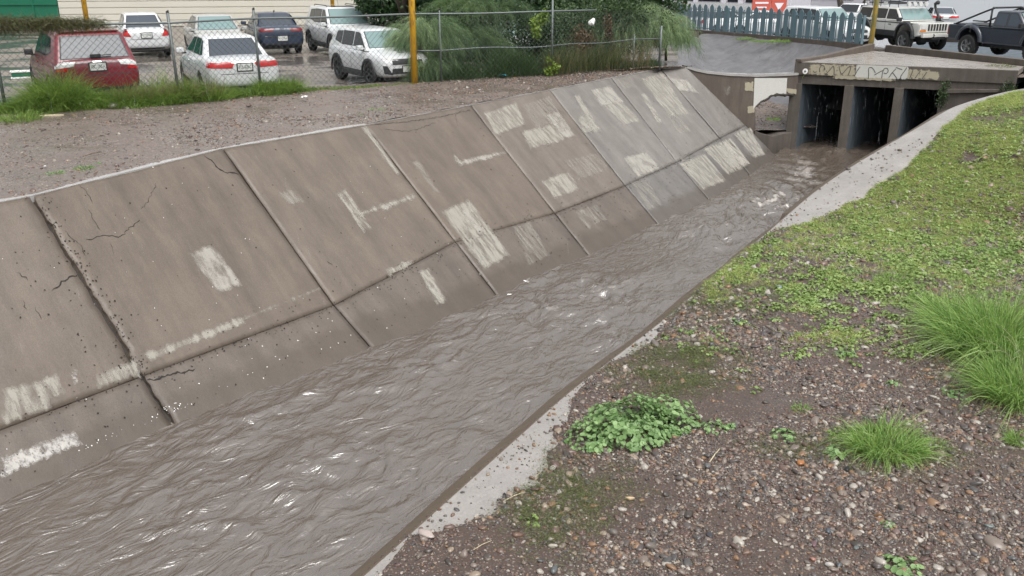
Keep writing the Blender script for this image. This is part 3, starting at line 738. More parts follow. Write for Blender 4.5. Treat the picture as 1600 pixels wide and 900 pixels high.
# ledge on the right above the last opening
a, b = front(1476), front(1583); mb = MB(); mb.prism([a-abn*.10+V3(0, 0, -.80), b-abn*.10+V3(0, 0, -.66), b-abn*.10+V3(0, 0, -.58), a-abn*.10+V3(0, 0, -.66)], abn*.12); bpart(mb, 'abutment_ledge', M['pier'], bevel=.01)
# painted band and graffiti on the fascia
def fp(px, dz, out=.006): return front(px)+V3(0, 0, dz)-abn*out
def band(x0, x1, za, zb, m, nm, out=.006):
    nu, nv = 40, 10; V = []
    for i in range(nu):
        for j in range(nv):
            u, v = i/(nu-1), j/(nv-1); V.append(fp(x0+(x1-x0)*u, za+(zb-za)*v, out))
    e = np.array([[min(i, nu-1-i, 3)/3*.5+.5*min(1, min(j, nv-1-j)/2) for j in range(nv)] for i in range(nu)]).ravel()
    o = fast(nm, np.array(V), grid(nu, nv), M[m], None, col=np.repeat(e[:, None], 3, 1)); o.parent = bridge; o.matrix_parent_inverse = Matrix.Translation(-bridge.location)
band(1262, 1338, -.40, -.02, 'paint_cream', 'cream_band'); band(1336, 1418, -.42, -.01, 'paint_wall', 'white_band', .007); band(1416, 1468, -.40, -.08, 'paint_cream', 'cream_band')
band(1300, 1400, -.50, -.36, 'paint_cream', 'cream_band', .005)
def stroke(pts, w=.024):
    P = [fp(x, z, .012) for x, z in pts]; P = resample(P, .03); P = smooth_line(P, 3); mb = MB(); vs = []
    for q, p in enumerate(P):
        t = (P[min(q+1, len(P)-1)]-P[max(q-1, 0)]).normalized(); s = t.cross(abn).normalized()*w/2; vs += [p+s, p-s]
    mb.add(vs, [(2*q, 2*q+1, 2*q+3, 2*q+2) for q in range(len(P)-1)]); return bpart(mb, 'graffiti_stroke', M['graffiti'])
zz = lambda y, x: -(y-(97+(x-1247)*13/338))/46.0
def S(pts): stroke([(x, zz(y, x)) for x, y in pts])
S([(1280, 112), (1279, 106), (1282, 101), (1286, 103), (1288, 109)]); S([(1291, 114), (1296, 108), (1300, 102), (1302, 107), (1303, 116)])
S([(1309, 103), (1311, 109), (1314, 116), (1318, 112), (1322, 106), (1328, 102), (1327, 110), (1325, 116)]); S([(1270, 110), (1272, 114), (1275, 111)])
S([(1357, 122), (1357, 114), (1355, 106), (1358, 104), (1363, 107), (1367, 113)]); S([(1366, 116), (1373, 112), (1379, 109)])
S([(1378, 121), (1378, 112), (1380, 106), (1385, 106), (1387, 111), (1384, 115), (1380, 113)]); S([(1389, 120), (1393, 113), (1398, 107)]); S([(1393, 112), (1399, 118), (1403, 123)])
S([(1398, 105), (1403, 107), (1408, 108)]); S([(1415, 105), (1411, 112), (1407, 118), (1408, 122)]); S([(1425, 108), (1424, 114), (1422, 120)]); S([(1437, 110), (1433, 116), (1430, 121)]); S([(1447, 112), (1444, 117), (1441, 122)])
S([(1335, 118), (1338, 110), (1342, 104)])
# kerb running back on the left and the kerb behind the deck
a = V3(f0.x, f0.y, LIPZ+.01); b = V3(kb0.x, kb0.y, LIPZ+.01); n_ = Vector(((b-a).y, -(b-a).x, 0)).normalized()
mb = MB(); mb.prism([a+abn*.02, a+abn*.02+n_*.22, b+n_*.22+V3(0, 0, .0), b], (0, 0, .09)); mb2 = bpart(mb, 'side_kerb', M['wall'], bevel=.012)
mb = MB(); mb.prism([lerp(a, b, .3)+n_*.22, b+n_*.22, b+n_*.22+V3(0, 0, .26), lerp(a, b, .3)+n_*.22+V3(0, 0, .092)], -n_*.218); bpart(mb, 'side_parapet', M['wall'], bevel=.01)
mb = MB(); a = V3(kb0.x+.6, kb0.y-.05, LIPZ); b = V3(kb1.x, kb1.y, LIPZ); c = V3(kb2.x, kb2.y, LIPZ); n_ = Vector(((b-a).y, -(b-a).x, 0)).normalized()*-.22
mb.prism([a+V3(0, 0, -.3), a+n_+V3(0, 0, -.3), a+n_+V3(0, 0, .21), a+V3(0, 0, .21)], b-a+(c-b)); back_kerb = tag(mb.build('road_kerb', M['wall'], bevel=.015), 'low stained concrete kerb wall between bridge deck and wet road', 'kerb')
# ground strip in front of the far right end of the kerb
mb = MB(); mb.add([(f1.x-.05, f1.y+.02, 2.69), (40, f1.y+.4, 2.69), (40, kb2.y+4, 2.69), (kb1.x, kb1.y+.02, 2.69)], [(0, 1, 2, 3)]); tag(mb.build('verge', M['path']), kind='structure')

# retaining wall left of the openings, with its broken hole
WLP = [(1072, 104.5, 2.86), (1086, 109, 2.72), (1105, 113.5, 2.62), (1140, 117, 2.56), (1180, 118, 2.55), (1215, 117, 2.55), (1246, 115.5, 2.54)]
w0 = at(1072, 104.5, 2.86); w1 = front(1246)
wall = empty('retaining_wall', (w0.x, w0.y, 0), 0, 'stained concrete retaining wall with a white painted patch and a broken hole beside the culvert', 'retaining wall')
wd = (Vector((w1.x, w1.y, 0))-Vector((w0.x, w0.y, 0))); wn_ = Vector((-wd.y, wd.x, 0)).normalized(); wn_ = wn_ if wn_.y > 0 else -wn_
def wp(px, py, out=0.0): return at_plane(px, py, V3(w0.x, w0.y, 0)-wn_*out, wn_)
def wpart(mb, name, m, **kw):
    o = mb.build(name, m, None, **kw); o.parent = wall; o.matrix_parent_inverse = Matrix.Translation(-wall.location); return o
TOP = [(1072, 105), (1086, 109.5), (1105, 113.5), (1140, 117), (1180, 118.5), (1215, 117.5), (1247, 116)]
mb = MB(); mb.prism([wp(x, y) for x, y in TOP[:5]]+[wp(1180, 200), wp(1176, 300), wp(1085, 300), wp(1072, 200)], wn_*.3); wpart(mb, 'wall_panel', M['wall'])
mb = MB(); mb.prism([wp(1180.2, 118.5), wp(1215, 117.5), wp(1247, 116), wp(1247, 147), wp(1238, 147), wp(1226, 147.5), wp(1214, 147), wp(1205, 149), wp(1198, 154), wp(1189, 158), wp(1184, 163), wp(1180.2, 167)], wn_*.3); wpart(mb, 'wall_panel', M['wall'])
mb = MB(); pts = [wp(x, y) for x, y in TOP]; vs = []
for p in pts: vs += [p-wn_*.03+V3(0, 0, -.03), p-wn_*.03+V3(0, 0, .045), p+wn_*.32+V3(0, 0, .045), p+wn_*.32+V3(0, 0, -.03)]
n_ = len(pts); mb.add(vs, [(4*i+k, 4*i+(k+1) % 4, 4*(i+1)+(k+1) % 4, 4*(i+1)+k) for i in range(n_-1) for k in range(4)]+[(0, 1, 2, 3), (4*n_-4, 4*n_-3, 4*n_-2, 4*n_-1)])
wpart(mb, 'wall_coping', M['coping'])
def wpaint(poly, m, nm, out=.012):
    nu, nv = 14, 10; V = []; Q = [wp(x, y, out) for x, y in poly]
    for i in range(nu):
        for j in range(nv):
            u, v = i/(nu-1), j/(nv-1); V.append((Q[0]*(1-u)+Q[1]*u)*(1-v)+(Q[3]*(1-u)+Q[2]*u)*v)
    e = np.array([[min(1, .35+min(i, nu-1-i, j, nv-1-j)/2) for j in range(nv)] for i in range(nu)]).ravel()
    o = fast(nm, np.array(V), grid(nu, nv), M[m], None, col=np.repeat(e[:, None], 3, 1)); o.parent = wall; o.matrix_parent_inverse = Matrix.Translation(-wall.location)
M['wall_white'] = concrete('white_wall_paint', (.60, .60, .56), (.70, .70, .67), speck=.6, rough=(.4, .6), bump=.15, stains=.15)
mb = MB(); mb.prism([wp(1179, 122, .014), wp(1230, 122, .014), wp(1228.5, 146.5, .014), wp(1214, 146.5, .014), wp(1205, 148.5, .014), wp(1198, 153.5, .014), wp(1189, 157.5, .014), wp(1180.5, 166, .014), wp(1177, 171, .014)], wn_*.011); wpart(mb, 'white_patch', M['wall_white'])
wpaint([(1163, 128), (1178, 126), (1177, 144), (1163, 142)], 'paint_cream', 'cream_patch'); wpaint([(1168, 166), (1179, 165), (1180, 177), (1168, 178)], 'paint_cream', 'cream_patch'); wpaint([(1228, 137), (1246, 139), (1246, 148), (1228, 146)], 'paint_cream', 'cream_patch'); wpaint([(1130, 135), (1143, 132), (1141, 150), (1132, 150)], 'paint_faint', 'cream_patch')
# broken dark edge of the hole
mb = MB(); pts = [wp(x, y, .02) for x, y in [(1182, 166), (1189, 159), (1198, 155), (1205, 150), (1214, 148), (1226, 148.5), (1240, 148)]]; pts = resample(pts, .07)
mb.tube([p+Vector((random.uniform(-.02, .02), 0, random.uniform(-.02, .02))) for p in pts], [random.uniform(.025, .06) for _ in pts], 6); wpart(mb, 'broken_edge', M['joint'])
# sill of the hole: worn block at its foot
mb = MB(); mb.prism([wp(1176, 203), wp(1192, 209), wp(1207, 213), (wp(1222, 209)), wp(1240, 206), wp(1244, 300), wp(1174, 300)], wn_*.5); wpart(mb, 'hole_sill', M['pier'], bevel=.02)
# silt and gravel behind the hole
nu, nv = 50, 40; V = []
for i in range(nu):
    for j in range(nv):
        u, v = i/(nu-1), j/(nv-1); p = lerp(wp(1150, 150), wp(1290, 150), u); p = V3(p.x, p.y, 0)+wn_*(.25+v*4.2)
        z = .62+.95*max(0, v-.12)**.8+.09*float(fbm(np.array([p.x*1.5]), np.array([p.y*1.5]), 81, 4)[0])
        V.append((p.x, p.y, z))
silt = tag(fast('silt_bank', np.array(V), grid(nu, nv), M['path'], smooth=True), kind='structure')
# apron: sloping concrete beyond the wall, falling toward it
apT = [at(1033, 66, 3.02), at(1048, 66, 3.04), at(1070, 64, 3.06), at(1092, 55, 3.08)]+PAL[1:]+[at(1356, 79, 2.95)]
apB = [V3(5.2, 29.9, 1.2), V3(5.9, 30.6, 1.2), V3(6.6, 31.6, 1.1), V3(7.6, 32.8, 1.0), V3(8.6, 33.4, 1.0), V3(10.4, 33.6, 1.0), V3(12.2, 33.2, 1.0), V3(13.0, 33.0, 1.2)]
nv = 30; V = []; n0 = len(apT)
TT_ = smooth_line(resample(apT, .4), 6); nU = len(TT_)
for i, tpt in enumerate(TT_):
    bpt = poly_at(apB, i/(nU-1))
    for j in range(nv):
        p = lerp(tpt, bpt, j/(nv-1)); p = p+V3(0, 0, -.02+.03*float(vnoise(np.array([p.x*1.5]), np.array([p.y*1.5]), 90)[0])); V.append(p)
tag(fast('channel_apron', np.array(V), grid(nU, nv), M['apron'], smooth=True), kind='structure')
def ap_patch(px, py, w, h, col, nm):
    pass
# base wall under the palisade
mb = MB(); B = smooth_line(resample([at(1056, 46, 3.1)]+PAL[1:], .5), 2); vs = []
for p in B: vs += [p+V3(0, -.10, -.5), p+V3(0, -.10, .10), p+V3(0, .10, .10), p+V3(0, .10, -.5)]
n_ = len(B); mb.add(vs, [(4*i+k, 4*i+(k+1) % 4, 4*(i+1)+(k+1) % 4, 4*(i+1)+k) for i in range(n_-1) for k in range(4)]+[(0, 1, 2, 3), (4*n_-4, 4*n_-3, 4*n_-2, 4*n_-1)])
tag(mb.build('base_wall', M['wall']), 'long low dark concrete wall under the teal palisade fence', 'low wall')
# short stub wall with peeling posts at the left end of the apron
mb = MB(); e0 = at(1034, 66, 3.05); e1 = at(1092, 56, 3.08); mb.prism([e0+V3(0, 0, -.25), e1+V3(0, 0, -.3), e1+V3(0, 0, .17), e0+V3(0, 0, .42)], (0, .15, 0)); tag(mb.build('stub_wall', M['wall']), 'short stained wall piece between feathery bush and palisade fence', 'low wall')
# palisade fence
pal = empty('palisade_fence', (B[0].x, B[0].y, 3.2), 0, 'teal painted steel palisade fence of pointed pickets along the apron', 'fence')
def child(mb, name, m, root, **kw):
    o = mb.build(name, m, None, **kw); o.parent = root; o.matrix_parent_inverse = root.matrix_world.inverted() if False else Matrix.Translation(-root.location); return o
L = sum((b-a).length for a, b in zip(B[:-1], B[1:]))
NP = 26; proto = None
FH = 1.12
for k in range(NP):
    t = (k+.35)/NP; p = poly_at(B, t); q = poly_at(B, min(1, t+.02)); ang = math.atan2(q.y-p.y, q.x-p.x)
    if proto is None:
        mb = MB(); w = .24; h = FH
        pts = [(-w/2, 0, 0), (w/2, 0, 0), (w/2, 0, h-.13), (w*.3, 0, h-.05), (0, 0, h), (-w*.3, 0, h-.05), (-w/2, 0, h-.13)]
        mb.prism(pts, (0, .02, 0)); o = mb.build('picket', M['teal'], pal); proto = o
    else:
        o = proto.copy(); COL.objects.link(o)
    o.location = (p.x-B[0].x, p.y-B[0].y-.05+random.uniform(-.01, .01), random.uniform(-.02, .02)); o.rotation_euler = (0, random.uniform(-.012, .012), ang)
proto2 = None
for k in range(NP):
    t = (k+.88)/NP
    if t > 1: break
    p = poly_at(B, t); q = poly_at(B, min(1, t-.02)); ang = math.atan2(p.y-q.y, p.x-q.x)
    if proto2 is None:
        mb = MB(); mb.box((0, 0, FH*.43), (.035, .03, FH*.86)); o = mb.build('thin_bar', M['teal'], pal); proto2 = o
    else: o = proto2.copy(); COL.objects.link(o)
    o.location = (p.x-B[0].x, p.y-B[0].y+.02, 0); o.rotation_euler = (0, 0, ang)
for zz_ in (.10, FH-.24):
    mb = MB(); mb.tube([p+V3(0, .01, .1+zz_) for p in B], .022, 6); child(mb, 'rail', M['teal'], pal)
for t in (0, .34, .68, 1.0):
    p = poly_at(B, t); mb = MB(); mb.box((p.x, p.y+.05, p.z+.1+FH*.5-.15), (.09, .09, FH+.12)); child(mb, 'fence_post', M['teal'], pal)

# yellow post and mast items
def pole(px, py, z, h, r, m, label, name='post', cat='post', topw=None, lean=(0, 0), parts=None):
    p = at(px, py, z); mb = MB(); mb.tube([(0, 0, -.1), (0, 0, h*.5), (lean[0], lean[1], h)], [r, r*.98, (topw or r)], 14)
    o = mb.build(name, m, None, smooth=True); o.location = p; return tag(o, label, cat)
pole(648, 131, LOTZ, 4.6, .085, M['yellow'], 'thick yellow steel post rising at the chain link fence beside the feathery bush', 'yellow_post')
pole(140, 62, LOTZ_, 6.5, .11, M['yellow'], 'yellow post in the parking lot behind the red car near the green gate', 'yellow_post')
pole(523, 60, LOTZ_, 6.5, .09, M['yellow'], 'yellow post behind the far white suv against the pale wall', 'yellow_post')
pole(1360, 75, ROADZ+.2, 5.2, .10, M['yellow2'], 'weathered green and yellow post at the bridge corner in front of the jeep', 'yellow_post')
mb = MB(); p = at(1362, 77, 2.93); mb.box((p.x, p.y, 2.93), (.8, .6, .12)); tag(mb.build('post_footing', M['pier'], bevel=.03), 'rough concrete footing at the foot of the weathered yellow post', 'footing')
pole(1067, 40, LOTZ, 3.6, .05, M['red'], 'thin red post beside the left end of the palisade fence', 'red_post')
# ================================================================== BACKGROUND BUILDINGS AND WALLS
def wall_between(a, b, h, m, name, label, cat, thick=.25, z=None):
    mb = MB(); d = (b-a); n_ = Vector((-d.y, d.x, 0)).normalized()
    mb.prism([a, b, b+V3(0, 0, h), a+V3(0, 0, h)], n_*thick); o = mb.build(name, m); return tag(o, label, cat)
m = mat('pale_wall_plaster'); n = NT(m); M['plaster'] = m
n.color(n.mix(n.noise(.5, detail=6), (.52, .50, .43), (.60, .58, .51))); n.rough(.7); n.bump(n.noise(15), .1, .01)
m = mat('pale_grey_plaster'); n = NT(m); M['plaster2'] = m
n.color(n.mix(n.noise(.3, detail=6), (.47, .50, .53), (.54, .57, .60))); n.rough(.7)
m = mat('green_sheet'); n = NT(m); M['greensheet'] = m
n.color(n.mix(n.noise(.8, detail=5), (.004, .10, .055), (.008, .145, .08))); n.rough(.45)
pw0 = at_depth(-120, 48, 44); pw1 = at_depth(700, 40, 44)
pw0 = at(-260, 45, LOTZ_); pw1 = at(1010, 34, LOTZ_)
gx0 = at(-260, 45, LOTZ_); gx1 = at(97, 43, LOTZ_)
boundary = empty('boundary_wall', (pw0.x, pw0.y, LOTZ), 0, 'long pale cream block wall behind the parked cars', 'wall')
d_ = (pw1-gx1); n_ = Vector((-d_.y, d_.x, 0)).normalized()
o = MB(); o.prism([gx1, pw1, pw1+V3(0, 0, 7), gx1+V3(0, 0, 7)], n_*.25); child(o, 'wall_panel', M['plaster'], boundary)
for k in range(5):                                  # raised block courses at the wall's foot
    mb = MB(); z = .02+.33*k; mb.prism([gx1+V3(0, 0, z)+d_*.0, pw1+V3(0, 0, z), pw1+V3(0, 0, z+.29), gx1+V3(0, 0, z+.29)], -n_*.04); child(mb, 'block_course', M['plaster'], boundary, bevel=.01)
gate = empty('green_gate', (gx0.x, gx0.y, LOTZ), 0, 'large dark green sheet metal gate at the left end of the pale wall', 'gate')
mb = MB(); mb.prism([gx0, gx1-d_.normalized()*.05, gx1-d_.normalized()*.05+V3(0, 0, 6), gx0+V3(0, 0, 6)], n_*.15); child(mb, 'gate_sheet', M['greensheet'], gate)
for k in range(5):
    mb = MB(); z = .1+k*1.05; mb.prism([gx0+V3(0, 0, z), gx1-d_.normalized()*.06+V3(0, 0, z), gx1-d_.normalized()*.06+V3(0, 0, z+.08), gx0+V3(0, 0, z+.08)], -n_*.06); child(mb, 'gate_rail', M['greensheet'], gate)
gm = Vector((gx1-gx0)); 
for k in range(6):
    p = gx0+gm*(k/6+.05); mb = MB(); mb.prism([p, p+gm.normalized()*.08, p+gm.normalized()*.08+V3(0, 0, 6), p+V3(0, 0, 6)], -n_*.05); child(mb, 'gate_stile', M['greensheet'], gate)
# grey wall on the right
g0 = at(1375, 27, 2.3); g1 = at(1760, 37, 2.3); g0.z = g1.z = .5
wall_between(g0, g1, 10, M['plaster2'], 'grey_wall', 'tall blank pale grey wall behind the jeep and the black pickup', 'wall')
# shop building across the road
s0 = at(1040, 2, ROADZ); s1 = at(1374, 13, ROADZ)
shop = empty('shop_building', (s0.x, s0.y, ROADZ), 0, 'shop front with dark openings and white columns beyond the palisade fence', 'building')
dd = (s1-s0); nn = Vector((-dd.y, dd.x, 0)).normalized(); nn = nn if nn.y > 0 else -nn
M['shopwall'] = mat('shop_wall_paint', (.50, .49, .52), .6); M['darkopen'] = mat('dark_shop_window', (.012, .014, .02), .25); M['signred'] = mat('red_sign_panel', (.48, .09, .06), .5); M['signwhite'] = mat('white_panel', (.7, .68, .72), .5)
mb = MB(); mb.prism([s0+nn*.6, s1+nn*.6, s1+nn*.6+V3(0, 0, 6), s0+nn*.6+V3(0, 0, 6)], nn*6); child(mb, 'wall', M['shopwall'], shop)
def along(t0, t1, z0, z1, out, name, m_):
    a = s0+dd*t0; b = s0+dd*t1; mb = MB(); mb.prism([a+nn*(.6-out)+V3(0, 0, z0), b+nn*(.6-out)+V3(0, 0, z0), b+nn*(.6-out)+V3(0, 0, z1), a+nn*(.6-out)+V3(0, 0, z1)], nn*(out*.9)); return child(mb, name, m_, shop)
for t0, t1 in ((.02, .13), (.16, .27), (.31, .36), (.40, .44), (.47, .58)): along(t0, t1, .1, 3.4, .05, 'dark_opening', M['darkopen'])
along(.70, .88, .55, 3.0, .05, 'dark_window', M['darkopen'])
for t0 in (.14, .285, .37, .45, .60): along(t0, t0+.018, 0, 4, .3, 'column', M['signwhite'])
along(.60, .70, 0, .9, .25, 'low_panel', M['signwhite'])
for (px, py, w, h) in ((1190, 8, 1.05, .85), (1217, 9, .85, .85)):
    p = at_depth(px, py, 50); sg = empty('red_sign', (p.x, p.y, ROADZ), 0, 'wider red sign on a leg before the shop columns' if px < 1200 else 'narrower red sign with white triangle before the shop columns', 'sign', 'red signs by the shop')
    mb = MB(); mb.box((p.x, p.y, p.z), (w, .06, h)); child(mb, 'sign_panel', M['signred'], sg, bevel=.02)
    mb = MB(); mb.tube([(p.x, p.y, ROADZ), (p.x, p.y, p.z-h/2)], .03, 8); child(mb, 'sign_leg', M['galv'], sg)
    mb = MB()
    if px < 1200: mb.box((p.x, p.y-.035, p.z+.12), (w*.7, .01, .10)); mb.box((p.x, p.y-.035, p.z-.12), (w*.55, .01, .08))
    else: mb.prism([(p.x-w*.3, p.y-.035, p.z+.15), (p.x+w*.3, p.y-.035, p.z+.15), (p.x, p.y-.035, p.z-.25)], (0, .008, 0))
    child(mb, 'sign_mark', M['paint_white'] if False else M['signwhite'], sg)
# trunks of the street trees in front of the shop
for px, lab in ((1316, 'dark street tree trunk leaning behind the white pickup cab'), (1345, 'dark street tree trunk behind the white pickup bed')):
    p = at(px, 22, ROADZ); tr = empty('street_tree', p, 0, lab, 'tree'); mb = MB()
    lx = -1.0 if px < 1330 else 1.0
    mb.tube([(0, 0, 0), (lx*.4, 0, 1.3), (lx*1.2, .2, 2.6), (lx*1.6, .2, 4.2)], [.24, .2, .15, .1], 8); mb.tube([(lx*.4, 0, 1.3), (-lx*.5, 0, 2.6), (-lx*1.2, 0, 4)], [.15, .12, .08], 8)
    mb.build('trunk', M['bark'], tr, smooth=True)
    

# ================================================================== LEAVES AND STRANDS
def leaf_cloud(name, centers, radii, nleaf, size, m, parent=None, seed=1, flat=.0, shell=.55):
    """leaf quads spread through several ellipsoid clumps"""
    r = np.random.default_rng(seed); C_ = np.array(centers, float); Rr = np.array(radii, float)
    w = Rr.prod(1)**(2/3); k = r.choice(len(C_), nleaf, p=w/w.sum())
    d = r.normal(size=(nleaf, 3)); d /= np.linalg.norm(d, axis=1)[:, None]
    rad = (shell+(1-shell)*r.random(nleaf)**.6)*(1+.25*vnoise(d[:, 0]*3+k, d[:, 1]*3+d[:, 2]*2, seed))
    P = C_[k]+Rr[k]*d*rad[:, None]
    a = r.normal(size=(nleaf, 3)); a /= np.linalg.norm(a, axis=1)[:, None]; b = np.cross(a, r.normal(size=(nleaf, 3))); b /= np.linalg.norm(b, axis=1)[:, None]
    s = size*(.6+.8*r.random(nleaf))[:, None]
    V = np.stack([P-a*s, P-b*s*.45+a*s*.1, P+a*s, P+b*s*.45+a*s*.1], 1).reshape(-1, 3); F = np.arange(nleaf*4).reshape(-1, 4)
    sh = np.clip(.5+.5*vnoise(P[:, 0]*1.7, P[:, 2]*1.7+P[:, 1], seed+5)+.25*r.normal(size=nleaf), 0, 1)
    return fast(name, V, F, m, parent, col=np.repeat(np.repeat(sh[:, None], 3, 1), 4, 0))
def strands(name, P0, D, length, width, droop, m, parent=None, seed=1, n=5, taper=True, wob=.1, shade=None):
    """thin curved ribbons from P0 in direction D drooping with gravity"""
    r = np.random.default_rng(seed); P0 = np.asarray(P0, float); N_ = len(P0); D = np.asarray(D, float); D = D/np.linalg.norm(D, axis=1)[:, None]
    L = np.asarray(length, float)*np.ones(N_); W = np.asarray(width, float)*np.ones(N_); dr = np.asarray(droop, float)*np.ones(N_)
    side_ = np.cross(D, r.normal(size=(N_, 3))); side_ /= np.linalg.norm(side_, axis=1)[:, None]
    V = np.zeros((N_, n, 2, 3)); g_ = np.array([0, 0, -1.])
    wv = r.normal(size=(N_, 3))*wob
    for i in range(n):
        t = i/(n-1); p = P0+D*(L*t)[:, None]+g_*(dr*L*t*t)[:, None]+wv*(L*t*t)[:, None]
        w = W*((1-t)*.9+.1 if taper else 1)*(.5 if i == 0 else 1)
        V[:, i, 0] = p-side_*w[:, None]/2; V[:, i, 1] = p+side_*w[:, None]/2
    b = (np.arange(N_)*n*2)[:, None]+np.arange(n-1)[None, :]*2
    F = np.stack([b, b+1, b+3, b+2], 2).reshape(-1, 4)
    sh = r.random(N_) if shade is None else shade
    return fast(name, V.reshape(-1, 3), F, m, parent, col=np.repeat(np.repeat(np.clip(sh, 0, 1)[:, None], 3, 1), n*2, 0))
def limbs(p, h, spread, r0, n, seed, parent, name='trunk'):
    rr = random.Random(seed); mb = MB(); mb.tube([(p.x, p.y, p.z-.1), (p.x+rr.uniform(-.1, .1), p.y, p.z+h*.35), (p.x+rr.uniform(-.2, .2), p.y+rr.uniform(-.2, .2), p.z+h*.7)], [r0, r0*.75, r0*.4], 8)
    for k in range(n):
        a = 6.28*k/n+rr.uniform(-.4, .4); z = p.z+h*rr.uniform(.15, .5); q = Vector((p.x, p.y, z))
        e = q+Vector((math.cos(a)*spread*.5, math.sin(a)*spread*.5, h*.25)); f = e+Vector((math.cos(a)*spread*.4, math.sin(a)*spread*.4, h*.2))
        mb.tube([q, e, f], [r0*.5, r0*.32, r0*.15], 6)
    o = mb.build(name, M['bark'], parent, smooth=True); o.matrix_parent_inverse = Matrix.Translation(-parent.location); return o
def keepw(o, root): o.parent = root; o.matrix_parent_inverse = Matrix.Translation(-root.location); return o
# big dark leafy trees behind the fence
TREES = [  # px, depth, base z, centre pixel list (px,py,rx,rz) in metres of radius
 ('dark green leafy tree at the pale wall behind the white suvs', 636, 33, [(600, 5, 1.1, 1.0), (640, -12, 1.6, 1.2), (672, 5, 1.3, 1.2), (580, -12, .9, .8), (625, 20, .9, .7), (700, -5, 1.5, 1.2)], 7000, .085, 'treeleaf'),
 ('dense dark green tree behind the fence right of the yellow post', 770, 31, [(740, 20, 1.5, 1.3), (790, 5, 1.7, 1.6), (830, 30, 1.5, 1.5), (770, 50, 1.4, 1.0), (720, -15, 1.6, 1.2), (820, 70, 1.2, .9)], 12000, .075, 'treeleaf'),
 ('dense dark green tree behind the fence left of the feathery shrub', 890, 31.5, [(880, 15, 1.6, 1.5), (920, 5, 1.5, 1.5), (860, -10, 1.6, 1.2), (900, 60, 1.4, 1.1), (950, 40, 1.3, 1.2), (960, -8, 1.6, 1.0), (1030, 0, 1.0, .8)], 12000, .075, 'treeleaf'),
]
for lab, px, dep, cl, nl, sz, mm in TREES:
    b_ = at(px, 110, LOTZ); b_ = at_depth(px, 100, dep); b_.z = LOTZ
    tr = empty('broadleaf_tree', b_, 0, lab, 'tree')
    cs = [tuple(at_depth(x, y, dep+random.uniform(-.6, .6))) for x, y, _, _ in cl]; rs = [(a, a*.9, b) for _, _, a, b in cl]
    keepw(leaf_cloud('crown', cs, rs, nl*2, sz*1.15, M[mm], None, seed=px, shell=.2), tr)
    limbs(b_, 5.0, 1.8, .16, 6, px, tr)
# undergrowth bushes that fill the fence line
UNDER = [(700, 95, 26.6, 1.3, .95), (760, 92, 27.2, 1.5, 1.0), (830, 95, 27.4, 1.4, 1.1), (885, 85, 27.8, 1.3, 1.2), (945, 80, 28.6, 1.3, 1.1), (1000, 75, 29.4, 1.2, 1.0), (668, 75, 26.4, .8, .9)]
labs = ['dark tangled bush just right of the yellow post behind the fence', 'dark bush around the half hidden white car', 'dark bush left of the thin fence post with climbing vine', 'dark bush right of the fence post with climbing vine', 'dark bush under the white plastic bag on the fence', 'dark bush behind the last bay of the fence', 'small bush right behind the thick yellow post']
for (px, py, dep, rx, rz), lab in zip(UNDER, labs):
    c = at_depth(px, py, dep); b_ = V3(c.x, c.y, LOTZ); tr = empty('dense_bush', b_, 0, lab, 'bush')
    cs = [(c.x+random.uniform(-.5, .5)*rx, c.y+random.uniform(-.4, .4), LOTZ+.3+random.random()*rz*1.2) for _ in range(6)]; rs = [(rx*.7, .7, rz*.6)]*6
    keepw(leaf_cloud('foliage', cs, rs, 5200, .045, M['bush'], None, seed=int(px), shell=.1), tr); limbs(b_, 1.6, .8, .05, 6, px, tr, 'stems')
# feathery shrubs: arching strands that hang over the fence
def feather(px, py, dep, rx, rz, nstr, lab, seed, ln=(.5, 1.1), fm='feather'):
    c = np.array(at_depth(px, py, dep)); b_ = V3(c[0], c[1]+.3, LOTZ); tr = empty('feathery_shrub', b_, 0, lab, 'shrub')
    r = np.random.default_rng(seed); nb = max(40, nstr//45); per = 100
    d = r.normal(size=(nb, 3)); d /= np.linalg.norm(d, axis=1)[:, None]; d[:, 2] = np.abs(d[:, 2])*.9-.1
    P0 = c+np.array([rx, rx*.5, rz])*d*(.15+.75*r.random(nb)**.6)[:, None]
    az = np.arctan2(d[:, 1], d[:, 0])+r.normal(size=nb)*.6
    D = np.stack([np.cos(az), np.sin(az)*.7, .35+.7*r.random(nb)], 1); L = ln[0]*1.1+(ln[1]*1.1-ln[0])*r.random(nb)
    t = r.random((nb, per))**.8; k = np.repeat(np.arange(nb), per); t = t.ravel()
    A = P0[k]+D[k]*(L[k]*t)[:, None]+np.array([0, 0, -1.])*(1.15*L[k]*t*t)[:, None]+r.normal(size=(len(k), 3))*.015
    T = D[k]+np.array([0, 0, -2.3])*t[:, None]; T /= np.linalg.norm(T, axis=1)[:, None]
    Ds = T*.9+r.normal(size=(len(k), 3))*.45+np.array([0, 0, -.15])
    tone = (.45+.33*vnoise(P0[:, 0]*2.3, P0[:, 2]*2.3, seed)+.22*r.normal(size=nb))[k]
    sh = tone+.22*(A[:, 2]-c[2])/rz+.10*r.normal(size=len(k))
    keepw(strands('foliage', A, Ds, .13+.20*r.random(len(k)), .0075, .35, M[fm], None, seed, n=3, shade=sh), tr)
    keepw(strands('branchlets', P0, D, L, .014, 1.15, M[fm], None, seed+1, n=7, shade=tone[::per]), tr)
    limbs(b_, max(1.5, c[2]+rz-LOTZ), rx*.6, .05, 7, seed, tr, 'stems')
feather(965, 42, 29.2, 2.0, .85, 26000, 'large pale green feathery shrub spilling over the right end of the fence', 11, (.5, 1.2))
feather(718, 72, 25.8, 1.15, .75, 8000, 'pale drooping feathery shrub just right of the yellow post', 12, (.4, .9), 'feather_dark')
feather(745, 20, 26.8, 1.5, .55, 9000, 'feathery grey green shrub top above the fence rail right of the yellow post', 13, (.4, .9), 'feather_dark')
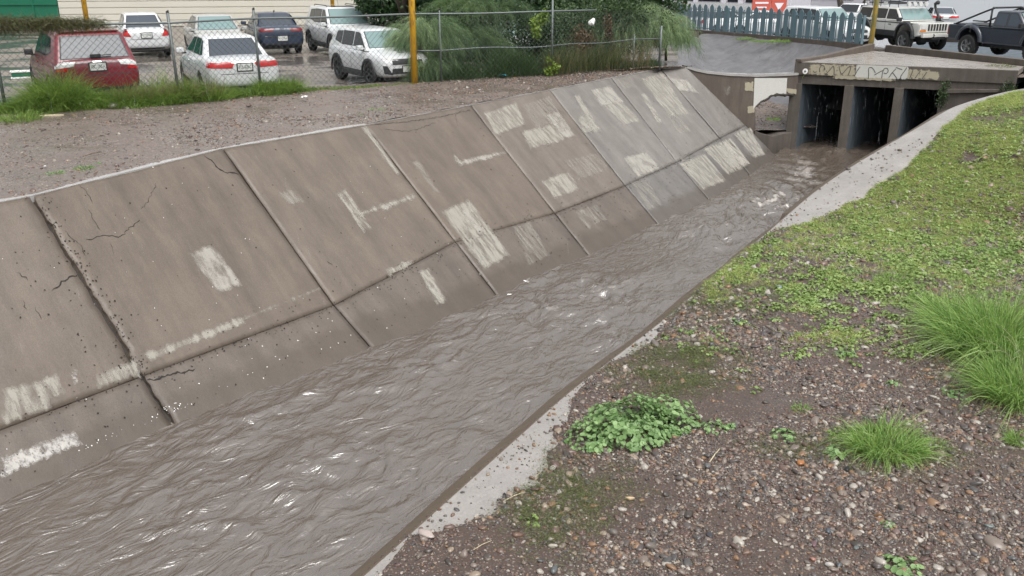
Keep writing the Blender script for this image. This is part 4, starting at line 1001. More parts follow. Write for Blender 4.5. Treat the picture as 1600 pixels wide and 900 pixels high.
feather(668, 62, 24.75, .75, .75, 7000, 'feathery wispy shrub in front of the near white suv windscreen', 14, (.4, .8))
feather(652, 108, 24.6, .65, .45, 5000, 'low wispy shrub hiding the front bumper of the near white suv', 15, (.3, .6))
feather(1045, 55, 30.2, .5, .45, 3000, 'small feathery shrub beside the left end of the palisade fence', 16, (.3, .6))
# tall reeds behind the last fence bays
M['reed'] = leafmat('dark_reed', (.03, .07, .02), (.10, .17, .05), trans=.2)
NR = 26000; tt = rng.random(NR); a_, b_, c_ = fence_pts[-3], fence_pts[-2], fence_pts[-1]
P0 = np.array([tuple(poly_at([a_, b_, c_], min(.999, .02+x*.97))) for x in tt])+np.stack([rng.normal(size=NR)*.1, .12+rng.random(NR)*.8, np.zeros(NR)-.05], 1)
Dd = np.stack([rng.normal(size=NR)*.25, -.1+rng.normal(size=NR)*.2, np.ones(NR)], 1)
gate_ = np.clip(.55+.5*vnoise(tt*14, tt*0, 21), .25, 1)
# species mix through shade: dry and green
tag(strands('tall_grass_strip', P0, Dd, (.5+.9*rng.random(NR))*gate_, .012, .35, M['reed'], None, 5, n=4, shade=rng.random(NR)*.9), 'dark tall grass growing along the foot of the fence', 'grass', kind='stuff')
NR = 900; tt = rng.random(NR)
P0 = np.array([tuple(poly_at([a_, b_, c_], min(.999, .45+x*.5))) for x in tt])+np.stack([rng.normal(size=NR)*.1, -.02+rng.random(NR)*.3, np.zeros(NR)-.05], 1)
tag(strands('dry_stalks', P0, np.stack([rng.normal(size=NR)*.15, -.1+rng.normal(size=NR)*.2, np.ones(NR)], 1), .6+.9*rng.random(NR), .010, .2, M['dry'], None, 6, n=4), 'dry straw coloured stalks leaning on the fence', 'dry stalks', kind='stuff')
# climbing vine and rusty hanging foliage
c = at_depth(846, 38, 25.4); vn = tag(leaf_cloud('climbing_vine', [tuple(at_depth(x, y, 25.3)) for x, y in ((850, 25), (836, 38), (838, 50), (846, 32))], [(.14, .1, .2)]*4, 420, .06, M['vine'], None, 3, shell=.1), 'bright yellow green vine climbing the thin fence post', 'vine')
vn2 = tag(leaf_cloud('climbing_vine', [tuple(at_depth(x, y, 25.3)) for x, y in ((860, 92), (868, 105), (856, 112))], [(.14, .1, .18)]*3, 300, .05, M['vine'], None, 4, shell=.1), 'small green creeper low on the thin fence post', 'vine')
M['rustleaf'] = leafmat('rusty_leaf', (.07, .045, .02), (.15, .09, .035), trans=.1)
tag(leaf_cloud('dead_branch', [tuple(at_depth(x, y, 26.6)) for x, y in ((906, 55), (910, 70), (950, 35), (952, 52), (920, 62))], [(.28, .12, .35), (.25, .12, .35), (.15, .1, .3), (.15, .1, .3), (.25, .1, .3)], 1500, .035, M['rustleaf'], None, 8, shell=.05), 'rusty brown dead foliage hanging under the white bag on the fence', 'dead foliage')
c = at_depth(925, 35, 26.5); bm = bmesh.new(); bmesh.ops.create_icosphere(bm, subdivisions=3, radius=.085)
for v in bm.verts:
    k = 1+.5*float(vnoise(np.array([v.co.x*18]), np.array([v.co.y*18+v.co.z*11]), 9)[0]); v.co = Vector((v.co.x*1.3*k, v.co.y*.5*k, v.co.z*k))
me = bpy.data.meshes.new('plastic_bag'); bm.to_mesh(me); bm.free(); o = link('plastic_bag', me, M['white'], smooth=True); o.location = c; o.rotation_euler = (0, -.5, .2); tag(o, 'crumpled white plastic bag caught on the fence below the feathery shrub', 'plastic bag')

# ================================================================== CHAIN LINK FENCE
FH_ = 1.78
fence = empty('chain_link_fence', fence_pts[2], 0, 'galvanised chain link fence between the gravel path and the parking lot', 'fence')
def fpt(t, z=0.0): p = poly_at(fence_pts, t); return V3(p.x, p.y, LOTZ+z)
# parameter of a picture column on the fence line
def fence_t(px):
    best = (1e9, 0)
    for k in range(1200):
        p = poly_at(fence_pts, k/1199)
        if p.y < 2: continue
        x, _, _ = proj(p.x, p.y, p.z); best = min(best, (abs(x-px), k/1199))
    return best[1]
t_y = fence_t(648)
def fchild(mb, nm, m_, **kw): return child(mb, nm, m_, fence, **kw)
def fh(t): # rail height, stepping down toward the far end
    return FH_ if t < t_y else FH_+( .02)*(t-t_y)
for px, extra, r_ in ((10, .10, .035), (282, .22, .034), (408, .22, .030), (690, .1, .022), (862, .45, .030), (989, -.75, .02), (1030, -.55, .038)):
    t = fence_t(px); p = fpt(t); mb = MB(); ln = .03 if px == 282 else 0
    mb.tube([p+V3(0, 0, -.1), p+V3(-ln, 0, FH_+extra)], r_, 10); fchild(mb, 'fence_post', M['galv'], smooth=True)
    if extra > 0: mb = MB(); mb.tube([p+V3(-ln, 0, FH_+extra), p+V3(-ln+.03, -.02, FH_+extra+.04)], [r_*1.2, r_*.3], 8); fchild(mb, 'post_cap', M['black'])
for px in (-300, -150):
    t = fence_t(px); p = fpt(t); mb = MB(); mb.tube([p+V3(0, 0, -.1), p+V3(0, 0, FH_+.2)], .032, 10); fchild(mb, 'fence_post', M['galv'], smooth=True)
t862, t1030 = fence_t(862), fence_t(1030); t930 = fence_t(928)
mb = MB(); mb.tube([fpt(k/60*t930, FH_+.01*math.sin(k*.7)) for k in range(61)], .024, 8); fchild(mb, 'top_rail', M['galv'], smooth=True)
mb = MB(); mb.tube([fpt(t_y+(t1030-t_y)*k/20, .86-.02*math.sin(k)) for k in range(21)], .018, 8); fchild(mb, 'middle_rail', M['galv'], smooth=True)
# woven wire: two families of straight wires
Lf = sum((b-a).length for a, b in zip(fence_pts[:-1], fence_pts[1:])); pitch = .115
Pp = [fpt(k/400) for k in range(401)]
def wire_family(sgn, ta, tb, H):
    V, F = [], []; s = ta*Lf
    while s < tb*Lf:
        b0 = len(V); s1 = s+sgn*H
        for q in range(7):
            f = q/6; t = (s+(s1-s)*f)/Lf; t = min(max(t, ta), tb); p = fpt(t, .03+H*f) ; p.y += .012*sgn
            for ang in (0, 2.09, 4.19): V.append((p.x-.0028*math.cos(ang)*sgn, p.y+.004*math.sin(ang)-.03, p.z+.0028*math.cos(ang)))
        for q in range(6):
            for k in range(3): F.append((b0+q*3+k, b0+q*3+(k+1) % 3, b0+q*3+3+(k+1) % 3, b0+q*3+3+k))
        s += pitch*1.25
    return V, F
for ta, tb, H in ((fence_t(-200), t_y, FH_-.05), (t_y, t1030, FH_-.08)):
    for sgn in (1, -1):
        V, F = wire_family(sgn, ta, tb, H)
        o = fast('wire_mesh', np.array(V), np.array(F), M['wire'], None); keepw(o, fence); o['kind'] = 'stuff'
# dried vine mat hanging along the top rail at the left
NV_ = 17000; tl_ = fence_t(-120); tr_ = fence_t(185)
u = rng.random(NV_); tt = tl_+(tr_-tl_)*u; dens = np.clip(1.35-1.05*np.clip((u-.6)/.4, 0, 1), .1, 1); k_ = rng.random(NV_) < dens; tt = tt[k_]; u = u[k_]
P0 = np.array([tuple(fpt(x)) for x in tt]); hh = FH_+.22-.18*u+.05*rng.normal(size=len(u))-np.abs(rng.normal(size=len(u)))*.13*(1.25-u); P0[:, 2] += hh; P0[:, 1] += rng.normal(size=len(u))*.07
D_ = rng.normal(size=(len(u), 3))*np.array([1, .4, .5])
tag(strands('vine_mat', P0, D_, .07+.15*rng.random(len(u)), .009, .5, M['vinedry'], None, 31, n=4, wob=.35), 'half dried vine tangle draped over the fence rail above the red car', 'vine', kind='stuff')

# ================================================================== GRASS AND GROUND PLANTS
def tuft(name, n_, h, spread, w, m_, seed, lean=.5, droop=.45, parent=None):
    r = np.random.default_rng(seed); a = r.random(n_)*6.283; q = np.sqrt(r.random(n_))*spread
    P0 = np.stack([np.cos(a)*q, np.sin(a)*q, np.full(n_, -.01)], 1)
    D = np.stack([np.cos(a)*(q/spread+.2)*lean+r.normal(size=n_)*.3, np.sin(a)*(q/spread+.2)*lean+r.normal(size=n_)*.3, np.ones(n_)], 1)
    h = h*np.clip(.85+.5*vnoise(np.cos(a)*q/spread*2.5+seed, np.sin(a)*q/spread*2.5, seed), .45, 1.3)
    return strands(name, P0, D, h*(.45+.7*r.random(n_)), w, droop*(.5+r.random(n_)), m_, parent, seed, n=5)
def place_tuft(px, py, z, n_, h, spread, w, m_, lab, cat='grass tuft', name='grass_tuft', seed=None, **kw):
    p = at(px, py, z)
    for _ in range(5):
        if p.x > -1 and py > 140:
            zz_, *_r = bank_z(np.array([p.x]), np.array([p.y])); p = at(px, py, float(zz_[0]))
    o = tuft(name, n_, h, spread, w, M[m_], seed or int(px*7+py), **kw); o.location = p; return tag(o, lab, cat)
# grass strip along the fence at left
segs = [(-120, 310, 1.6, 24000), (290, 470, .75, 9000), (470, 660, .26, 3400)]
for xa, xb, hgt, cnt in segs:
    ta, tb = fence_t(xa), fence_t(xb); tt = ta+(tb-ta)*rng.random(cnt)
    off = rng.normal(size=cnt)*.16-.28*(hgt > .3)*rng.random(cnt)-.06
    P0 = np.array([tuple(fpt(x)) for x in tt]); P0[:, 0] += off*(-.35)*-1; P0[:, 1] += off; P0[:, 2] -= .03
    clump = np.clip(.72+.45*vnoise(tt*Lf*1.0, tt*0, 71)+.25*vnoise(tt*Lf*3.1, tt*0, 72), .5, 1.2); clump *= np.clip(1-np.abs(off)*.9, .4, 1)
    if xa < 0: clump *= np.clip((tt-fence_t(-60))/(fence_t(90)-fence_t(-60)), .45, 1)
    D = np.stack([rng.normal(size=cnt)*.38, -.12+rng.normal(size=cnt)*.38, np.ones(cnt)], 1)
    tag(strands('fence_grass', P0, D, hgt*clump*(.6+.6*rng.random(cnt)), .012, .5, M['fencegrass'], None, 40+int(hgt*10), n=5), 'green grass growing along the foot of the chain link fence', 'grass', kind='stuff')
# seedy ochre stalks in it
cnt = 1500; tt = fence_t(190)+(fence_t(350)-fence_t(190))*rng.random(cnt); P0 = np.array([tuple(fpt(x)) for x in tt]); P0[:, 1] -= .05+rng.random(cnt)*.25
tag(strands('seed_stalks', P0, np.stack([rng.normal(size=cnt)*.4, -.1+rng.normal(size=cnt)*.3, np.ones(cnt)], 1), .35+.6*rng.random(cnt), .010, .35, M['dry'], None, 47, n=5), 'ochre seed stalks standing in the tall grass by the fence', 'grass', kind='stuff')
for (px, py, n_, h, s_, lab) in [(30, 188, 500, .32, .40, 'low bright grass clump at the left edge of the gravel path'), (62, 178, 420, .30, .35, 'bright grass clump at the foot of the fence in front of the red car mirror'),
        (98, 172, 420, .34, .35, 'bright grass clump left of the grey rock on the path'), (215, 168, 260, .22, .22, 'small bright grass clump right of the grey rock on the path'), (135, 152, 800, .90, .45, 'tall bushy grass clump in front of the red car rear corner'), (250, 152, 900, 1.05, .50, 'tall ochre tinged grass clump left of the leaning fence post'),
        (335, 155, 700, .90, .45, 'bushy grass clump in front of the near white sedan bumper'), (425, 148, 300, .28, .3, 'short grass clump at the second fence post')]:
    place_tuft(px, py, LOTZ, n_, h, s_, .012, 'fencegrass', lab)
for (px, py, n_, h, s_, lab) in [(85, 270, 90, .10, .12, 'small green weed on the gravel by the lining top, leftmost'), (130, 262, 110, .11, .14, 'second small green weed on the gravel by the lining top'), (150, 255, 50, .07, .08, 'tiny green weed beside the second small weed'),
        (587, 172, 130, .12, .18, 'low green weed on the gravel below the yellow post'), (570, 178, 60, .07, .14, 'flat weed patch left of the low weed on the far gravel')]:
    place_tuft(px, py, 2.94, n_, h, s_, .014, 'weed', lab, 'weed', 'small_weed', lean=1.4)
# large grass clumps on the near bank
M['grasslight'] = leafmat('light_grass', (.24, .36, .10), (.42, .55, .24))
def clump_group(px, py, n_, h, s_, lab, seeds=0, w=.013, m_='grass'):
    z, *_q = 0, 0
    p = at(px, py, .5)
    for _ in range(6):
        zz_, *_r = bank_z(np.array([p.x]), np.array([p.y])); p = at(px, py, float(zz_[0]))
    root = empty('grass_clump', p, 0, lab, 'grass clump')
    b = tuft('blades', n_, h, s_, w, M[m_], int(px), .55, .62); b.parent = root
    b = tuft('arching_blades', n_//5, h*1.15, s_*.9, w*1.25, M['grasslight'], int(px)+5, 1.1, .95); b.parent = root
    b = tuft('dead_blades', n_//9, h*.8, s_*1.05, w*.8, M['dry'], int(px)+9, 1.4, .8); b.parent = root
    for k in range(seeds):
        a = random.uniform(0, 6.28); L = h*random.uniform(.9, 1.25); P = [Vector((math.cos(a)*L*.55*t*t+.2*s_*math.cos(a), math.sin(a)*L*.55*t*t, L*(t-.35*t*t*t))) for t in np.linspace(0, 1, 8)]
        mb = MB(); mb.tube(P, [.0022]*5+[.004, .0055, .002], 5); mb.build('seed_head', M['seed'], root)
    return root
clump_group(1562, 545, 3200, 1.45, .70, 'largest bright grass clump at the right edge of the bank', 12, .017)
clump_group(1490, 505, 1100, 1.0, .42, 'bright grass clump joined to the left side of the largest clump', 4)
clump_group(1600, 620, 1600, 1.1, .5, 'bright grass clump at the lower right of the largest clump', 8)
clump_group(1385, 700, 1300, .60, .40, 'medium bright grass clump standing alone on the gravel right of centre', 7, .012)
clump_group(1330, 690, 420, .26, .26, 'low loose grass beside the lone medium clump', 2, .008)
clump_group(1250, 640, 150, .20, .10, 'small upright grass tuft left of the lone medium clump', 0, .008)
clump_group(1592, 690, 260, .30, .14, 'small grass tuft at the right edge below the largest clump', 2, .009)
clump_group(1455, 700, 260, .20, .22, 'short grass fringe right of the lone medium clump', 1, .008)
for k, (px, py) in enumerate([(1450, 470), (1395, 440), (1500, 400), (1565, 395)]):
    clump_group(px, py, 500, .26, .32, ['short grass tuft just left of the largest clump', 'short grass tuft further left beyond the largest clump', 'short grass tuft behind the largest clump', 'short grass tuft at the right edge behind the largest clump'][k], 0, .009)

# ---- leafy weeds (round leaves on stems)
def leafy(name, n_, rad, h, ls, m_, seed, parent=None):
    """low bushy plant: n_ roundish cupped leaves on stems"""
    r = np.random.default_rng(seed); a = r.random(n_)*6.283; q = np.sqrt(r.random(n_))*rad
    lump = .75+.5*vnoise(np.cos(a)*q/rad*2.2, np.sin(a)*q/rad*2.2, seed)
    P = np.stack([np.cos(a)*q, np.sin(a)*q, h*lump*(1-(q/rad)**2*.75)*(.35+.75*r.random(n_)**.5)], 1)
    nrm_ = np.stack([np.cos(a)*(.2+q/rad)*.6+r.normal(size=n_)*.35, np.sin(a)*(.2+q/rad)*.6+r.normal(size=n_)*.35, np.ones(n_)], 1); nrm_ /= np.linalg.norm(nrm_, axis=1)[:, None]
    t = np.cross(nrm_, r.normal(size=(n_, 3))); t /= np.linalg.norm(t, axis=1)[:, None]; b = np.cross(nrm_, t); s = ls*(.5+.8*r.random(n_))[:, None]
    V = np.stack([P-t*s, P-t*s*.45+b*s*.75, P+t*s*.5+b*s*.7, P+t*s*1.0, P+t*s*.5-b*s*.7, P-t*s*.45-b*s*.75, P-nrm_*s*.28], 1).reshape(-1, 3)
    i0 = (np.arange(n_)*7)[:, None]; F = np.concatenate([np.stack([i0+k, i0+(k+1) % 6, i0+6], 2) for k in range(6)], 1).reshape(-1, 3)
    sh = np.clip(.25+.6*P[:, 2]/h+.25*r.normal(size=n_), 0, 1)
    return fast(name, V, F, M[m_], parent, smooth=False, col=np.repeat(np.repeat(sh[:, None], 3, 1), 7, 0))
def bank_pt(px, py):
    p = at(px, py, .5)
    for _ in range(6):
        zz_, *_r = bank_z(np.array([p.x]), np.array([p.y])); p = at(px, py, float(zz_[0]))
    return p
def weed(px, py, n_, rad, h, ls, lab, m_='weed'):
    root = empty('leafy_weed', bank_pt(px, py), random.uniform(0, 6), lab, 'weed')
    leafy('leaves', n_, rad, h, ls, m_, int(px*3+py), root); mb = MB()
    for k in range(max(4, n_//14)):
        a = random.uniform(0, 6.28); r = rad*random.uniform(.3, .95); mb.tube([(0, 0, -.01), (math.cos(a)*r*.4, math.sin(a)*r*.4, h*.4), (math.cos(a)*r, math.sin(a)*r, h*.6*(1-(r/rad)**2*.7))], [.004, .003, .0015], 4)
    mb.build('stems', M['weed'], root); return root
weed(985, 672, 900, .60, .50, .036, 'big leafy green weed with round leaves by the channel edge')
weed(925, 690, 260, .36, .26, .032, 'lower left lobe of round leaved weed creeping onto the concrete')
weed(1045, 660, 420, .42, .36, .032, 'round leaved weed at the upper right of the big leafy weed')
weed(1115, 668, 60, .22, .08, .026, 'sparse leafy runner right of the big leafy weed')
weed(1142, 668, 22, .07, .08, .028, 'small bright leaf cluster at the end of the sparse runner')
weed(1225, 682, 60, .18, .09, .030, 'leafy weed left of the lone medium grass clump')
weed(1308, 710, 50, .16, .08, .034, 'broad leaved weed at the lower left of the lone grass clump')
weed(1410, 886, 70, .20, .09, .034, 'pale leafy weed at the bottom edge of the picture')
weed(1390, 822, 26, .09, .05, .020, 'tiny weed among the bottom pebbles')
weed(1322, 552, 40, .16, .07, .026, 'small leafy weed in the middle of the gravel')
weed(1155, 505, 40, .16, .08, .026, 'small leafy weed right of the bare concrete strip')
weed(1120, 515, 36, .14, .07, .026, 'small leafy weed left of its twin near the strip')
weed(1330, 425, 60, .20, .09, .026, 'leafy weed amid gravel on the middle of the bank')
weed(1210, 500, 20, .10, .05, .022, 'tiny pale weed between gravel stones')
weed(1500, 615, 60, .22, .10, .028, 'leafy weed under the left side of the largest clump')
weed(1395, 600, 30, .14, .06, .024, 'small flat weed above the lone grass clump')
# ================================================================== VEHICLES (local frame: +X forward, origin on the ground)
from mathutils.bvhtree import BVHTree
M['glass_dark'] = mat('dark_side_glass', (.018, .022, .026), .06); M['glass_rear'] = mat('rear_glass', (.055, .065, .08), .08); M['glass_front'] = mat('windscreen_glass', (.17, .25, .25), .10)  # windscreen base painted pale teal for sky reflection and rain
M['glass_white'] = M['glass_rear']
M['tyre'] = mat('tyre_rubber', (.018, .018, .018), .75); M['rim'] = mat('alloy_rim', (.30, .31, .32), .3, .8); M['rim_dark'] = mat('dark_alloy_rim', (.08, .085, .09), .35, .7)
M['lamp_red'] = mat('red_lamp_lens', (.42, .012, .012), .12); M['lamp_clear'] = mat('clear_lamp_lens', (.55, .56, .55), .1); M['lamp_smoke'] = mat('smoked_red_lamp', (.16, .012, .014), .12)
M['chrome'] = mat('chrome_trim', (.7, .7, .7), .12, 1.0); M['trim'] = mat('black_trim', (.022, .023, .025), .55); M['plate'] = mat('number_plate', (.62, .64, .62), .5); M['amber'] = mat('amber_lens', (.6, .2, .02), .2)
M['seam'] = mat('panel_seam', (.05, .05, .05), .8); M['plate_ink'] = mat('plate_ink', (.04, .06, .05), .6)
def carpaint(nm, c, rough=.14):
    m = mat(nm, c, .35); n = NT(m); n.b.inputs['Coat Weight'].default_value = .7; n.b.inputs['Coat Roughness'].default_value = .06
    n.color(n.mix(n.noise(2.2, detail=5), c, tuple(x*.86 for x in c)))
    n.rough(n.ramp(n.vor(42, out='Distance'), [(.12, .12), (.2, .42)]))
    return m
def lathe(prof, n=28, axis='y'):
    V, F = [], []
    for i in range(n):
        a = 2*math.pi*i/n
        for r, w in prof: V.append((r*math.cos(a), w, r*math.sin(a)))
    k = len(prof)
    for i in range(n):
        for j in range(k-1): F.append((i*k+j, i*k+j+1, ((i+1) % n)*k+j+1, ((i+1) % n)*k+j))
    return V, F
WH = {}
def wheel(root, x, y, r, w, rimkey='rim', out=1):
    key = (round(r, 2), round(w, 2), rimkey, out)
    if key not in WH:
        V, F = lathe([(r*.62, -w/2), (r*.90, -w/2), (r*.985, -w*.38), (r, 0), (r*.985, w*.38), (r*.90, w/2), (r*.62, w/2)]); mb = MB(); mb.add(V, F)
        for k in range(24):
            a = 2*math.pi*k/24; Mx = Matrix.Rotation(-a, 4, 'Y') @ Matrix.Translation((r*.992, 0, 0)); mb.box((0, 0, 0), (.012, w*.8, r*.09), M=Mx)
        ty = mb.v, mb.f
        mb2 = MB(); o = out*w*.42
        V, F = lathe([(r*.64, o), (r*.60, o+out*.008), (r*.56, o-out*.01), (r*.54, o-out*.09), (.001, o-out*.09)]); mb2.add(V, F)
        for k in range(5):
            for s_ in (-.11, .11):
                a = 2*math.pi*k/5+s_; Mx = Matrix.Rotation(-a, 4, 'Y'); mb2.box((r*.32, o-out*.022, 0), (r*.52, .03, r*.085), M=Mx)
        V, F = lathe([(r*.15, o-out*.02), (r*.14, o+out*.004), (.001, o+out*.008)], 12); mb2.add(V, F)
        WH[key] = (ty, (mb2.v, mb2.f), None)
    ty, rm_, cached = WH[key]
    if cached is None:
        me = bpy.data.meshes.new('tyre'); me.from_pydata(ty[0], [], ty[1]); me.materials.append(M['tyre']); me2 = bpy.data.meshes.new('rim'); me2.from_pydata(rm_[0], [], rm_[1]); me2.materials.append(M[rimkey])
        for q in (me, me2): q.update()
        WH[key] = (ty, rm_, (me, me2)); cached = (me, me2)
    wo_ = bpy.data.objects.new('wheel', cached[0]); COL.objects.link(wo_); wo_.parent = root; wo_.location = (x, y, r)
    rr_ = bpy.data.objects.new('rim', cached[1]); COL.objects.link(rr_); rr_.parent = wo_; wo_.rotation_euler = (0, random.uniform(0, 1.2), 0)
def loft_body(st, ex=.80):
    """st rows: x, z bottom, z top, half width"""
    V, F = [], []; NR_ = 0
    for x, zb, zt, w in st:
        h = zt-zb
        half = [(.0, zb), (w*.80, zb), (w*.965, zb+h*.10), (w*1.0, zb+h*.38), (w*1.0, zb+h*.60), (w*.975, zb+h*.82), (w*.90, zt-h*.02), (w*.55, zt+.012), (0, zt+.02)]
        ring = [(x, y, z) for y, z in half]+[(x, -y, z) for y, z in half[-2:0:-1]]
        NR_ = len(ring); V += ring
    for i in range(len(st)-1):
        for k in range(NR_): F.append((i*NR_+k, (i+1)*NR_+k, (i+1)*NR_+(k+1) % NR_, i*NR_+(k+1) % NR_))
    F.append(tuple(range(NR_))); F.append(tuple((len(st)-1)*NR_+k for k in reversed(range(NR_))))
    return V, F
def evalmesh(o):
    dg = bpy.context.evaluated_depsgraph_get(); dg.update(); e = o.evaluated_get(dg); me = bpy.data.meshes.new_from_object(e); return me
def cabin_mesh(c, zb, H):
    """c: xrb, xrt, xft, xfb, wb, wt"""
    xrb, xrt, xft, xfb, wb, wt = c; V, F = [], []
    def ring(f, ins, z):
        xr = xrb+(xrt-xrb)*f+ins; xf = xfb+(xft-xfb)*f-ins; w = wb+(wt-wb)*f-ins; r = .10; pts = []
        for cx, cy, a0 in ((xf-r, w-r, 0), (xr+r, w-r, 90), (xr+r, -w+r, 180), (xf-r, -w+r, 270)):
            for k in range(4): a = R(a0+30*k); pts.append((cx+r*math.cos(a), cy+r*math.sin(a), z))
        return pts
    rings = [ring(0, 0, zb), ring(.5, 0, zb+(H-zb)*.5), ring(.90, 0, zb+(H-zb)*.90), ring(.97, .03, zb+(H-zb)*.965), ring(1, .12, H-.008), ring(1, .35, H+.008)]
    for rg in rings: V += rg
    n_ = 16
    for i in range(len(rings)-1):
        for k in range(n_): F.append((i*n_+k, i*n_+(k+1) % n_, (i+1)*n_+(k+1) % n_, (i+1)*n_+k))
    F.append(tuple((len(rings)-1)*n_+k for k in range(n_))); F.append(tuple(reversed(range(n_))))
    return V, F
class Car:
    def __init__(s, name, paint, label, cat, loc, rz, group=None, scale=1.0):
        s.root = empty(name, loc, rz, label, cat, group); s.root.scale = (scale,)*3; s.paint = paint
    def part(s, mb, nm, m, **kw): return mb.build(nm, m, s.root, **kw)
    def body(s, st, wb_x, R_, W, H, cab, zb, arch=.05, sub=2):
        V, F = loft_body(st); me = bpy.data.meshes.new('body'); me.from_pydata(V, [], F); bm = bmesh.new(); bm.from_mesh(me); bmesh.ops.recalc_face_normals(bm, faces=bm.faces); bm.to_mesh(me); bm.free()
        o = bpy.data.objects.new('body', me); COL.objects.link(o); md = o.modifiers.new('s', 'SUBSURF'); md.levels = sub
        cm = MB()
        for x in wb_x:
            ring = [(x+(R_+arch)*math.cos(2*math.pi*k/28), -1.3, R_+(R_+arch)*math.sin(2*math.pi*k/28)) for k in range(28)]; cm.prism(ring, (0, 2.6, 0))
        co_ = cm.build('cut'); bmx = bmesh.new(); bmx.from_mesh(co_.data); bmesh.ops.recalc_face_normals(bmx, faces=bmx.faces); bmx.to_mesh(co_.data); bmx.free()
        me0 = evalmesh(o); s.bvh = BVHTree.FromPolygons([v.co for v in me0.vertices], [p.vertices[:] for p in me0.polygons])
        bo = o.modifiers.new('b', 'BOOLEAN'); bo.operation = 'DIFFERENCE'; bo.solver = 'EXACT'; bo.object = co_
        me1 = evalmesh(o); bpy.data.objects.remove(o); bpy.data.objects.remove(co_)
        me1.name = 'body'; me1.materials.clear(); s.b = link('body', me1, s.paint, s.root); me1.polygons.foreach_set('use_smooth', [True]*len(me1.polygons))
        try: me1.set_sharp_from_angle(angle=R(38))
        except Exception: pass
        V, F = cabin_mesh(cab, zb-.05, H); mb = MB(); mb.add(V, F); s.cabin = s.part(mb, 'roof', s.paint, smooth=True); s.cabin.data.set_sharp_from_angle(angle=R(50)); s.cab = cab; s.zb = zb-.05; s.H = H
        mb = MB(); xs_ = [a for a, *_ in st]; mb.box(((xs_[0]+xs_[-1])/2, 0, .36), ((xs_[-1]-xs_[0])*.86, W*.72, .30)); s.part(mb, 'underbody', M['trim'])
    def glass_end(s, which, m, f0=.16, f1=.88, k=.86):
        xrb, xrt, xft, xfb, wb, wt = s.cab; h = s.H-s.zb
        a, b = (xfb, xft) if which > 0 else (xrb, xrt); P = []
        for f, sg in ((f0, -1), (f0, 1), (f1, 1), (f1, -1)):
            P.append(Vector((a+(b-a)*f, sg*(wb+(wt-wb)*f)*k, s.zb+h*f)))
        n_ = (P[1]-P[0]).cross(P[3]-P[0]).normalized(); n_ = n_ if n_.x*which > 0 else -n_
        P = [p-n_*.004 for p in P]; mb = MB(); mb.prism(P, n_*.014); o = s.part(mb, 'windscreen' if which > 0 else 'rear_window', m, bevel=.004)
        Q = [p+(p-sum(P, Vector())/4).normalized()*.03-n_*.003 for p in P]; mb = MB(); mb.prism(Q, n_*.012); s.part(mb, 'window_seal', M['trim'])
        return P, n_
    def glass_side(s, poly, m=None, sides=(1, -1)):
        xrb, xrt, xft, xfb, wb, wt = s.cab; h = s.H-s.zb
        for sg in sides:
            P = [Vector((x, sg*((wb+(wt-wb)*f)-.006), s.zb+h*f)) for x, f in poly]; mb = MB(); mb.prism(P, (0, sg*.012, 0)); s.part(mb, 'side_window', m or M['glass_dark'])
            c = sum(P, Vector())/len(P); Q = [c+(p-c)*1.09-Vector((0, sg*.003, 0)) for p in P]; mb = MB(); mb.prism(Q, (0, sg*.010, 0)); s.part(mb, 'window_seal', M['trim'])
    def decal(s, nm, quad, d, m, off=.006, nu=8, nv=5, parent=None, thick=.0):
        """quad: 4 points in the body frame, cast along d on the body surface"""
        d = Vector(d).normalized(); Q = [Vector(q) for q in quad]; V = []; okc = 0
        for i in range(nu):
            for j in range(nv):
                u, v = i/(nu-1), j/(nv-1); p = (Q[0]*(1-u)+Q[1]*u)*(1-v)+(Q[3]*(1-u)+Q[2]*u)*v; h = s.bvh.ray_cast(p-d*2, d, 5)
                if h[0] is not None: V.append(h[0]-d*off); okc += 1
                else: V.append(p)
        return fast(nm, np.array([tuple(v) for v in V]), grid(nu, nv), m, parent or s.root, smooth=True)
    def plate(s, x, z, dirx, text=None, w=.34, h=.16, y=0):
        h_ = s.bvh.ray_cast(Vector((x*2, y, z)), Vector((-1 if x > 0 else 1, 0, 0)), 8); xx = (h_[0].x if h_[0] else x)+(.012 if x > 0 else -.012)
        mb = MB(); mb.box((xx, y, z), (.014, w+.05, h+.05)); s.part(mb, 'plate_frame', M['trim']); mb = MB(); mb.box((xx+(.006 if x > 0 else -.006), y, z), (.012, w, h)); pl = s.part(mb, 'number_plate', M['plate'])
        if text:
            cu = bpy.data.curves.new('t', 'FONT'); cu.body = text; cu.size = h*.78; cu.align_x = 'CENTER'; cu.align_y = 'CENTER'; cu.extrude = .001; cu.resolution_u = 2
            t = bpy.data.objects.new('t', cu); COL.objects.link(t); me = evalmesh(t); bpy.data.objects.remove(t)
            o = link('plate_text', me, M['plate_ink'], pl); o.location = (xx+(.014 if x > 0 else -.014), y, z); o.rotation_euler = (math.pi/2, 0, math.pi/2 if x > 0 else -math.pi/2); o.scale = (w/ max(.01, me_w(me))*.9, 1, 1)
    def wheels(s, wb_x, y, r, w=.21, rim='rim'):
        for x in wb_x:
            wheel(s.root, x, y, r, w, rim, 1); wheel(s.root, x, -y, r, w, rim, -1)
    def mirrors(s, x, y, z, m=None):
        for sg in (1, -1):
            mb = MB(); mb.box((x, sg*(y+.13), z+.03), (.13, .20, .14)); o = s.part(mb, 'wing_mirror', m or s.paint, bevel=.035); mb = MB(); mb.box((x, sg*(y+.03), z-.04), (.07, .12, .04)); mb.build('mirror_stalk', M['trim'], o)
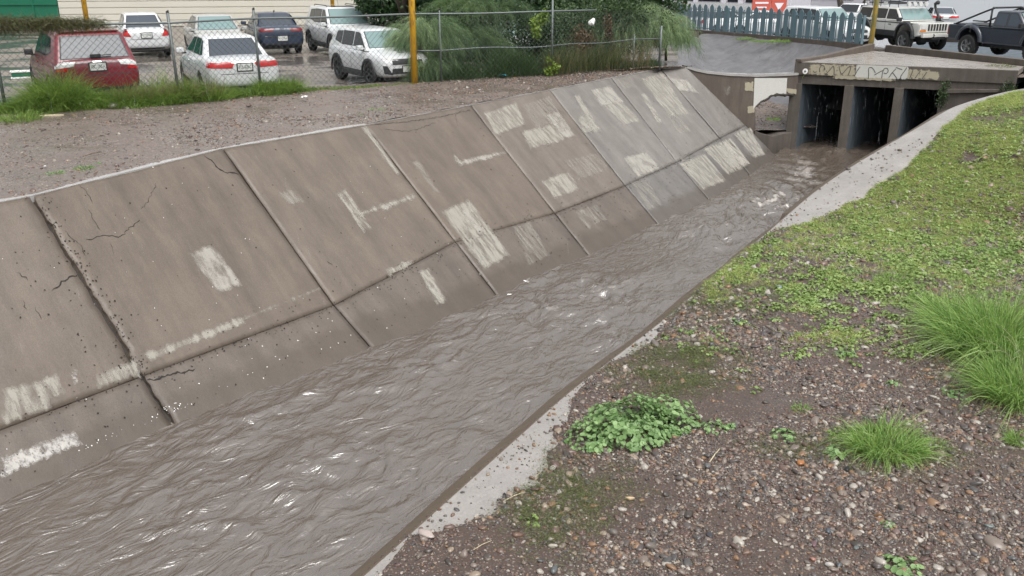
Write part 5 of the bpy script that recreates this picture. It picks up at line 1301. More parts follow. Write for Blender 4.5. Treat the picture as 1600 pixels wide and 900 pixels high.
    def seams(s, xs_, z0, z1, y):
        for sg in (1, -1):
            for x in xs_: s.decal('door_seam', [(x, sg*y, z0), (x+.014, sg*y, z0), (x+.014, sg*y, z1), (x, sg*y, z1)], (0, -sg, 0), M['seam'], .004, 2, 8)
            s.decal('sill_trim', [(xs_[0]-.3, sg*y, z0-.05), (xs_[-1]+.35, sg*y, z0-.05), (xs_[-1]+.35, sg*y, z0-.01), (xs_[0]-.3, sg*y, z0-.01)], (0, -sg, 0), M['seam'], .004, 10, 2)
    def handles(s, xs_, z, y, m=None):
        for sg in (1, -1):
            for x in xs_:
                h_ = s.bvh.ray_cast(Vector((x, sg*2, z)), Vector((0, -sg, 0)), 4)
                if h_[0]: mb = MB(); mb.box((x, h_[0].y+sg*.012, z), (.17, .03, .03)); s.part(mb, 'door_handle', m or s.paint, bevel=.008)
def me_w(me):
    xs_ = [v.co.x for v in me.vertices]; return max(xs_)-min(xs_) if xs_ else 1
def spot(px, dep, z):
    y = (dep+(z-CAM_Z)*sp)/cp; return Vector(((px-800)/FPX*dep, y, z))
def road_z(dep): return 2.7-.018*max(0, dep-36)

def sedan(paint, label, loc, rz, L=4.75, W=1.84, H=1.46, rear='accord', plate=None, group=None, scale=1.0, name='parked_car', detail=True, cat='car', rim='rim'):
    c = Car(name, paint, label, cat, loc, rz, group, scale); a = L/2; w = W/2; bz = .96
    st = [(-a, .46, .84, w*.74), (-a+.05, .33, .98, w*.90), (-a+.30, .24, 1.04, w*.97), (-a+.95, .20, 1.03, w), (-.6, .19, bz+.01, w), (.4, .19, bz-.01, w), (1.0, .20, .95, w*.995), (a-.95, .20, .90, w*.985), (a-.40, .22, .80, w*.93), (a-.10, .27, .70, w*.80), (a, .36, .58, w*.60)]
    wx = (-a+1.02, a-.93); Rw = .325
    c.body(st, wx, Rw, W, H, (-a+.72, -a+1.55, .38, 1.22, w*.90, w*.66), bz, .045)
    c.glass_end(1, M['glass_front']); c.glass_end(-1, M['glass_rear'], .13, .86, .80)
    c.glass_side([(-.93, .22), (-.12, .22), (-.12, .86), (-.72, .86)]); c.glass_side([(-.02, .22), (.86, .22), (.36, .84), (-.02, .86)]); c.glass_side([(-1.30, .26), (-1.0, .22), (-.80, .80), (-.92, .80)])
    c.wheels(wx, w-.13, Rw, .21, rim)
    c.mirrors(.86, w*.92, .98)
    c.seams([-.95, -.07, .92], .30, .94, w); c.handles([-.75, .15], .82, w)
    lr_ = M['lamp_red'] if rear != 'rio' else M['lamp_smoke']
    for sg in (1, -1):
        if rear == 'accord': c.decal('tail_lamp', [(-a, sg*(w-.62), .80), (-a, sg*(w-.02), .82), (-a, sg*(w-.02), .97), (-a, sg*(w-.70), .94)], (1, -sg*.18, 0), lr_, .010, 14, 5); c.decal('lamp_insert', [(-a, sg*(w-.36), .93), (-a, sg*(w-.08), .95), (-a, sg*(w-.08), .985), (-a, sg*(w-.40), .965)], (1, -sg*.18, 0), M['lamp_clear'], .014, 8, 3)
        elif rear == 'versa': c.decal('tail_lamp', [(-a, sg*(w-.34), .76), (-a, sg*(w-.01), .78), (-a, sg*(w-.03), 1.06), (-a, sg*(w-.17), 1.04)], (1, -sg*.3, 0), lr_, .010, 8, 8)
        else: c.decal('tail_lamp', [(-a, sg*(w-.52), .84), (-a, sg*(w-.02), .84), (-a, sg*(w-.02), .96), (-a, sg*(w-.58), .95)], (1, -sg*.25, 0), lr_, .010, 12, 5)
        c.decal('headlight', [(a, sg*(w-.55), .62), (a, sg*(w-.04), .66), (a, sg*(w-.08), .76), (a, sg*(w-.52), .72)], (-1, -sg*.45, -.1), M['lamp_clear'], .008, 10, 4)
    c.decal('boot_seam', [(-a, -w*.62, .66), (-a, w*.62, .66), (-a, w*.62, .672), (-a, -w*.62, .672)], (1, 0, 0), M['seam'], .004, 10, 2)
    c.decal('lower_valance', [(-a, -w*.78, .30), (-a, w*.78, .30), (-a, w*.80, .37), (-a, -w*.80, .37)], (1, 0, .0), M['trim'], .006, 12, 3)
    c.decal('grille', [(a, -w*.45, .42), (a, w*.45, .42), (a, w*.50, .58), (a, -w*.50, .58)], (-1, 0, 0), M['trim'], .008, 10, 4)
    if rear != 'rio': c.decal('trunk_trim', [(-a, -.30, .925), (-a, .30, .925), (-a, .30, .945), (-a, -.30, .945)], (1, 0, 0), M['chrome'], .009, 8, 2)
    c.plate(-a, .82 if rear == 'accord' else (.60 if rear == 'rio' else .80), -1, plate)
    c.plate(a, .46, 1)
    if rear == 'rio':
        c.decal('bumper_line', [(-a, -w*.72, .675), (-a, w*.72, .675), (-a, w*.72, .70), (-a, -w*.72, .70)], (1, 0, 0), M['chrome'], .006, 12, 2)
        mb = MB(); mb.add([(-a-.03, -.07, .93), (-a-.03, .07, .93), (-a-.03, .07, .955), (-a-.03, -.07, .955)], [(0, 1, 2, 3)]); c.part(mb, 'badge', M['chrome'])
        mb = MB(); mb.prism([(-.75, -.02, H), (-.75, .02, H), (-.9, .015, H+.09), (-.9, -.015, H+.09)], (.06, 0, 0)); c.part(mb, 'roof_fin', M['trim'])
    return c
SUVKIND = {}
def suv(paint, label, loc, rz, L=4.5, W=1.84, H=1.66, kind='kia', plate=None, group=None, scale=1.0, name='parked_car'):
    c = Car(name, paint, label, 'car' if kind != 'x' else 'car', loc, rz, group, scale); a = L/2; w = W/2; bz = 1.06
    st = [(-a, .50, .98, w*.80), (-a+.05, .36, 1.10, w*.92), (-a+.28, .28, 1.12, w*.98), (-a+.95, .25, 1.10, w), (-.4, .25, bz+.01, w), (.5, .25, bz, w), (a-1.15, .25, 1.05, w), (a-.75, .26, 1.00, w*.985), (a-.28, .28, .93, w*.93), (a-.06, .32, .84, w*.84), (a, .42, .70, w*.66)]
    wx = (-a+.88, a-.86); Rw = .36
    c.body(st, wx, Rw, W, H, (-a+.10, -a+.48, .30, 1.02, w*.92, w*.74), bz, .05)
    for sg in (1, -1):       # black cladding round the arches
        for x in wx:
            mb = MB(); vs = []
            for k in range(17):
                an = R(-12+204*k/16)
                for rr2, yy in ((Rw+.045, w*.97), (Rw+.045, w+.018), (Rw+.10, w+.012), (Rw+.105, w*.97)): vs.append((x+rr2*math.cos(an), sg*yy, Rw+rr2*math.sin(an)))
            mb.add(vs, [(4*i+k, 4*i+(k+1) % 4, 4*(i+1)+(k+1) % 4, 4*(i+1)+k) for i in range(16) for k in range(4)])
            if kind in ('sonet', 'kia'): c.part(mb, 'arch_cladding', M['trim'])
        if kind in ('sonet', 'kia'): mb = MB(); mb.box((.0, sg*(w-.01), .34), (L-2.55, .07, .15)); c.part(mb, 'sill_cladding', M['trim'], bevel=.02)
    c.glass_end(1, M['glass_front'], .14, .88); c.glass_end(-1, M['glass_rear'] if kind != 'edge' else M['glass_rear'], .18, .86, .84)
    c.glass_side([(-.85, .18), (-.10, .18), (-.10, .84), (-.85, .84)]); c.glass_side([(.0, .18), (.78, .18), (.30, .82), (.0, .84)]); c.glass_side([(-1.55 if L > 4.4 else -1.4, .34), (-.93, .20), (-.93, .82), (-1.45 if L > 4.4 else -1.32, .78)])
    c.wheels(wx, w-.13, Rw, .23, 'rim_dark' if kind == 'sonet' else 'rim')
    c.mirrors(.78, w*.92, 1.07, M['trim'] if kind == 'edge' else None); c.seams([-.90, -.05, .86], .45, 1.04, w); c.handles([-.70, .15], .92, w)
    for sg in (1, -1):
        if kind == 'edge': c.decal('tail_lamp', [(-a, sg*(w-.46), .98), (-a, sg*(w-.02), .93), (-a, sg*(w-.02), 1.09), (-a, sg*(w-.50), 1.08)], (1, -sg*.35, 0), M['lamp_clear'], .010, 12, 5); c.decal('tail_reflector', [(-a, sg*(w-.30), .88), (-a, sg*(w-.06), .87), (-a, sg*(w-.06), .92), (-a, sg*(w-.32), .97)], (1, -sg*.35, 0), M['lamp_red'], .010, 8, 3)
        else: c.decal('tail_lamp', [(-a, sg*(w-.42), .92), (-a, sg*(w-.02), .92), (-a, sg*(w-.02), 1.06), (-a, sg*(w-.42), 1.04)], (1, -sg*.35, 0), M['lamp_red'], .010, 10, 5)
        c.decal('headlight', [(a, sg*(w-.58), .78), (a, sg*(w-.05), .86), (a, sg*(w-.08), .96), (a, sg*(w-.56), .86)], (-1, -sg*.5, -.1), M['lamp_clear'], .008, 10, 4)
        c.decal('fog_vent', [(a, sg*(w-.40), .40), (a, sg*(w-.12), .44), (a, sg*(w-.08), .66), (a, sg*(w-.22), .66)], (-1, -sg*.45, 0), M['trim'], .008, 6, 5)
    c.decal('grille', [(a, -w*.55, .68), (a, w*.55, .68), (a, w*.55, .84), (a, -w*.55, .84)], (-1, 0, 0), M['trim'], .010, 12, 4); c.decal('lower_grille', [(a, -w*.6, .42), (a, w*.6, .42), (a, w*.55, .58), (a, -w*.55, .58)], (-1, 0, 0), M['trim'], .010, 12, 4)
    if kind == 'edge':
        c.decal('tailgate_band', [(-a, -w*.52, 1.02), (-a, w*.52, 1.02), (-a, w*.52, 1.09), (-a, -w*.52, 1.09)], (1, 0, 0), M['dkred'], .008, 12, 3); c.decal('badge', [(-a, -.09, 1.035), (-a, .09, 1.035), (-a, .09, 1.075), (-a, -.09, 1.075)], (1, 0, 0), M['chrome'], .016, 4, 3)
        mb = MB(); mb.tube([(-a+.13, -.02, 1.19), (-a+.135, -.35, 1.20)], .012, 6); mb.box((-a+.12, 0, 1.19), (.05, .22, .06)); c.part(mb, 'rear_wiper', M['trim'])
        c.decal('tailgate_crease', [(-a, -w*.75, .76), (-a, w*.75, .76), (-a, w*.75, .775), (-a, -w*.75, .775)], (1, 0, 0), M['seam'], .005, 12, 2)
        mb = MB(); mb.box((-a+.62, 0, H+.005), (.28, W*.66, .03)); c.part(mb, 'roof_spoiler', c.paint, bevel=.01)
    c.decal('lower_bumper', [(-a, -w*.85, .34), (-a, w*.85, .34), (-a, w*.85, .48), (-a, -w*.85, .48)], (1, 0, 0), M['trim'], .008, 14, 3)
    if kind == 'kia':
        for sg in (1, -1): mb = MB(); mb.tube([(-1.4, sg*w*.66, H+.0), (-1.3, sg*w*.66, H+.045), (.1, sg*w*.66, H+.045), (.2, sg*w*.66, H)], .016, 6); c.part(mb, 'roof_rail', M['trim'])
        mb = MB(); mb.tube([(-1.3, .3, H), (-1.42, .3, H+.28)], .006, 5); c.part(mb, 'antenna', M['trim']); mb = MB(); mb.box((-.35, 0, H+.012), (1.1, W*.48, .012)); c.part(mb, 'sunroof', M['glass_dark'])
    c.plate(-a, .95 if kind == 'edge' else .62, -1, plate); c.plate(a, .55, 1)
    return c
M['p_white'] = carpaint('white_car_paint', (.62, .64, .65)); M['p_red'] = carpaint('dark_red_car_paint', (.17, .008, .018)); M['dkred'] = carpaint('dark_band_paint', (.10, .02, .028)); M['p_silver'] = carpaint('silver_car_paint', (.40, .40, .385))
M['p_blue'] = carpaint('dark_blue_car_paint', (.018, .032, .065)); M['p_black'] = carpaint('black_truck_paint', (.022, .03, .045)); M['p_cream'] = carpaint('off_white_paint', (.60, .60, .56)); M['p_gsil'] = carpaint('grey_silver_paint', (.36, .38, .40))
GL = 'cars parked in the lot'
def rear_at(px, dep, z, rz, L): # centre of a car whose rear middle stands at px, dep
    p = spot(px, dep, z); return p+Vector((math.cos(rz), math.sin(rz), 0))*L/2
suv(M['p_red'], 'dark red suv seen from behind through the chain link fence', rear_at(163, 20.9, LOTZ_, R(124), 4.75), R(124), 4.75, 1.93, 1.70, 'edge', 'VSC-190-A', GL)
sedan(M['p_white'], 'near white sedan with red tail lamps seen from behind at the fence', rear_at(388, 22.0, LOTZ_, R(118), 4.85), R(118), 4.85, 1.85, 1.46, 'accord', 'VUL-428-C', GL)
sedan(M['p_white'], 'farther white sedan behind the red suv with triangular tail lamps', rear_at(234, 32.0, LOTZ_, R(116), 4.45), R(116), 4.45, 1.69, 1.49, 'versa', 'VYD-8', GL)
sedan(M['p_silver'], 'silver sedan facing the camera between two white sedans', spot(338, 33.0, LOTZ_), math.atan2(-.90, .43), 4.6, 1.78, 1.46, 'versa', None, GL)
sedan(M['p_blue'], 'dark blue sedan seen from behind near the pale wall', rear_at(444, 33.2, LOTZ_, R(114), 4.38), R(114), 4.38, 1.73, 1.45, 'rio', 'VVC-54', GL)
h = Vector((.47, -.88, 0)).normalized(); lf_ = Vector((-h.y, h.x, 0)); p = lerp(spot(488, 35.0, LOTZ_), spot(520, 32.8, LOTZ_), .5)+lf_*.85
suv(M['p_white'], 'farther white suv with roof rails facing right by the pale wall', p, math.atan2(h.y, h.x), 4.5, 1.86, 1.68, 'kia', None, GL)
h = Vector((.55, -.83, 0)).normalized(); lf_ = Vector((-h.y, h.x, 0)); p = lerp(spot(537, 26.0, LOTZ_), spot(590, 24.2, LOTZ_), .5)+lf_*.78+Vector((-.22, .30, 0))
suv(M['p_white'], 'near white suv with black wheel arches partly hidden by the feathery shrub', p, math.atan2(h.y, h.x), 4.0, 1.76, 1.58, 'sonet', None, GL, .93)
sedan(M['p_white'], 'white car cut off by the left edge of the picture', rear_at(-58, 20.6, LOTZ_, R(126), 4.4), R(126), 4.4, 1.75, 1.46, 'versa', None, GL)
sedan(M['p_white'], 'white car almost hidden behind the bushes right of the yellow post', spot(775, 30.0, LOTZ_), math.atan2(-.8, .6), 4.5, 1.75, 1.46, 'versa', None, GL)
mb = MB(); p = spot(52, 26.5, LOTZ_); blk = empty('parking_block', p, R(25), 'low green block with white edges on the lot left of the red suv', 'parking block')
mb.box((0, 0, .12), (1.1, .2, .12)); mb.build('block_body', M['greensheet'], blk, bevel=.02); mb = MB(); mb.box((0, -.01, .21), (1.15, .22, .05)); mb.build('white_edge', M['white'], blk, bevel=.01); mb = MB(); mb.box((0, -.01, .03), (1.15, .22, .05)); mb.build('white_edge', M['white'], blk, bevel=.01)

# --- vehicles on the road at the right
GR = 'vehicles on the road beyond the bridge'
suv(M['p_white'], 'white suv half hidden behind the right end of the palisade fence', spot(1282, 38.8, 2.7), math.atan2(-.93, .36), 4.4, 1.82, 1.62, 'x', None, GR)
for px, dep, lab in ((1075, 49.5, 'small distant white car beside the thin red post'), (1092, 48.5, 'small distant white car second from the thin red post'), (1122, 47.5, 'small distant white car right of the other two behind the palisade')):
    sedan(M['p_white'], lab, spot(px, dep, road_z(dep)), R(35), 4.3, 1.7, 1.42, 'versa', None, GR, scale=.9)
sedan(M['p_white'], 'distant white car hidden behind the middle of the palisade pickets', spot(1185, 46.5, road_z(46.5)), R(175), 4.3, 1.7, 1.42, 'versa', None, GR, scale=.9)
sedan(M['p_gsil'], 'silver sedan seen from behind between jeep and black pickup', rear_at(1476, 52, road_z(54), R(75), 4.4), R(75), 4.4, 1.75, 1.42, 'accord', None, GR, scale=.9)

def boxy(root, prof, W, m, nm='body', bevel=.04, y0=None):
    """closed side profile (x,z) extruded over the width"""
    mb = MB(); mb.prism([(x, -W/2, z) for x, z in prof], (0, W, 0)); return mb.build(nm, m, root, bevel=bevel)
def arch_profile(x, R_, z0, n=9): # half circle points from right to left
    return [(x+R_*math.cos(R(a)), z0+R_*math.sin(R(a))) for a in np.linspace(0, 180, n)]
# jeep
h = Vector((.28, -.96, 0)).normalized(); loc = spot(1404, 37.8, 2.7)
jp = empty('off_road_jeep', loc, math.atan2(h.y, h.x), 'boxy off white jeep with black trim and a roof rack full of lamps', 'jeep', GR)
Rw = .40; fx, bx = 1.28, -1.30; jw = 1.70
prof = [(-2.02, .62)]+[(-2.08, 1.18), (2.02, 1.12), (2.06, .98), (2.06, .66)]+arch_profile(fx, .50, .58)+[(fx-.52, .55), (bx+.52, .55)]+arch_profile(bx, .50, .58)
boxy(jp, prof, jw, M['p_cream']); 
for sg in (1, -1):
    mb = MB(); mb.box((0, sg*(jw/2-.005), .66), (1.55, .03, .22)); mb.build('lower_cladding', M['trim'], jp, bevel=.01)
    mb = MB(); mb.box((-.1, sg*(jw/2+.004), 1.08), (3.6, .012, .035)); mb.build('side_stripe', M['trim'], jp)
    for x in (fx, bx):
        mb = MB(); vs = []
        for k in range(13):
            an = R(-5+190*k/12)
            for rr2, yy in ((.49, jw/2-.05), (.49, jw/2+.10), (.56, jw/2+.09), (.60, jw/2-.05)): vs.append((x+rr2*math.cos(an), sg*yy, .58+rr2*math.sin(an)))
        mb.add(vs, [(4*i+k, 4*i+(k+1) % 4, 4*(i+1)+(k+1) % 4, 4*(i+1)+k) for i in range(12) for k in range(4)]); mb.build('fender_flare', M['trim'], jp)
    mb = MB(); mb.box((.98, sg*(jw/2+.10), 1.22), (.12, .2, .15)); mb.build('wing_mirror', M['trim'], jp, bevel=.02)
    for x in (-.62, .32): mb = MB(); mb.box((x, sg*(jw/2+.012), 1.0), (.16, .03, .03)); mb.build('door_handle', M['trim'], jp)
    for x in (-.95, .02, .92): mb = MB(); mb.box((x, sg*(jw/2+.001), .9), (.012, .006, .5)); mb.build('door_seam', M['seam'], jp)
V, F = cabin_mesh((-2.05, -1.82, .48, .98, jw/2-.02, jw/2-.13), 1.16, 1.66); mb = MB(); mb.add(V, F); o = mb.build('roof', M['p_cream'], jp, smooth=True); o.data.set_sharp_from_angle(angle=R(50))
J_ = Car.__new__(Car); J_.root = jp; J_.cab = (-2.05, -1.82, .48, .98, jw/2-.02, jw/2-.13); J_.zb = 1.16; J_.H = 1.66; J_.paint = M['p_cream']
J_.glass_end(1, M['glass_front'], .08, .88, .88); J_.glass_end(-1, M['glass_dark'], .1, .85, .85)
for pl in ([(-1.82, .12), (-1.05, .12), (-1.05, .84), (-1.72, .84)], [(-.93, .12), (-.08, .12), (-.08, .84), (-.93, .84)], [(.04, .12), (.80, .12), (.44, .84), (.04, .84)]): J_.glass_side(pl)
mb = MB(); mb.box((2.075, 0, .94), (.03, jw*.98, .34)); mb.build('front_panel', M['p_cream'], jp, bevel=.01)
for k in range(7): mb = MB(); mb.box((2.095, -.40+.80*k/6, .96), (.02, .075, .25)); mb.build('grille_slot', M['trim'], jp)
for sg in (1, -1):
    mb = MB(); mb.box((2.095, sg*.63, .98), (.03, .24, .17)); hl = mb.build('headlight', M['lamp_clear'], jp, bevel=.01); mb = MB(); mb.box((2.09, sg*.66, .84), (.03, .28, .06)); mb.build('turn_signal', M['amber'], hl)
mb = MB(); mb.box((2.18, 0, .66), (.14, 1.5, .16)); mb.build('front_bumper', M['p_cream'], jp, bevel=.03); mb = MB(); mb.box((2.2, 0, .56), (.10, .6, .10)); mb.tube([(2.24, -.25, .6), (2.3, -.25, .66), (2.24, -.25, .72)], .02, 6); mb.build('winch', M['trim'], jp)
mb = MB(); mb.box((-2.14, 0, .66), (.12, 1.6, .16)); mb.build('rear_bumper', M['trim'], jp, bevel=.03); mb = MB(); mb.box((0, 0, .48), (3.6, .9, .22)); mb.build('chassis', M['trim'], jp)
for x in (fx, bx): mb = MB(); mb.tube([(x, -.7, .40), (x, .7, .40)], .06, 8); mb.tube([(x+.02, .12, .38), (x-.02, .12, .38), (x+.03, -.12, .38)], .16, 8); mb.build('axle', M['trim'], jp, smooth=True)
Car.wheels(J_, (fx, bx), jw/2-.04, Rw, .27, 'rim')
rk = MB()
for sg in (1, -1): rk.tube([(-1.75, sg*.66, 1.80), (.45, sg*.66, 1.80), (.72, sg*.55, 1.86)], .02, 6); rk.tube([(-1.75, sg*.66, 1.90), (.45, sg*.66, 1.90), (.72, sg*.55, 1.94)], .02, 6)
for x in (-1.75, -1.2, -.65, -.1, .45): rk.tube([(x, -.66, 1.80), (x, .66, 1.80)], .014, 6); [rk.tube([(x, sg*.66, 1.66), (x, sg*.66, 1.9)], .014, 6) for sg in (1, -1)]
rk.tube([(.72, -.55, 1.94), (.72, .55, 1.94)], .02, 6); rk.tube([(.72, -.55, 1.86), (.72, .55, 1.86)], .02, 6); rack = rk.build('roof_rack', M['trim'], jp)
for k in range(4): mb = MB(); mb.tube([(.74, -.42+.28*k, 1.80), (.82, -.42+.28*k, 1.80)], .085, 12); mb.build('rack_lamp', M['lamp_clear'], rack, smooth=False)
for k in range(3): mb = MB(); mb.box((-1.5+.6*k, -.70, 1.80), (.2, .04, .12)); mb.build('side_lamp', M['lamp_clear'], rack)
mb = MB(); mb.tube([(1.2, .72, 1.12), (1.15, .80, 1.3), (.85, .82, 1.66), (.82, .82, 1.80), (.98, .82, 1.86)], [.05, .05, .05, .06, .09], 8); mb.build('snorkel', M['trim'], jp, smooth=True)
# black pickup
rw = spot(1513, 34.4, 2.7); fw = spot(1612, 32.0, 2.7); h = (fw-rw).normalized(); lf_ = Vector((-h.y, h.x, 0)); 
tk = empty('black_pickup', lerp(rw, fw, .5)+lf_*.80+h*.0, math.atan2(h.y, h.x), 'black off road pickup with a roll bar over its bed at the right edge', 'pickup', GR)
fx, bx = 1.42, -1.42; tw = 1.72; Rw = .40
prof = [(-2.45, .60), (-2.50, 1.14), (2.15, 1.10), (2.35, 1.0), (2.38, .62)]+arch_profile(fx, .50, .56)+[(fx-.52, .52), (bx+.52, .52)]+arch_profile(bx, .50, .56)
boxy(tk, prof, tw, M['p_black'], bevel=.05)
mb = MB(); mb.box((-1.45, 0, 1.15), (1.85, tw*.86, .03)); mb.build('bed_shade_panel', M['trim'], tk)  # flat dark panel painted in for the shade of the open bed
for sg in (1, -1):
    for x in (fx, bx):
        mb = MB(); vs = []
        for k in range(13):
            an = R(0+180*k/12)
            for rr2, yy in ((.49, tw/2-.05), (.49, tw/2+.12), (.58, tw/2+.10), (.66, tw/2-.02)): vs.append((x+rr2*math.cos(an), sg*yy, .56+rr2*math.sin(an)))
        mb.add(vs, [(4*i+k, 4*i+(k+1) % 4, 4*(i+1)+(k+1) % 4, 4*(i+1)+k) for i in range(12) for k in range(4)]); mb.build('fender_flare', M['p_black'], tk, smooth=True)
    mb = MB(); mb.box((.82, sg*(tw/2+.10), 1.24), (.12, .2, .16)); mb.build('wing_mirror', M['trim'], tk, bevel=.02)
    for x in (-.48, .78): mb = MB(); mb.box((x, sg*(tw/2+.001), .85), (.012, .006, .5)); mb.build('door_seam', M['seam'], tk)
    mb = MB(); mb.tube([(-.62, sg*.72, 1.80), (-1.0, sg*.72, 1.66), (-2.25, sg*.74, 1.16)], .035, 8); mb.tube([(-.72, sg*.72, 1.12), (-.72, sg*.72, 1.76)], .035, 8); mb.build('roll_bar', M['trim'], tk, smooth=True)
mb = MB(); mb.tube([(-.70, -.72, 1.80), (-.70, .72, 1.80)], .035, 8); mb.tube([(-.9, -.7, 1.3), (-1.5, -.72, 1.3)], .025, 6); mb.build('roll_hoop', M['trim'], tk, smooth=True)
TC = (-.58, -.50, .42, .95, tw/2-.03, tw/2-.15); V, F = cabin_mesh(TC, 1.12, 1.72); mb = MB(); mb.add(V, F); o = mb.build('roof', M['p_black'], tk, smooth=True); o.data.set_sharp_from_angle(angle=R(50))
T_ = Car.__new__(Car); T_.root = tk; T_.cab = TC; T_.zb = 1.12; T_.H = 1.72; T_.paint = M['p_black']; M['glass_truck'] = mat('truck_window_glass', (.05, .065, .085), .08)
T_.glass_end(1, M['glass_front'], .08, .88); T_.glass_end(-1, M['glass_truck'], .12, .85, .8); T_.glass_side([(-.42, .12), (.04, .12), (.04, .84), (-.42, .84)], M['glass_truck']); T_.glass_side([(.12, .12), (.78, .12), (.40, .84), (.12, .84)], M['glass_truck'])
mb = MB(); mb.tube([(.36, -.5, 1.80), (.36, .5, 1.80)], .05, 8); mb.build('light_bar', M['trim'], tk)
Car.wheels(T_, (fx, bx), tw/2-.02, Rw, .28, 'rim')
mb = MB(); mb.box((0, 0, .46), (4.2, .9, .2)); mb.build('chassis', M['trim'], tk); mb = MB(); mb.box((2.42, 0, .66), (.12, 1.6, .2)); mb.build('front_bumper', M['trim'], tk, bevel=.03); mb = MB(); mb.box((2.38, 0, .92), (.03, 1.1, .2)); mb.build('grille', M['trim'], tk)
for sg in (1, -1): mb = MB(); mb.box((2.385, sg*.68, .92), (.03, .24, .16)); mb.build('headlight', M['lamp_clear'], tk); mb = MB(); mb.box((-2.50, sg*.76, .9), (.03, .14, .3)); mb.build('tail_lamp', M['lamp_red'], tk)
# white pickup far behind
loc = spot(1332, 55, road_z(55)); h = Vector((-.75, -.66, 0)).normalized()
pk = empty('white_pickup', loc, math.atan2(h.y, h.x), 'distant white pickup between the palisade fence and the jeep', 'pickup', GR); pk.scale = (.86, .86, .86)
prof = [(-2.6, .55), (-2.62, 1.12), (2.1, 1.08), (2.5, .95), (2.52, .50)]+arch_profile(1.6, .44, .42)+[(1.1, .40), (-1.1, .40)]+arch_profile(-1.55, .44, .42)
boxy(pk, prof, 1.78, M['p_white'], bevel=.06); mb = MB(); mb.box((-1.5, 0, 1.13), (1.9, 1.5, .03)); mb.build('bed_shade_panel', M['trim'], pk)  # bed top is a dark sheet standing for the shaded hollow
PCb = (-.62, -.45, .5, 1.15, .86, .70); V, F = cabin_mesh(PCb, 1.08, 1.68); mb = MB(); mb.add(V, F); mb.build('roof', M['p_white'], pk, smooth=True)
K_ = Car.__new__(Car); K_.root = pk; K_.cab = PCb; K_.zb = 1.08; K_.H = 1.68; K_.paint = M['p_white']; K_.glass_end(1, M['glass_dark'], .1, .86); K_.glass_end(-1, M['glass_dark'], .1, .85); K_.glass_side([(-.4, .14), (.85, .14), (.5, .84), (-.4, .84)])
Car.wheels(K_, (1.6, -1.55), .80, .36, .22, 'rim')
# ================================================================== SCATTERS (uncountable ground cover)
def scatter(name, P, rot, scl, idx, srcs, label, cat):
    """points with attributes; a small geometry-nodes tree puts a source mesh on each"""
    me = bpy.data.meshes.new(name); n_ = len(P); me.vertices.add(n_); me.vertices.foreach_set('co', np.asarray(P, np.float32).ravel())
    a = me.attributes.new('rot', 'FLOAT_VECTOR', 'POINT'); a.data.foreach_set('vector', np.asarray(rot, np.float32).ravel())
    a = me.attributes.new('scl', 'FLOAT_VECTOR', 'POINT'); a.data.foreach_set('vector', np.asarray(scl, np.float32).ravel())
    a = me.attributes.new('idx', 'INT', 'POINT'); a.data.foreach_set('value', np.asarray(idx, np.int32))
    me.update(); o = bpy.data.objects.new(name, me); COL.objects.link(o)
    ng = bpy.data.node_groups.new(name+'_nodes', 'GeometryNodeTree'); ng.interface.new_socket('Geometry', in_out='INPUT', socket_type='NodeSocketGeometry'); ng.interface.new_socket('Geometry', in_out='OUTPUT', socket_type='NodeSocketGeometry')
    N_ = ng.nodes; Lk = ng.links; gi = N_.new('NodeGroupInput'); go = N_.new('NodeGroupOutput')
    jn = N_.new('GeometryNodeGeometryToInstance')
    for s_ in srcs:
        oi = N_.new('GeometryNodeObjectInfo'); oi.inputs['Object'].default_value = s_; oi.inputs['As Instance'].default_value = True; Lk.new(oi.outputs['Geometry'], jn.inputs[0]) if False else None
    join = N_.new('GeometryNodeJoinGeometry')
    prev = []
    for s_ in reversed(srcs):
        oi = N_.new('GeometryNodeObjectInfo'); oi.inputs['Object'].default_value = s_; oi.inputs['As Instance'].default_value = True
        Lk.new(oi.outputs['Geometry'], join.inputs[0])
    iop = N_.new('GeometryNodeInstanceOnPoints'); Lk.new(gi.outputs[0], iop.inputs['Points']); Lk.new(join.outputs[0], iop.inputs['Instance']); iop.inputs['Pick Instance'].default_value = True
    def attr(nm, ty):
        x = N_.new('GeometryNodeInputNamedAttribute'); x.data_type = ty; x.inputs[0].default_value = nm; return x.outputs[0]
    Lk.new(attr('idx', 'INT'), iop.inputs['Instance Index']); e2r = N_.new('FunctionNodeEulerToRotation'); Lk.new(attr('rot', 'FLOAT_VECTOR'), e2r.inputs[0]); Lk.new(e2r.outputs[0], iop.inputs['Rotation'])
    Lk.new(attr('scl', 'FLOAT_VECTOR'), iop.inputs['Scale']); Lk.new(iop.outputs[0], go.inputs[0])
    md = o.modifiers.new('scatter', 'NODES'); md.node_group = ng
    return tag(o, label, cat, kind='stuff')
def src(o): # take a mesh object out of the scene so that it only serves as a source
    COL.objects.unlink(o); o.location = (0, 0, 0); return o
def pebble_mesh(seed, flat=.6, sub=2):
    bm = bmesh.new(); bmesh.ops.create_icosphere(bm, subdivisions=sub, radius=.5); r = random.Random(seed); ax = (1, r.uniform(.6, .95), r.uniform(flat*.7, flat*1.1))
    for v in bm.verts:
        k = 1+.28*float(vnoise(np.array([v.co.x*2.6+seed]), np.array([v.co.y*2.6+v.co.z*2.1]), seed)[0]); v.co = Vector((v.co.x*ax[0], v.co.y*ax[1], v.co.z*ax[2]))*k
    me = bpy.data.meshes.new('pebble'); bm.to_mesh(me); bm.free(); me.polygons.foreach_set('use_smooth', [True]*len(me.polygons)); return me
peb = []
for k in range(7):
    o = link('pebble_source', pebble_mesh(k, sub=2 if k < 6 else 1), M['pebble'], smooth=True); peb.append(src(o))
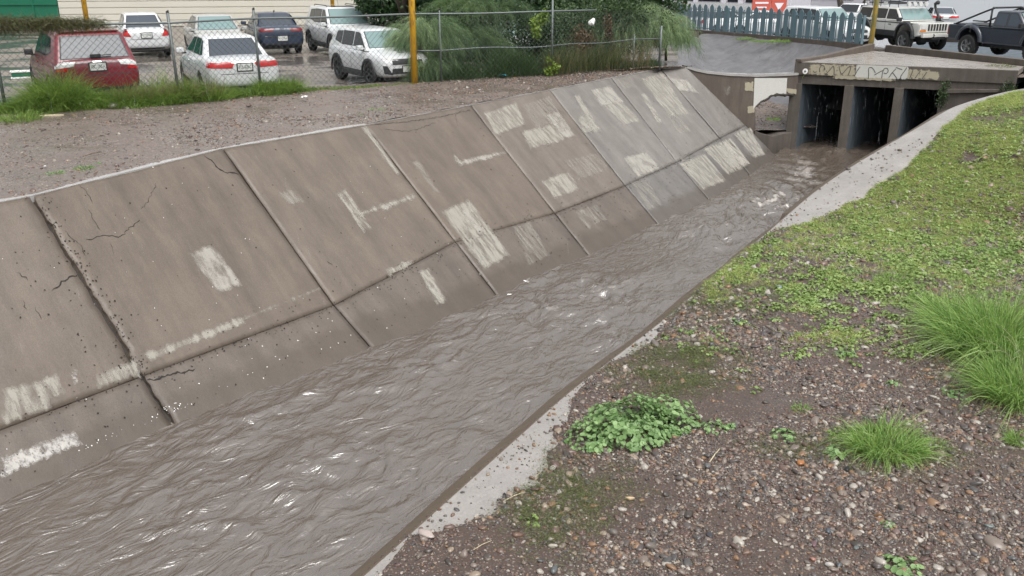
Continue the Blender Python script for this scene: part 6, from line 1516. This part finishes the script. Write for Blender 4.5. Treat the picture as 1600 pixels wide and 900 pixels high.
# density of green and stone as laid out in the photograph, in frame; a general mix outside it
def ell(px, py, cx, cy, rx, ry): return np.exp(-(((px-cx)/rx)**2+((py-cy)/ry)**2)**1.5)
def cand(n_, x0, x1, y0, y1, seed):
    r = np.random.default_rng(seed); X = x0+(x1-x0)*r.random(n_); Y = y0+(y1-y0)*r.random(n_); Z, D, E, S = bank_z(X, Y); px, py, dep = proj(X, Y, Z)
    return X, Y, Z, D, E, S, px, py, dep, r
def in_view(px, py, m_=120): return (px > -m_) & (px < 1600+m_) & (py > -m_) & (py < 900+m_)
def greens(px, py):
    g = np.clip((px-1010-(520-py)*.15)/350, 0, 1)*np.clip((560-py)/220, 0, 1)*.75
    g = np.maximum(g, .98*(1/(1+np.exp(-(px-(1222+(345-py)*1.35))/10)))*(1/(1+np.exp((py-335)/18))))
    g = np.maximum(g, .50*ell(px, py, 1450, 380, 190, 70)); g = np.maximum(g, .62*ell(px, py, 1200, 410, 110, 42))
    return g
# pebbles
X, Y, Z, D, E, S, px, py, dep, r = cand(860000, -3, 16, 4.5, 24, 101)
big = fbm(X*.8, Y*.8, 111, 4); dens = np.clip(.72+1.5*big, .18, 1)
mudp = ell(px, py, 1180, 630, 85, 28)+.8*ell(px, py, 1560, 185, 60, 25)+.5*ell(px, py, 1460, 640, 60, 25)
dens *= 1-np.clip(mudp*1.2, 0, .93)
dens *= np.where(dep < 12, 1, np.clip(12/dep, .2, 1)**2.0)
dens *= np.where(px > 1235, np.where(py < 320, .45, 1), 1)
edge = np.clip((E+.10)/.12, 0, 1)**2; stray = .035*(E > -.9)*(px < 1240)+.010
dens = dens*edge+stray*(1-edge)
ok = (D > .03) & in_view(px, py, 200) & (r.random(len(X)) < dens)
X, Y, Z, D, dep, E = X[ok], Y[ok], Z[ok], D[ok], dep[ok], E[ok]; n_ = len(X)
sz = np.exp(r.normal(size=n_)*.60)*.021; sz = np.clip(sz, .008, .12)*np.where(dep > 14, 1.35, 1); sz = np.where(r.random(n_) < .012, sz*1.9, sz)
scl = np.stack([sz*(.8+.6*r.random(n_)), sz*(.8+.4*r.random(n_)), sz*(.7+.5*r.random(n_))], 1)
rot = np.stack([r.normal(size=n_)*.3, r.normal(size=n_)*.3, r.random(n_)*6.28], 1)
Zs = np.where(E < 0, lip_near(X, Y)[1]+.012, Z)
P = np.stack([X, Y, Zs+sz*.02], 1)
print('pebbles', n_)
scatter('bank_gravel', P, rot, scl, r.integers(0, 7, n_), peb, 'small rounded wet pebbles covering the near bank', 'gravel')
# small stones on the far path
r = np.random.default_rng(5); n_ = 42000; u = r.random(n_); v = r.random(n_)**1.1
i = u*(pathP.shape[0]-1); j = v*(pathP.shape[1]-1); i0 = i.astype(int).clip(0, pathP.shape[0]-2); j0 = j.astype(int).clip(0, pathP.shape[1]-2); fi = (i-i0)[:, None]; fj = (j-j0)[:, None]
P = (pathP[i0, j0]*(1-fi)+pathP[i0+1, j0]*fi)*(1-fj)+(pathP[i0, j0+1]*(1-fi)+pathP[i0+1, j0+1]*fi)*fj
px, py, dep = proj(P[:, 0], P[:, 1], P[:, 2]); ok = in_view(px, py, 150) & (r.random(n_) < np.clip(.55+1.1*fbm(P[:, 0]*.7, P[:, 1]*.9, 121, 4), .08, 1)); P = P[ok]; n_ = len(P)
sz = np.clip(np.exp(r.normal(size=n_)*.55)*.024, .010, .10); scl = np.stack([sz, sz*.9, sz*.7], 1)
scatter('path_gravel_stones', P+np.array([0, 0, .003]), np.stack([r.normal(size=n_)*.3, r.normal(size=n_)*.3, r.random(n_)*6.28], 1), scl, r.integers(0, 7, n_), peb, 'small stones strewn over the far gravel path', 'gravel')
# silt bank stones
n_ = 900; r = np.random.default_rng(9); q = lerp(wp(1160, 150), wp(1280, 150), 0); e = wp(1280, 150)-wp(1160, 150); uu = r.random(n_); vv = .12+r.random(n_)*.88
P = np.array([[*(Vector((q.x, q.y, 0))+Vector((e.x, e.y, 0))*a+wn_*(.25+b*4.2))] for a, b in zip(uu, vv)]); P[:, 2] = .62+.95*np.maximum(0, vv-.12)**.8+.09*fbm(P[:, 0]*1.5, P[:, 1]*1.5, 81, 4)
sz = .03+.05*r.random(n_); scatter('silt_stones', P, np.zeros((n_, 3)), np.stack([sz]*3, 1), r.integers(0, 7, n_), peb, 'stones on the silt behind the broken wall hole', 'gravel')
# turf tufts
tf = [src(tuft('turf_source', 18, .085, .045, .006, M['turf'], 300+k, 1.1, .6)) for k in range(4)]+[src(tuft('turf_source', 26, .05, .05, .0045, M['turf'], 310+k, 2.2, .7)) for k in range(2)]
X, Y, Z, D, E, S, px, py, dep, r = cand(330000, 2, 21, 9, 29.8, 201)
gm_ = greens(px, py); nz = fbm(X*1.6, Y*1.6, 205, 4); nz2 = fbm(X*.5, Y*.5, 206, 3)
pr = np.clip(gm_*1.7+nz*2.1+nz2*1.2-.50, 0, 1)*(gm_ > .04)*np.clip(1.2-mudp[:1]*0, 0, 1)
pr = np.where(in_view(px, py, 0), pr, np.clip(.3+nz, 0, 1)); pr *= 1-.85*np.clip(ell(px, py, 1560, 185, 60, 25), 0, 1)
ok = (E > .02) & in_view(px, py, 250) & (r.random(len(X)) < pr*np.where(py < 335, 1.5, 1)); n_ = ok.sum(); print('turf', n_)
s_ = (.7+.8*r.random(n_))*np.where(dep[ok] > 14, 1.25, 1)
scatter('bank_turf', np.stack([X[ok], Y[ok], Z[ok]], 1), np.stack([r.normal(size=n_)*.15, r.normal(size=n_)*.15, r.random(n_)*6.28], 1), np.stack([s_]*3, 1), r.integers(0, 6, n_), tf, 'short bright green grass thinly covering the upper part of the near bank', 'grass')
# small leafy seedlings
lf = [src(leafy('seedling_source', 14, .055, .035, .013, 'weed_i', 400+k)) for k in range(3)]
X, Y, Z, D, E, S, px, py, dep, r = cand(60000, 0, 20, 6, 25, 202)
gm_ = greens(px, py); band_ = np.clip(1-np.abs(py-430)/170, 0, 1)*(px > 1030); nz = fbm(X*1.3, Y*1.3, 207, 4)
pr = np.clip(.9*band_*np.clip(.25+nz*1.8, 0, 1)+.22*gm_+.010, 0, 1)*np.where(py > 560, .10, 1)
ok = (E > .05) & in_view(px, py, 250) & (r.random(len(X)) < pr*1.1); n_ = ok.sum(); print('seedlings', n_)
s_ = .8+1.5*r.random(n_)
scatter('seedlings', np.stack([X[ok], Y[ok], Z[ok]], 1), np.stack([r.normal(size=n_)*.2, r.normal(size=n_)*.2, r.random(n_)*6.28], 1), np.stack([s_]*3, 1), r.integers(0, 3, n_), lf, 'tiny leafy seedlings sprouting through the gravel', 'seedlings')
# creeping grass mats
cr = [src(strands('creeper_source', rng.normal(size=(40, 3))*np.array([.06, .06, .008])+np.array([0, 0, .01]), rng.normal(size=(40, 3))*np.array([1, 1, .35])+np.array([0, 0, .55]), .03+.05*rng.random(40), .0045, .4, M['creeper'], None, 500+k, n=4)) for k in range(4)]
X, Y, Z, D, E, S, px, py, dep, r = cand(60000, -1, 12, 6, 20, 203)
pr = .95*ell(px, py, 870, 790, 80, 62)+.9*ell(px, py, 1070, 572, 85, 42)+.35*ell(px, py, 950, 760, 60, 30)+.5*ell(px, py, 1000, 605, 60, 25)+.55*ell(px, py, 1340, 700, 160, 22)+.5*ell(px, py, 1130, 470, 90, 30)+.4*ell(px, py, 1180, 380, 60, 18)+.45*ell(px, py, 890, 860, 30, 30)
pr *= np.clip(.75+1.2*fbm(X*3, Y*3, 209, 3), .1, 1)
ok = (E > -.02) & (r.random(len(X)) < pr) & (D > .05); n_ = ok.sum(); print('creeper', n_)
s_ = .7+.6*r.random(n_)
scatter('creeping_grass', np.stack([X[ok], Y[ok], Z[ok]], 1), np.stack([r.normal(size=n_)*.15, r.normal(size=n_)*.15, r.random(n_)*6.28], 1), np.stack([s_]*3, 1), r.integers(0, 4, n_), cr, 'dull green creeping grass mats on the gravel near the channel edge', 'creeping grass')
# litter of dry bits below the lone clump
X, Y, Z, D, E, S, px, py, dep, r = cand(60000, 1, 12, 6, 20, 204)
pr = .6*ell(px, py, 1440, 735, 150, 22)+.25*ell(px, py, 1560, 650, 50, 50)+.006
dr = [src(strands('straw_source', rng.normal(size=(10, 3))*np.array([.05, .05, .003])+np.array([0, 0, .014]), rng.normal(size=(10, 3))*np.array([1, 1, .05]), .04+.06*rng.random(10), .003, .02, M['dry'], None, 520+k, n=4)) for k in range(3)]
ok = (E > 0) & (r.random(len(X)) < pr*.5); n_ = ok.sum()
scatter('straw_litter', np.stack([X[ok], Y[ok], Z[ok]+.004], 1), np.stack([r.normal(size=n_)*.1, r.normal(size=n_)*.1, r.random(n_)*6.28], 1), np.ones((n_, 3)), r.integers(0, 3, n_), dr, 'straw coloured dry litter on the gravel', 'straw')

# ================================================================== INDIVIDUAL STONES AND LITTER
def stone(px, py, s, c, lab, name='pebble', cat='pebble', flat=.6, far=False, sz=None):
    p = at(px, py, 2.98) if far else bank_pt(px, py)
    k = 'stone_'+'_'.join('%03d' % int(x*1000) for x in c)
    if k not in M:
        m = mat(k, c, .3); n = NT(m); n.color(n.mix(.5, c, n.ramp(n.noise(30, detail=6), [(.3, .5), (.7, 1.0)]), 'MULTIPLY')); M[k] = m
    o = link(name, pebble_mesh(int(px+py), flat, 3), M[k], smooth=True); o.scale = (s*1.15, s*.9, s); o.rotation_euler = (random.uniform(-.15, .15), random.uniform(-.15, .15), random.uniform(0, 6.28))
    o.location = (p.x, p.y, p.z+s*flat*.28); return tag(o, lab, cat)
for px, py, s, c, lab in [
 (985, 780, .085, (.45, .33, .20), 'tan rounded pebble below the creeping grass, biggest pale one there'), (942, 812, .070, (.30, .18, .14), 'reddish brown pebble left below the tan pebble'), (788, 776, .075, (.02, .02, .022), 'black round stone at the end of a straw on the concrete strip'),
 (1147, 856, .095, (.10, .065, .055), 'dark maroon pebble near the bottom, left of centre of the gravel'), (1294, 831, .085, (.075, .09, .105), 'slate grey oval pebble beside a pinkish one'), (1312, 838, .070, (.22, .15, .13), 'pinkish pebble touching the slate grey oval one'),
 (1272, 851, .075, (.13, .075, .085), 'plum coloured round pebble below the slate grey oval one'), (1338, 857, .065, (.12, .14, .14), 'blue grey round pebble right of the plum one'), (1296, 884, .085, (.38, .36, .33), 'speckled white pebble at the bottom beside a dark grey oval'),
 (1311, 885, .085, (.08, .09, .095), 'dark grey oval pebble right of the speckled white one'), (1250, 724, .10, (.34, .14, .045), 'orange brown stone on the gravel below the leafy weed'), (1324, 735, .095, (.018, .018, .02), 'black stone under the broad leaved weed'),
 (1348, 741, .075, (.15, .15, .12), 'olive grey stone right of the black stone'), (1473, 760, .095, (.16, .13, .11), 'brown grey flat pebble below the straw litter'), (1342, 768, .085, (.055, .06, .06), 'dark grey flat pebble left of the brown grey flat one'),
 (1336, 760, .070, (.27, .16, .12), 'salmon pebble just above the dark grey flat one'), (1125, 774, .070, (.12, .12, .13), 'grey pebble on the left part of the gravel, alone'), (1105, 730, .095, (.11, .11, .11), 'long grey stone touching the upright straw'),
 (1400, 833, .10, (.17, .12, .11), 'mauve flat pebble beside the tiny weed'), (1545, 824, .085, (.11, .13, .125), 'grey green flat pebble toward the bottom right'), (1582, 874, .080, (.10, .10, .10), 'dark round pebble in the bottom right corner'),
 (1217, 450, .12, (.20, .24, .28), 'pale bluish flat stone in the middle of the gravel bank'), (1164, 790, .08, (.30, .24, .19), 'beige pebble beside the lone grey pebble'), (1256, 779, .06, (.25, .24, .25), 'bluish white sharp pebble near the middle of the gravel'),
 (1108, 838, .09, (.045, .045, .05), 'black shiny flat pebble left near the bottom'), (1126, 834, .06, (.30, .24, .17), 'sand coloured pebble right of the black shiny one'), (1270, 875, .07, (.26, .12, .09), 'brick red angular chip near the bottom'), (1074, 877, .06, (.42, .36, .24), 'yellowish pebble near the bottom left of the gravel'),
 (864, 855, .08, (.36, .33, .28), 'white angular stone left of the creeping grass'), (866, 892, .10, (.10, .11, .11), 'grey stone at the bottom edge below the creeping grass'), (845, 878, .07, (.06, .06, .06), 'black stone left of the grey stone at the bottom edge'),
 (898, 540, .0, (.1, .1, .1), '')]:
    if s: stone(px, py, s, c, lab)
stone(665, 838, .17, (.40, .34, .31), 'whitish pinkish rock at the channel edge near the bottom', 'rock', 'rock', .5)
stone(180, 170, .34, (.15, .135, .12), 'large grey rock at the grassy edge of the far path', 'rock', 'rock', .55, True)
stone(198, 171, .20, (.14, .125, .115), 'smaller rock right beside the large grey rock', 'rock', 'rock', .5, True)
stone(57, 183, .24, (.11, .075, .06), 'brown flat rock at the left end of the far path', 'rock', 'rock', .4, True)
stone(389, 166, .13, (.13, .09, .075), 'brown stone on the far path between the two fence posts', 'rock', 'rock', .6, True)
stone(278, 163, .11, (.30, .30, .28), 'pale stone at the foot of the leaning fence post', 'rock', 'rock', .6, True)
stone(933, 97.5 if False else 103, .12, (.26, .22, .18), 'small stone on the path near the far end of the fence', 'rock', 'rock', .6, True)
# straws and sticks
def stick(a, b, r_, m_, lab, far=False, lift=.012):
    A = at(*a, 2.98) if far else bank_pt(*a); B_ = at(*b, 2.98) if far else bank_pt(*b); mb = MB(); mid = lerp(A, B_, .5)+V3(0, 0, .012)
    mb.tube([A+V3(0, 0, lift), mid+V3(0, 0, lift), B_+V3(0, 0, lift)], r_, 6); return tag(mb.build('stick', m_, smooth=True), lab, 'stick')
M['straw'] = mat('straw', (.46, .40, .27), .6); M['twig'] = mat('twig', (.16, .12, .09), .7)
stick((1108, 724), (1125, 702), .008, M['straw'], 'short pale straw lying on the gravel right of the leafy weed')
stick((786, 785), (820, 770), .006, M['straw'], 'pale straw from the black round stone to the creeping grass'); stick((832, 753), (846, 738), .005, M['straw'], 'pale straw at the edge of the concrete strip')
stick((738, 862), (768, 846), .004, M['straw'], 'thin straw on the gravel at the bottom left'); stick((50, 184), (100, 181), .025, M['straw'], 'pale weathered stick at the left end of the far path', True)
stick((130, 245), (158, 238), .010, M['twig'], 'dark twig on the far gravel path', True)
# white litter on path and water
def scrap(p, s, lab, name='paper_scrap', cat='litter', m_=None):
    bm = bmesh.new(); bmesh.ops.create_grid(bm, x_segments=5, y_segments=4, size=s)
    for v in bm.verts: v.co.z = random.uniform(0, s*.5); v.co.x *= random.uniform(.7, 1.2); v.co.y *= .6
    bmesh.ops.solidify(bm, geom=bm.faces[:], thickness=.004)
    me = bpy.data.meshes.new(name); bm.to_mesh(me); bm.free(); o = link(name, me, m_ or M['white']); o.location = p; o.rotation_euler = (random.uniform(-.2, .2), .2, random.uniform(0, 3)); return tag(o, lab, cat)
scrap(at(822, 440, WZ+.05), .05, 'small white scrap floating on the water near the fourth joint'); scrap(at(796, 461, WZ+.05), .055, 'larger white scrap floating nearer the camera side of its twin')
scrap(at(476, 152, LOTZ+.05), .08, 'crumpled white paper in the grass right of the second fence post'); scrap(at(70, 260, 2.97), .03, 'tiny white fleck of litter on the far gravel, left part')
M['blueplastic'] = mat('blue_plastic', (.05, .28, .36), .4)
scrap(at(785, 120, LOTZ+.06), .16, 'turquoise plastic scrap at the foot of the bushes', m_=M['blueplastic'])
# round white disc hanging at the corner of the bridge
p = front(1257.5)-abn*.06; p.z = at_plane(1257.5, 111, BR_A, abn).z; mb = MB(); ang = [2*math.pi*k/18 for k in range(18)]
mb.prism([p+U*math.cos(a)*.085+V3(0, 0, math.sin(a)*.085*1.1) for a in ang], -abn*.03); dsk = empty('hanging_disc', p, 0, 'small round white disc on a cord at the left corner of the bridge', 'disc')
child(mb, 'disc_face', M['white'], dsk, bevel=.006); mb = MB(); mb.prism([p-abn*.034+U*math.cos(a)*.03+V3(0, 0, math.sin(a)*.035) for a in ang], -abn*.004); child(mb, 'disc_centre', M['galv'], dsk)
mb = MB(); mb.tube([p+V3(0, 0, -.08), p+V3(-.05, 0, -.17), p+V3(-.08, -.02, -.24)], .008, 6); child(mb, 'cord', M['vine'], dsk)
# green growth on the bridge and apron top
place = [(1215, 61, 3.12, 900, .30, .55, 'grass fringe growing over the top of the apron under the palisade'), (1180, 57, 3.10, 500, .25, .4, 'thin grass left of the fringe on the apron top')]
for px, py, z, n_, h, s_, lab in place:
    p = at(px, py, z); o = tuft('apron_grass', n_, h, s_, .014, M['grass'], int(px), .9, .9); o.location = (p.x, p.y-.18, p.z-.08); o.scale = (2.0, .35, 1); tag(o, lab, 'grass')
for px, dz, s_, lab in [(1478, -.55, .22, 'green plant growing from the bridge face right of the last opening'), (1578, -.5, .28, 'green plant at the right end of the bridge beam')]:
    p = front(px)-abn*.1+V3(0, 0, dz); o = leaf_cloud('wall_plant', [tuple(p+V3(0, 0, -.25))], [(s_, .12, .5)], 700, .03, M['bush'], None, int(px), shell=.1); tag(o, lab, 'plant')
for px, py, lab in ((1208, 187, 'green tuft on the silt behind the broken wall hole'), (1190, 170, 'dull tuft at the left side of the wall hole')):
    p = at(px, py, .95); o = tuft('silt_tuft', 160, .22, .2, .012, M['creeper' if px < 1200 else 'grass'], int(px), 1, .5); o.location = p; tag(o, lab, 'grass tuft')
o = tuft('kerb_tuft', 200, .2, .4, .012, M['creeper'], 77, 1.2, .6); p = at(1565, 103, 2.95); o.location = p; tag(o, 'dull tuft growing on the kerb in front of the black pickup', 'grass tuft')
# rain: falling drops drawn out as fine glassy threads through the air
r = np.random.default_rng(77); n_ = 2600; pxr = r.random(n_)*1600; pyr = r.random(n_)*900-30; dpr = 6+r.random(n_)*26
k = r.random(n_) < .22; pxr[k] = 1235+r.random(k.sum())*260; pyr[k] = 80+r.random(k.sum())*150; dpr[k] = 20+8*r.random(k.sum())
P0 = np.array([tuple(at_depth(a, b, c)) for a, b, c in zip(pxr, pyr, dpr)])
zmin = np.where(P0[:, 0] > 0, .9, 3.1); P0 = P0[P0[:, 2] > zmin]
P0 = P0[(lip_near(P0[:, 0], P0[:, 1])[0] < .5) | (P0[:, 2] > 1.5)]
m = mat('rain_drop', (.75, .8, .85), .1); n = NT(m); tr = n.n('ShaderNodeBsdfTransparent'); mx = n.n('ShaderNodeMixShader'); mx.inputs[0].default_value = .28
n.set(mx.inputs[1], tr.outputs[0]); n.set(mx.inputs[2], n.b.outputs[0]); n.set(n.o.inputs[0], mx.outputs[0]); M['rain'] = m
tag(strands('rain', P0, np.tile([[.06, 0, -1.]], (len(P0), 1))+r.normal(size=(len(P0), 3))*.03, .08+.12*r.random(len(P0)), .003, 0, M['rain'], None, 7, n=3, wob=0), 'fine threads of falling rain over the channel', 'rain', kind='stuff')
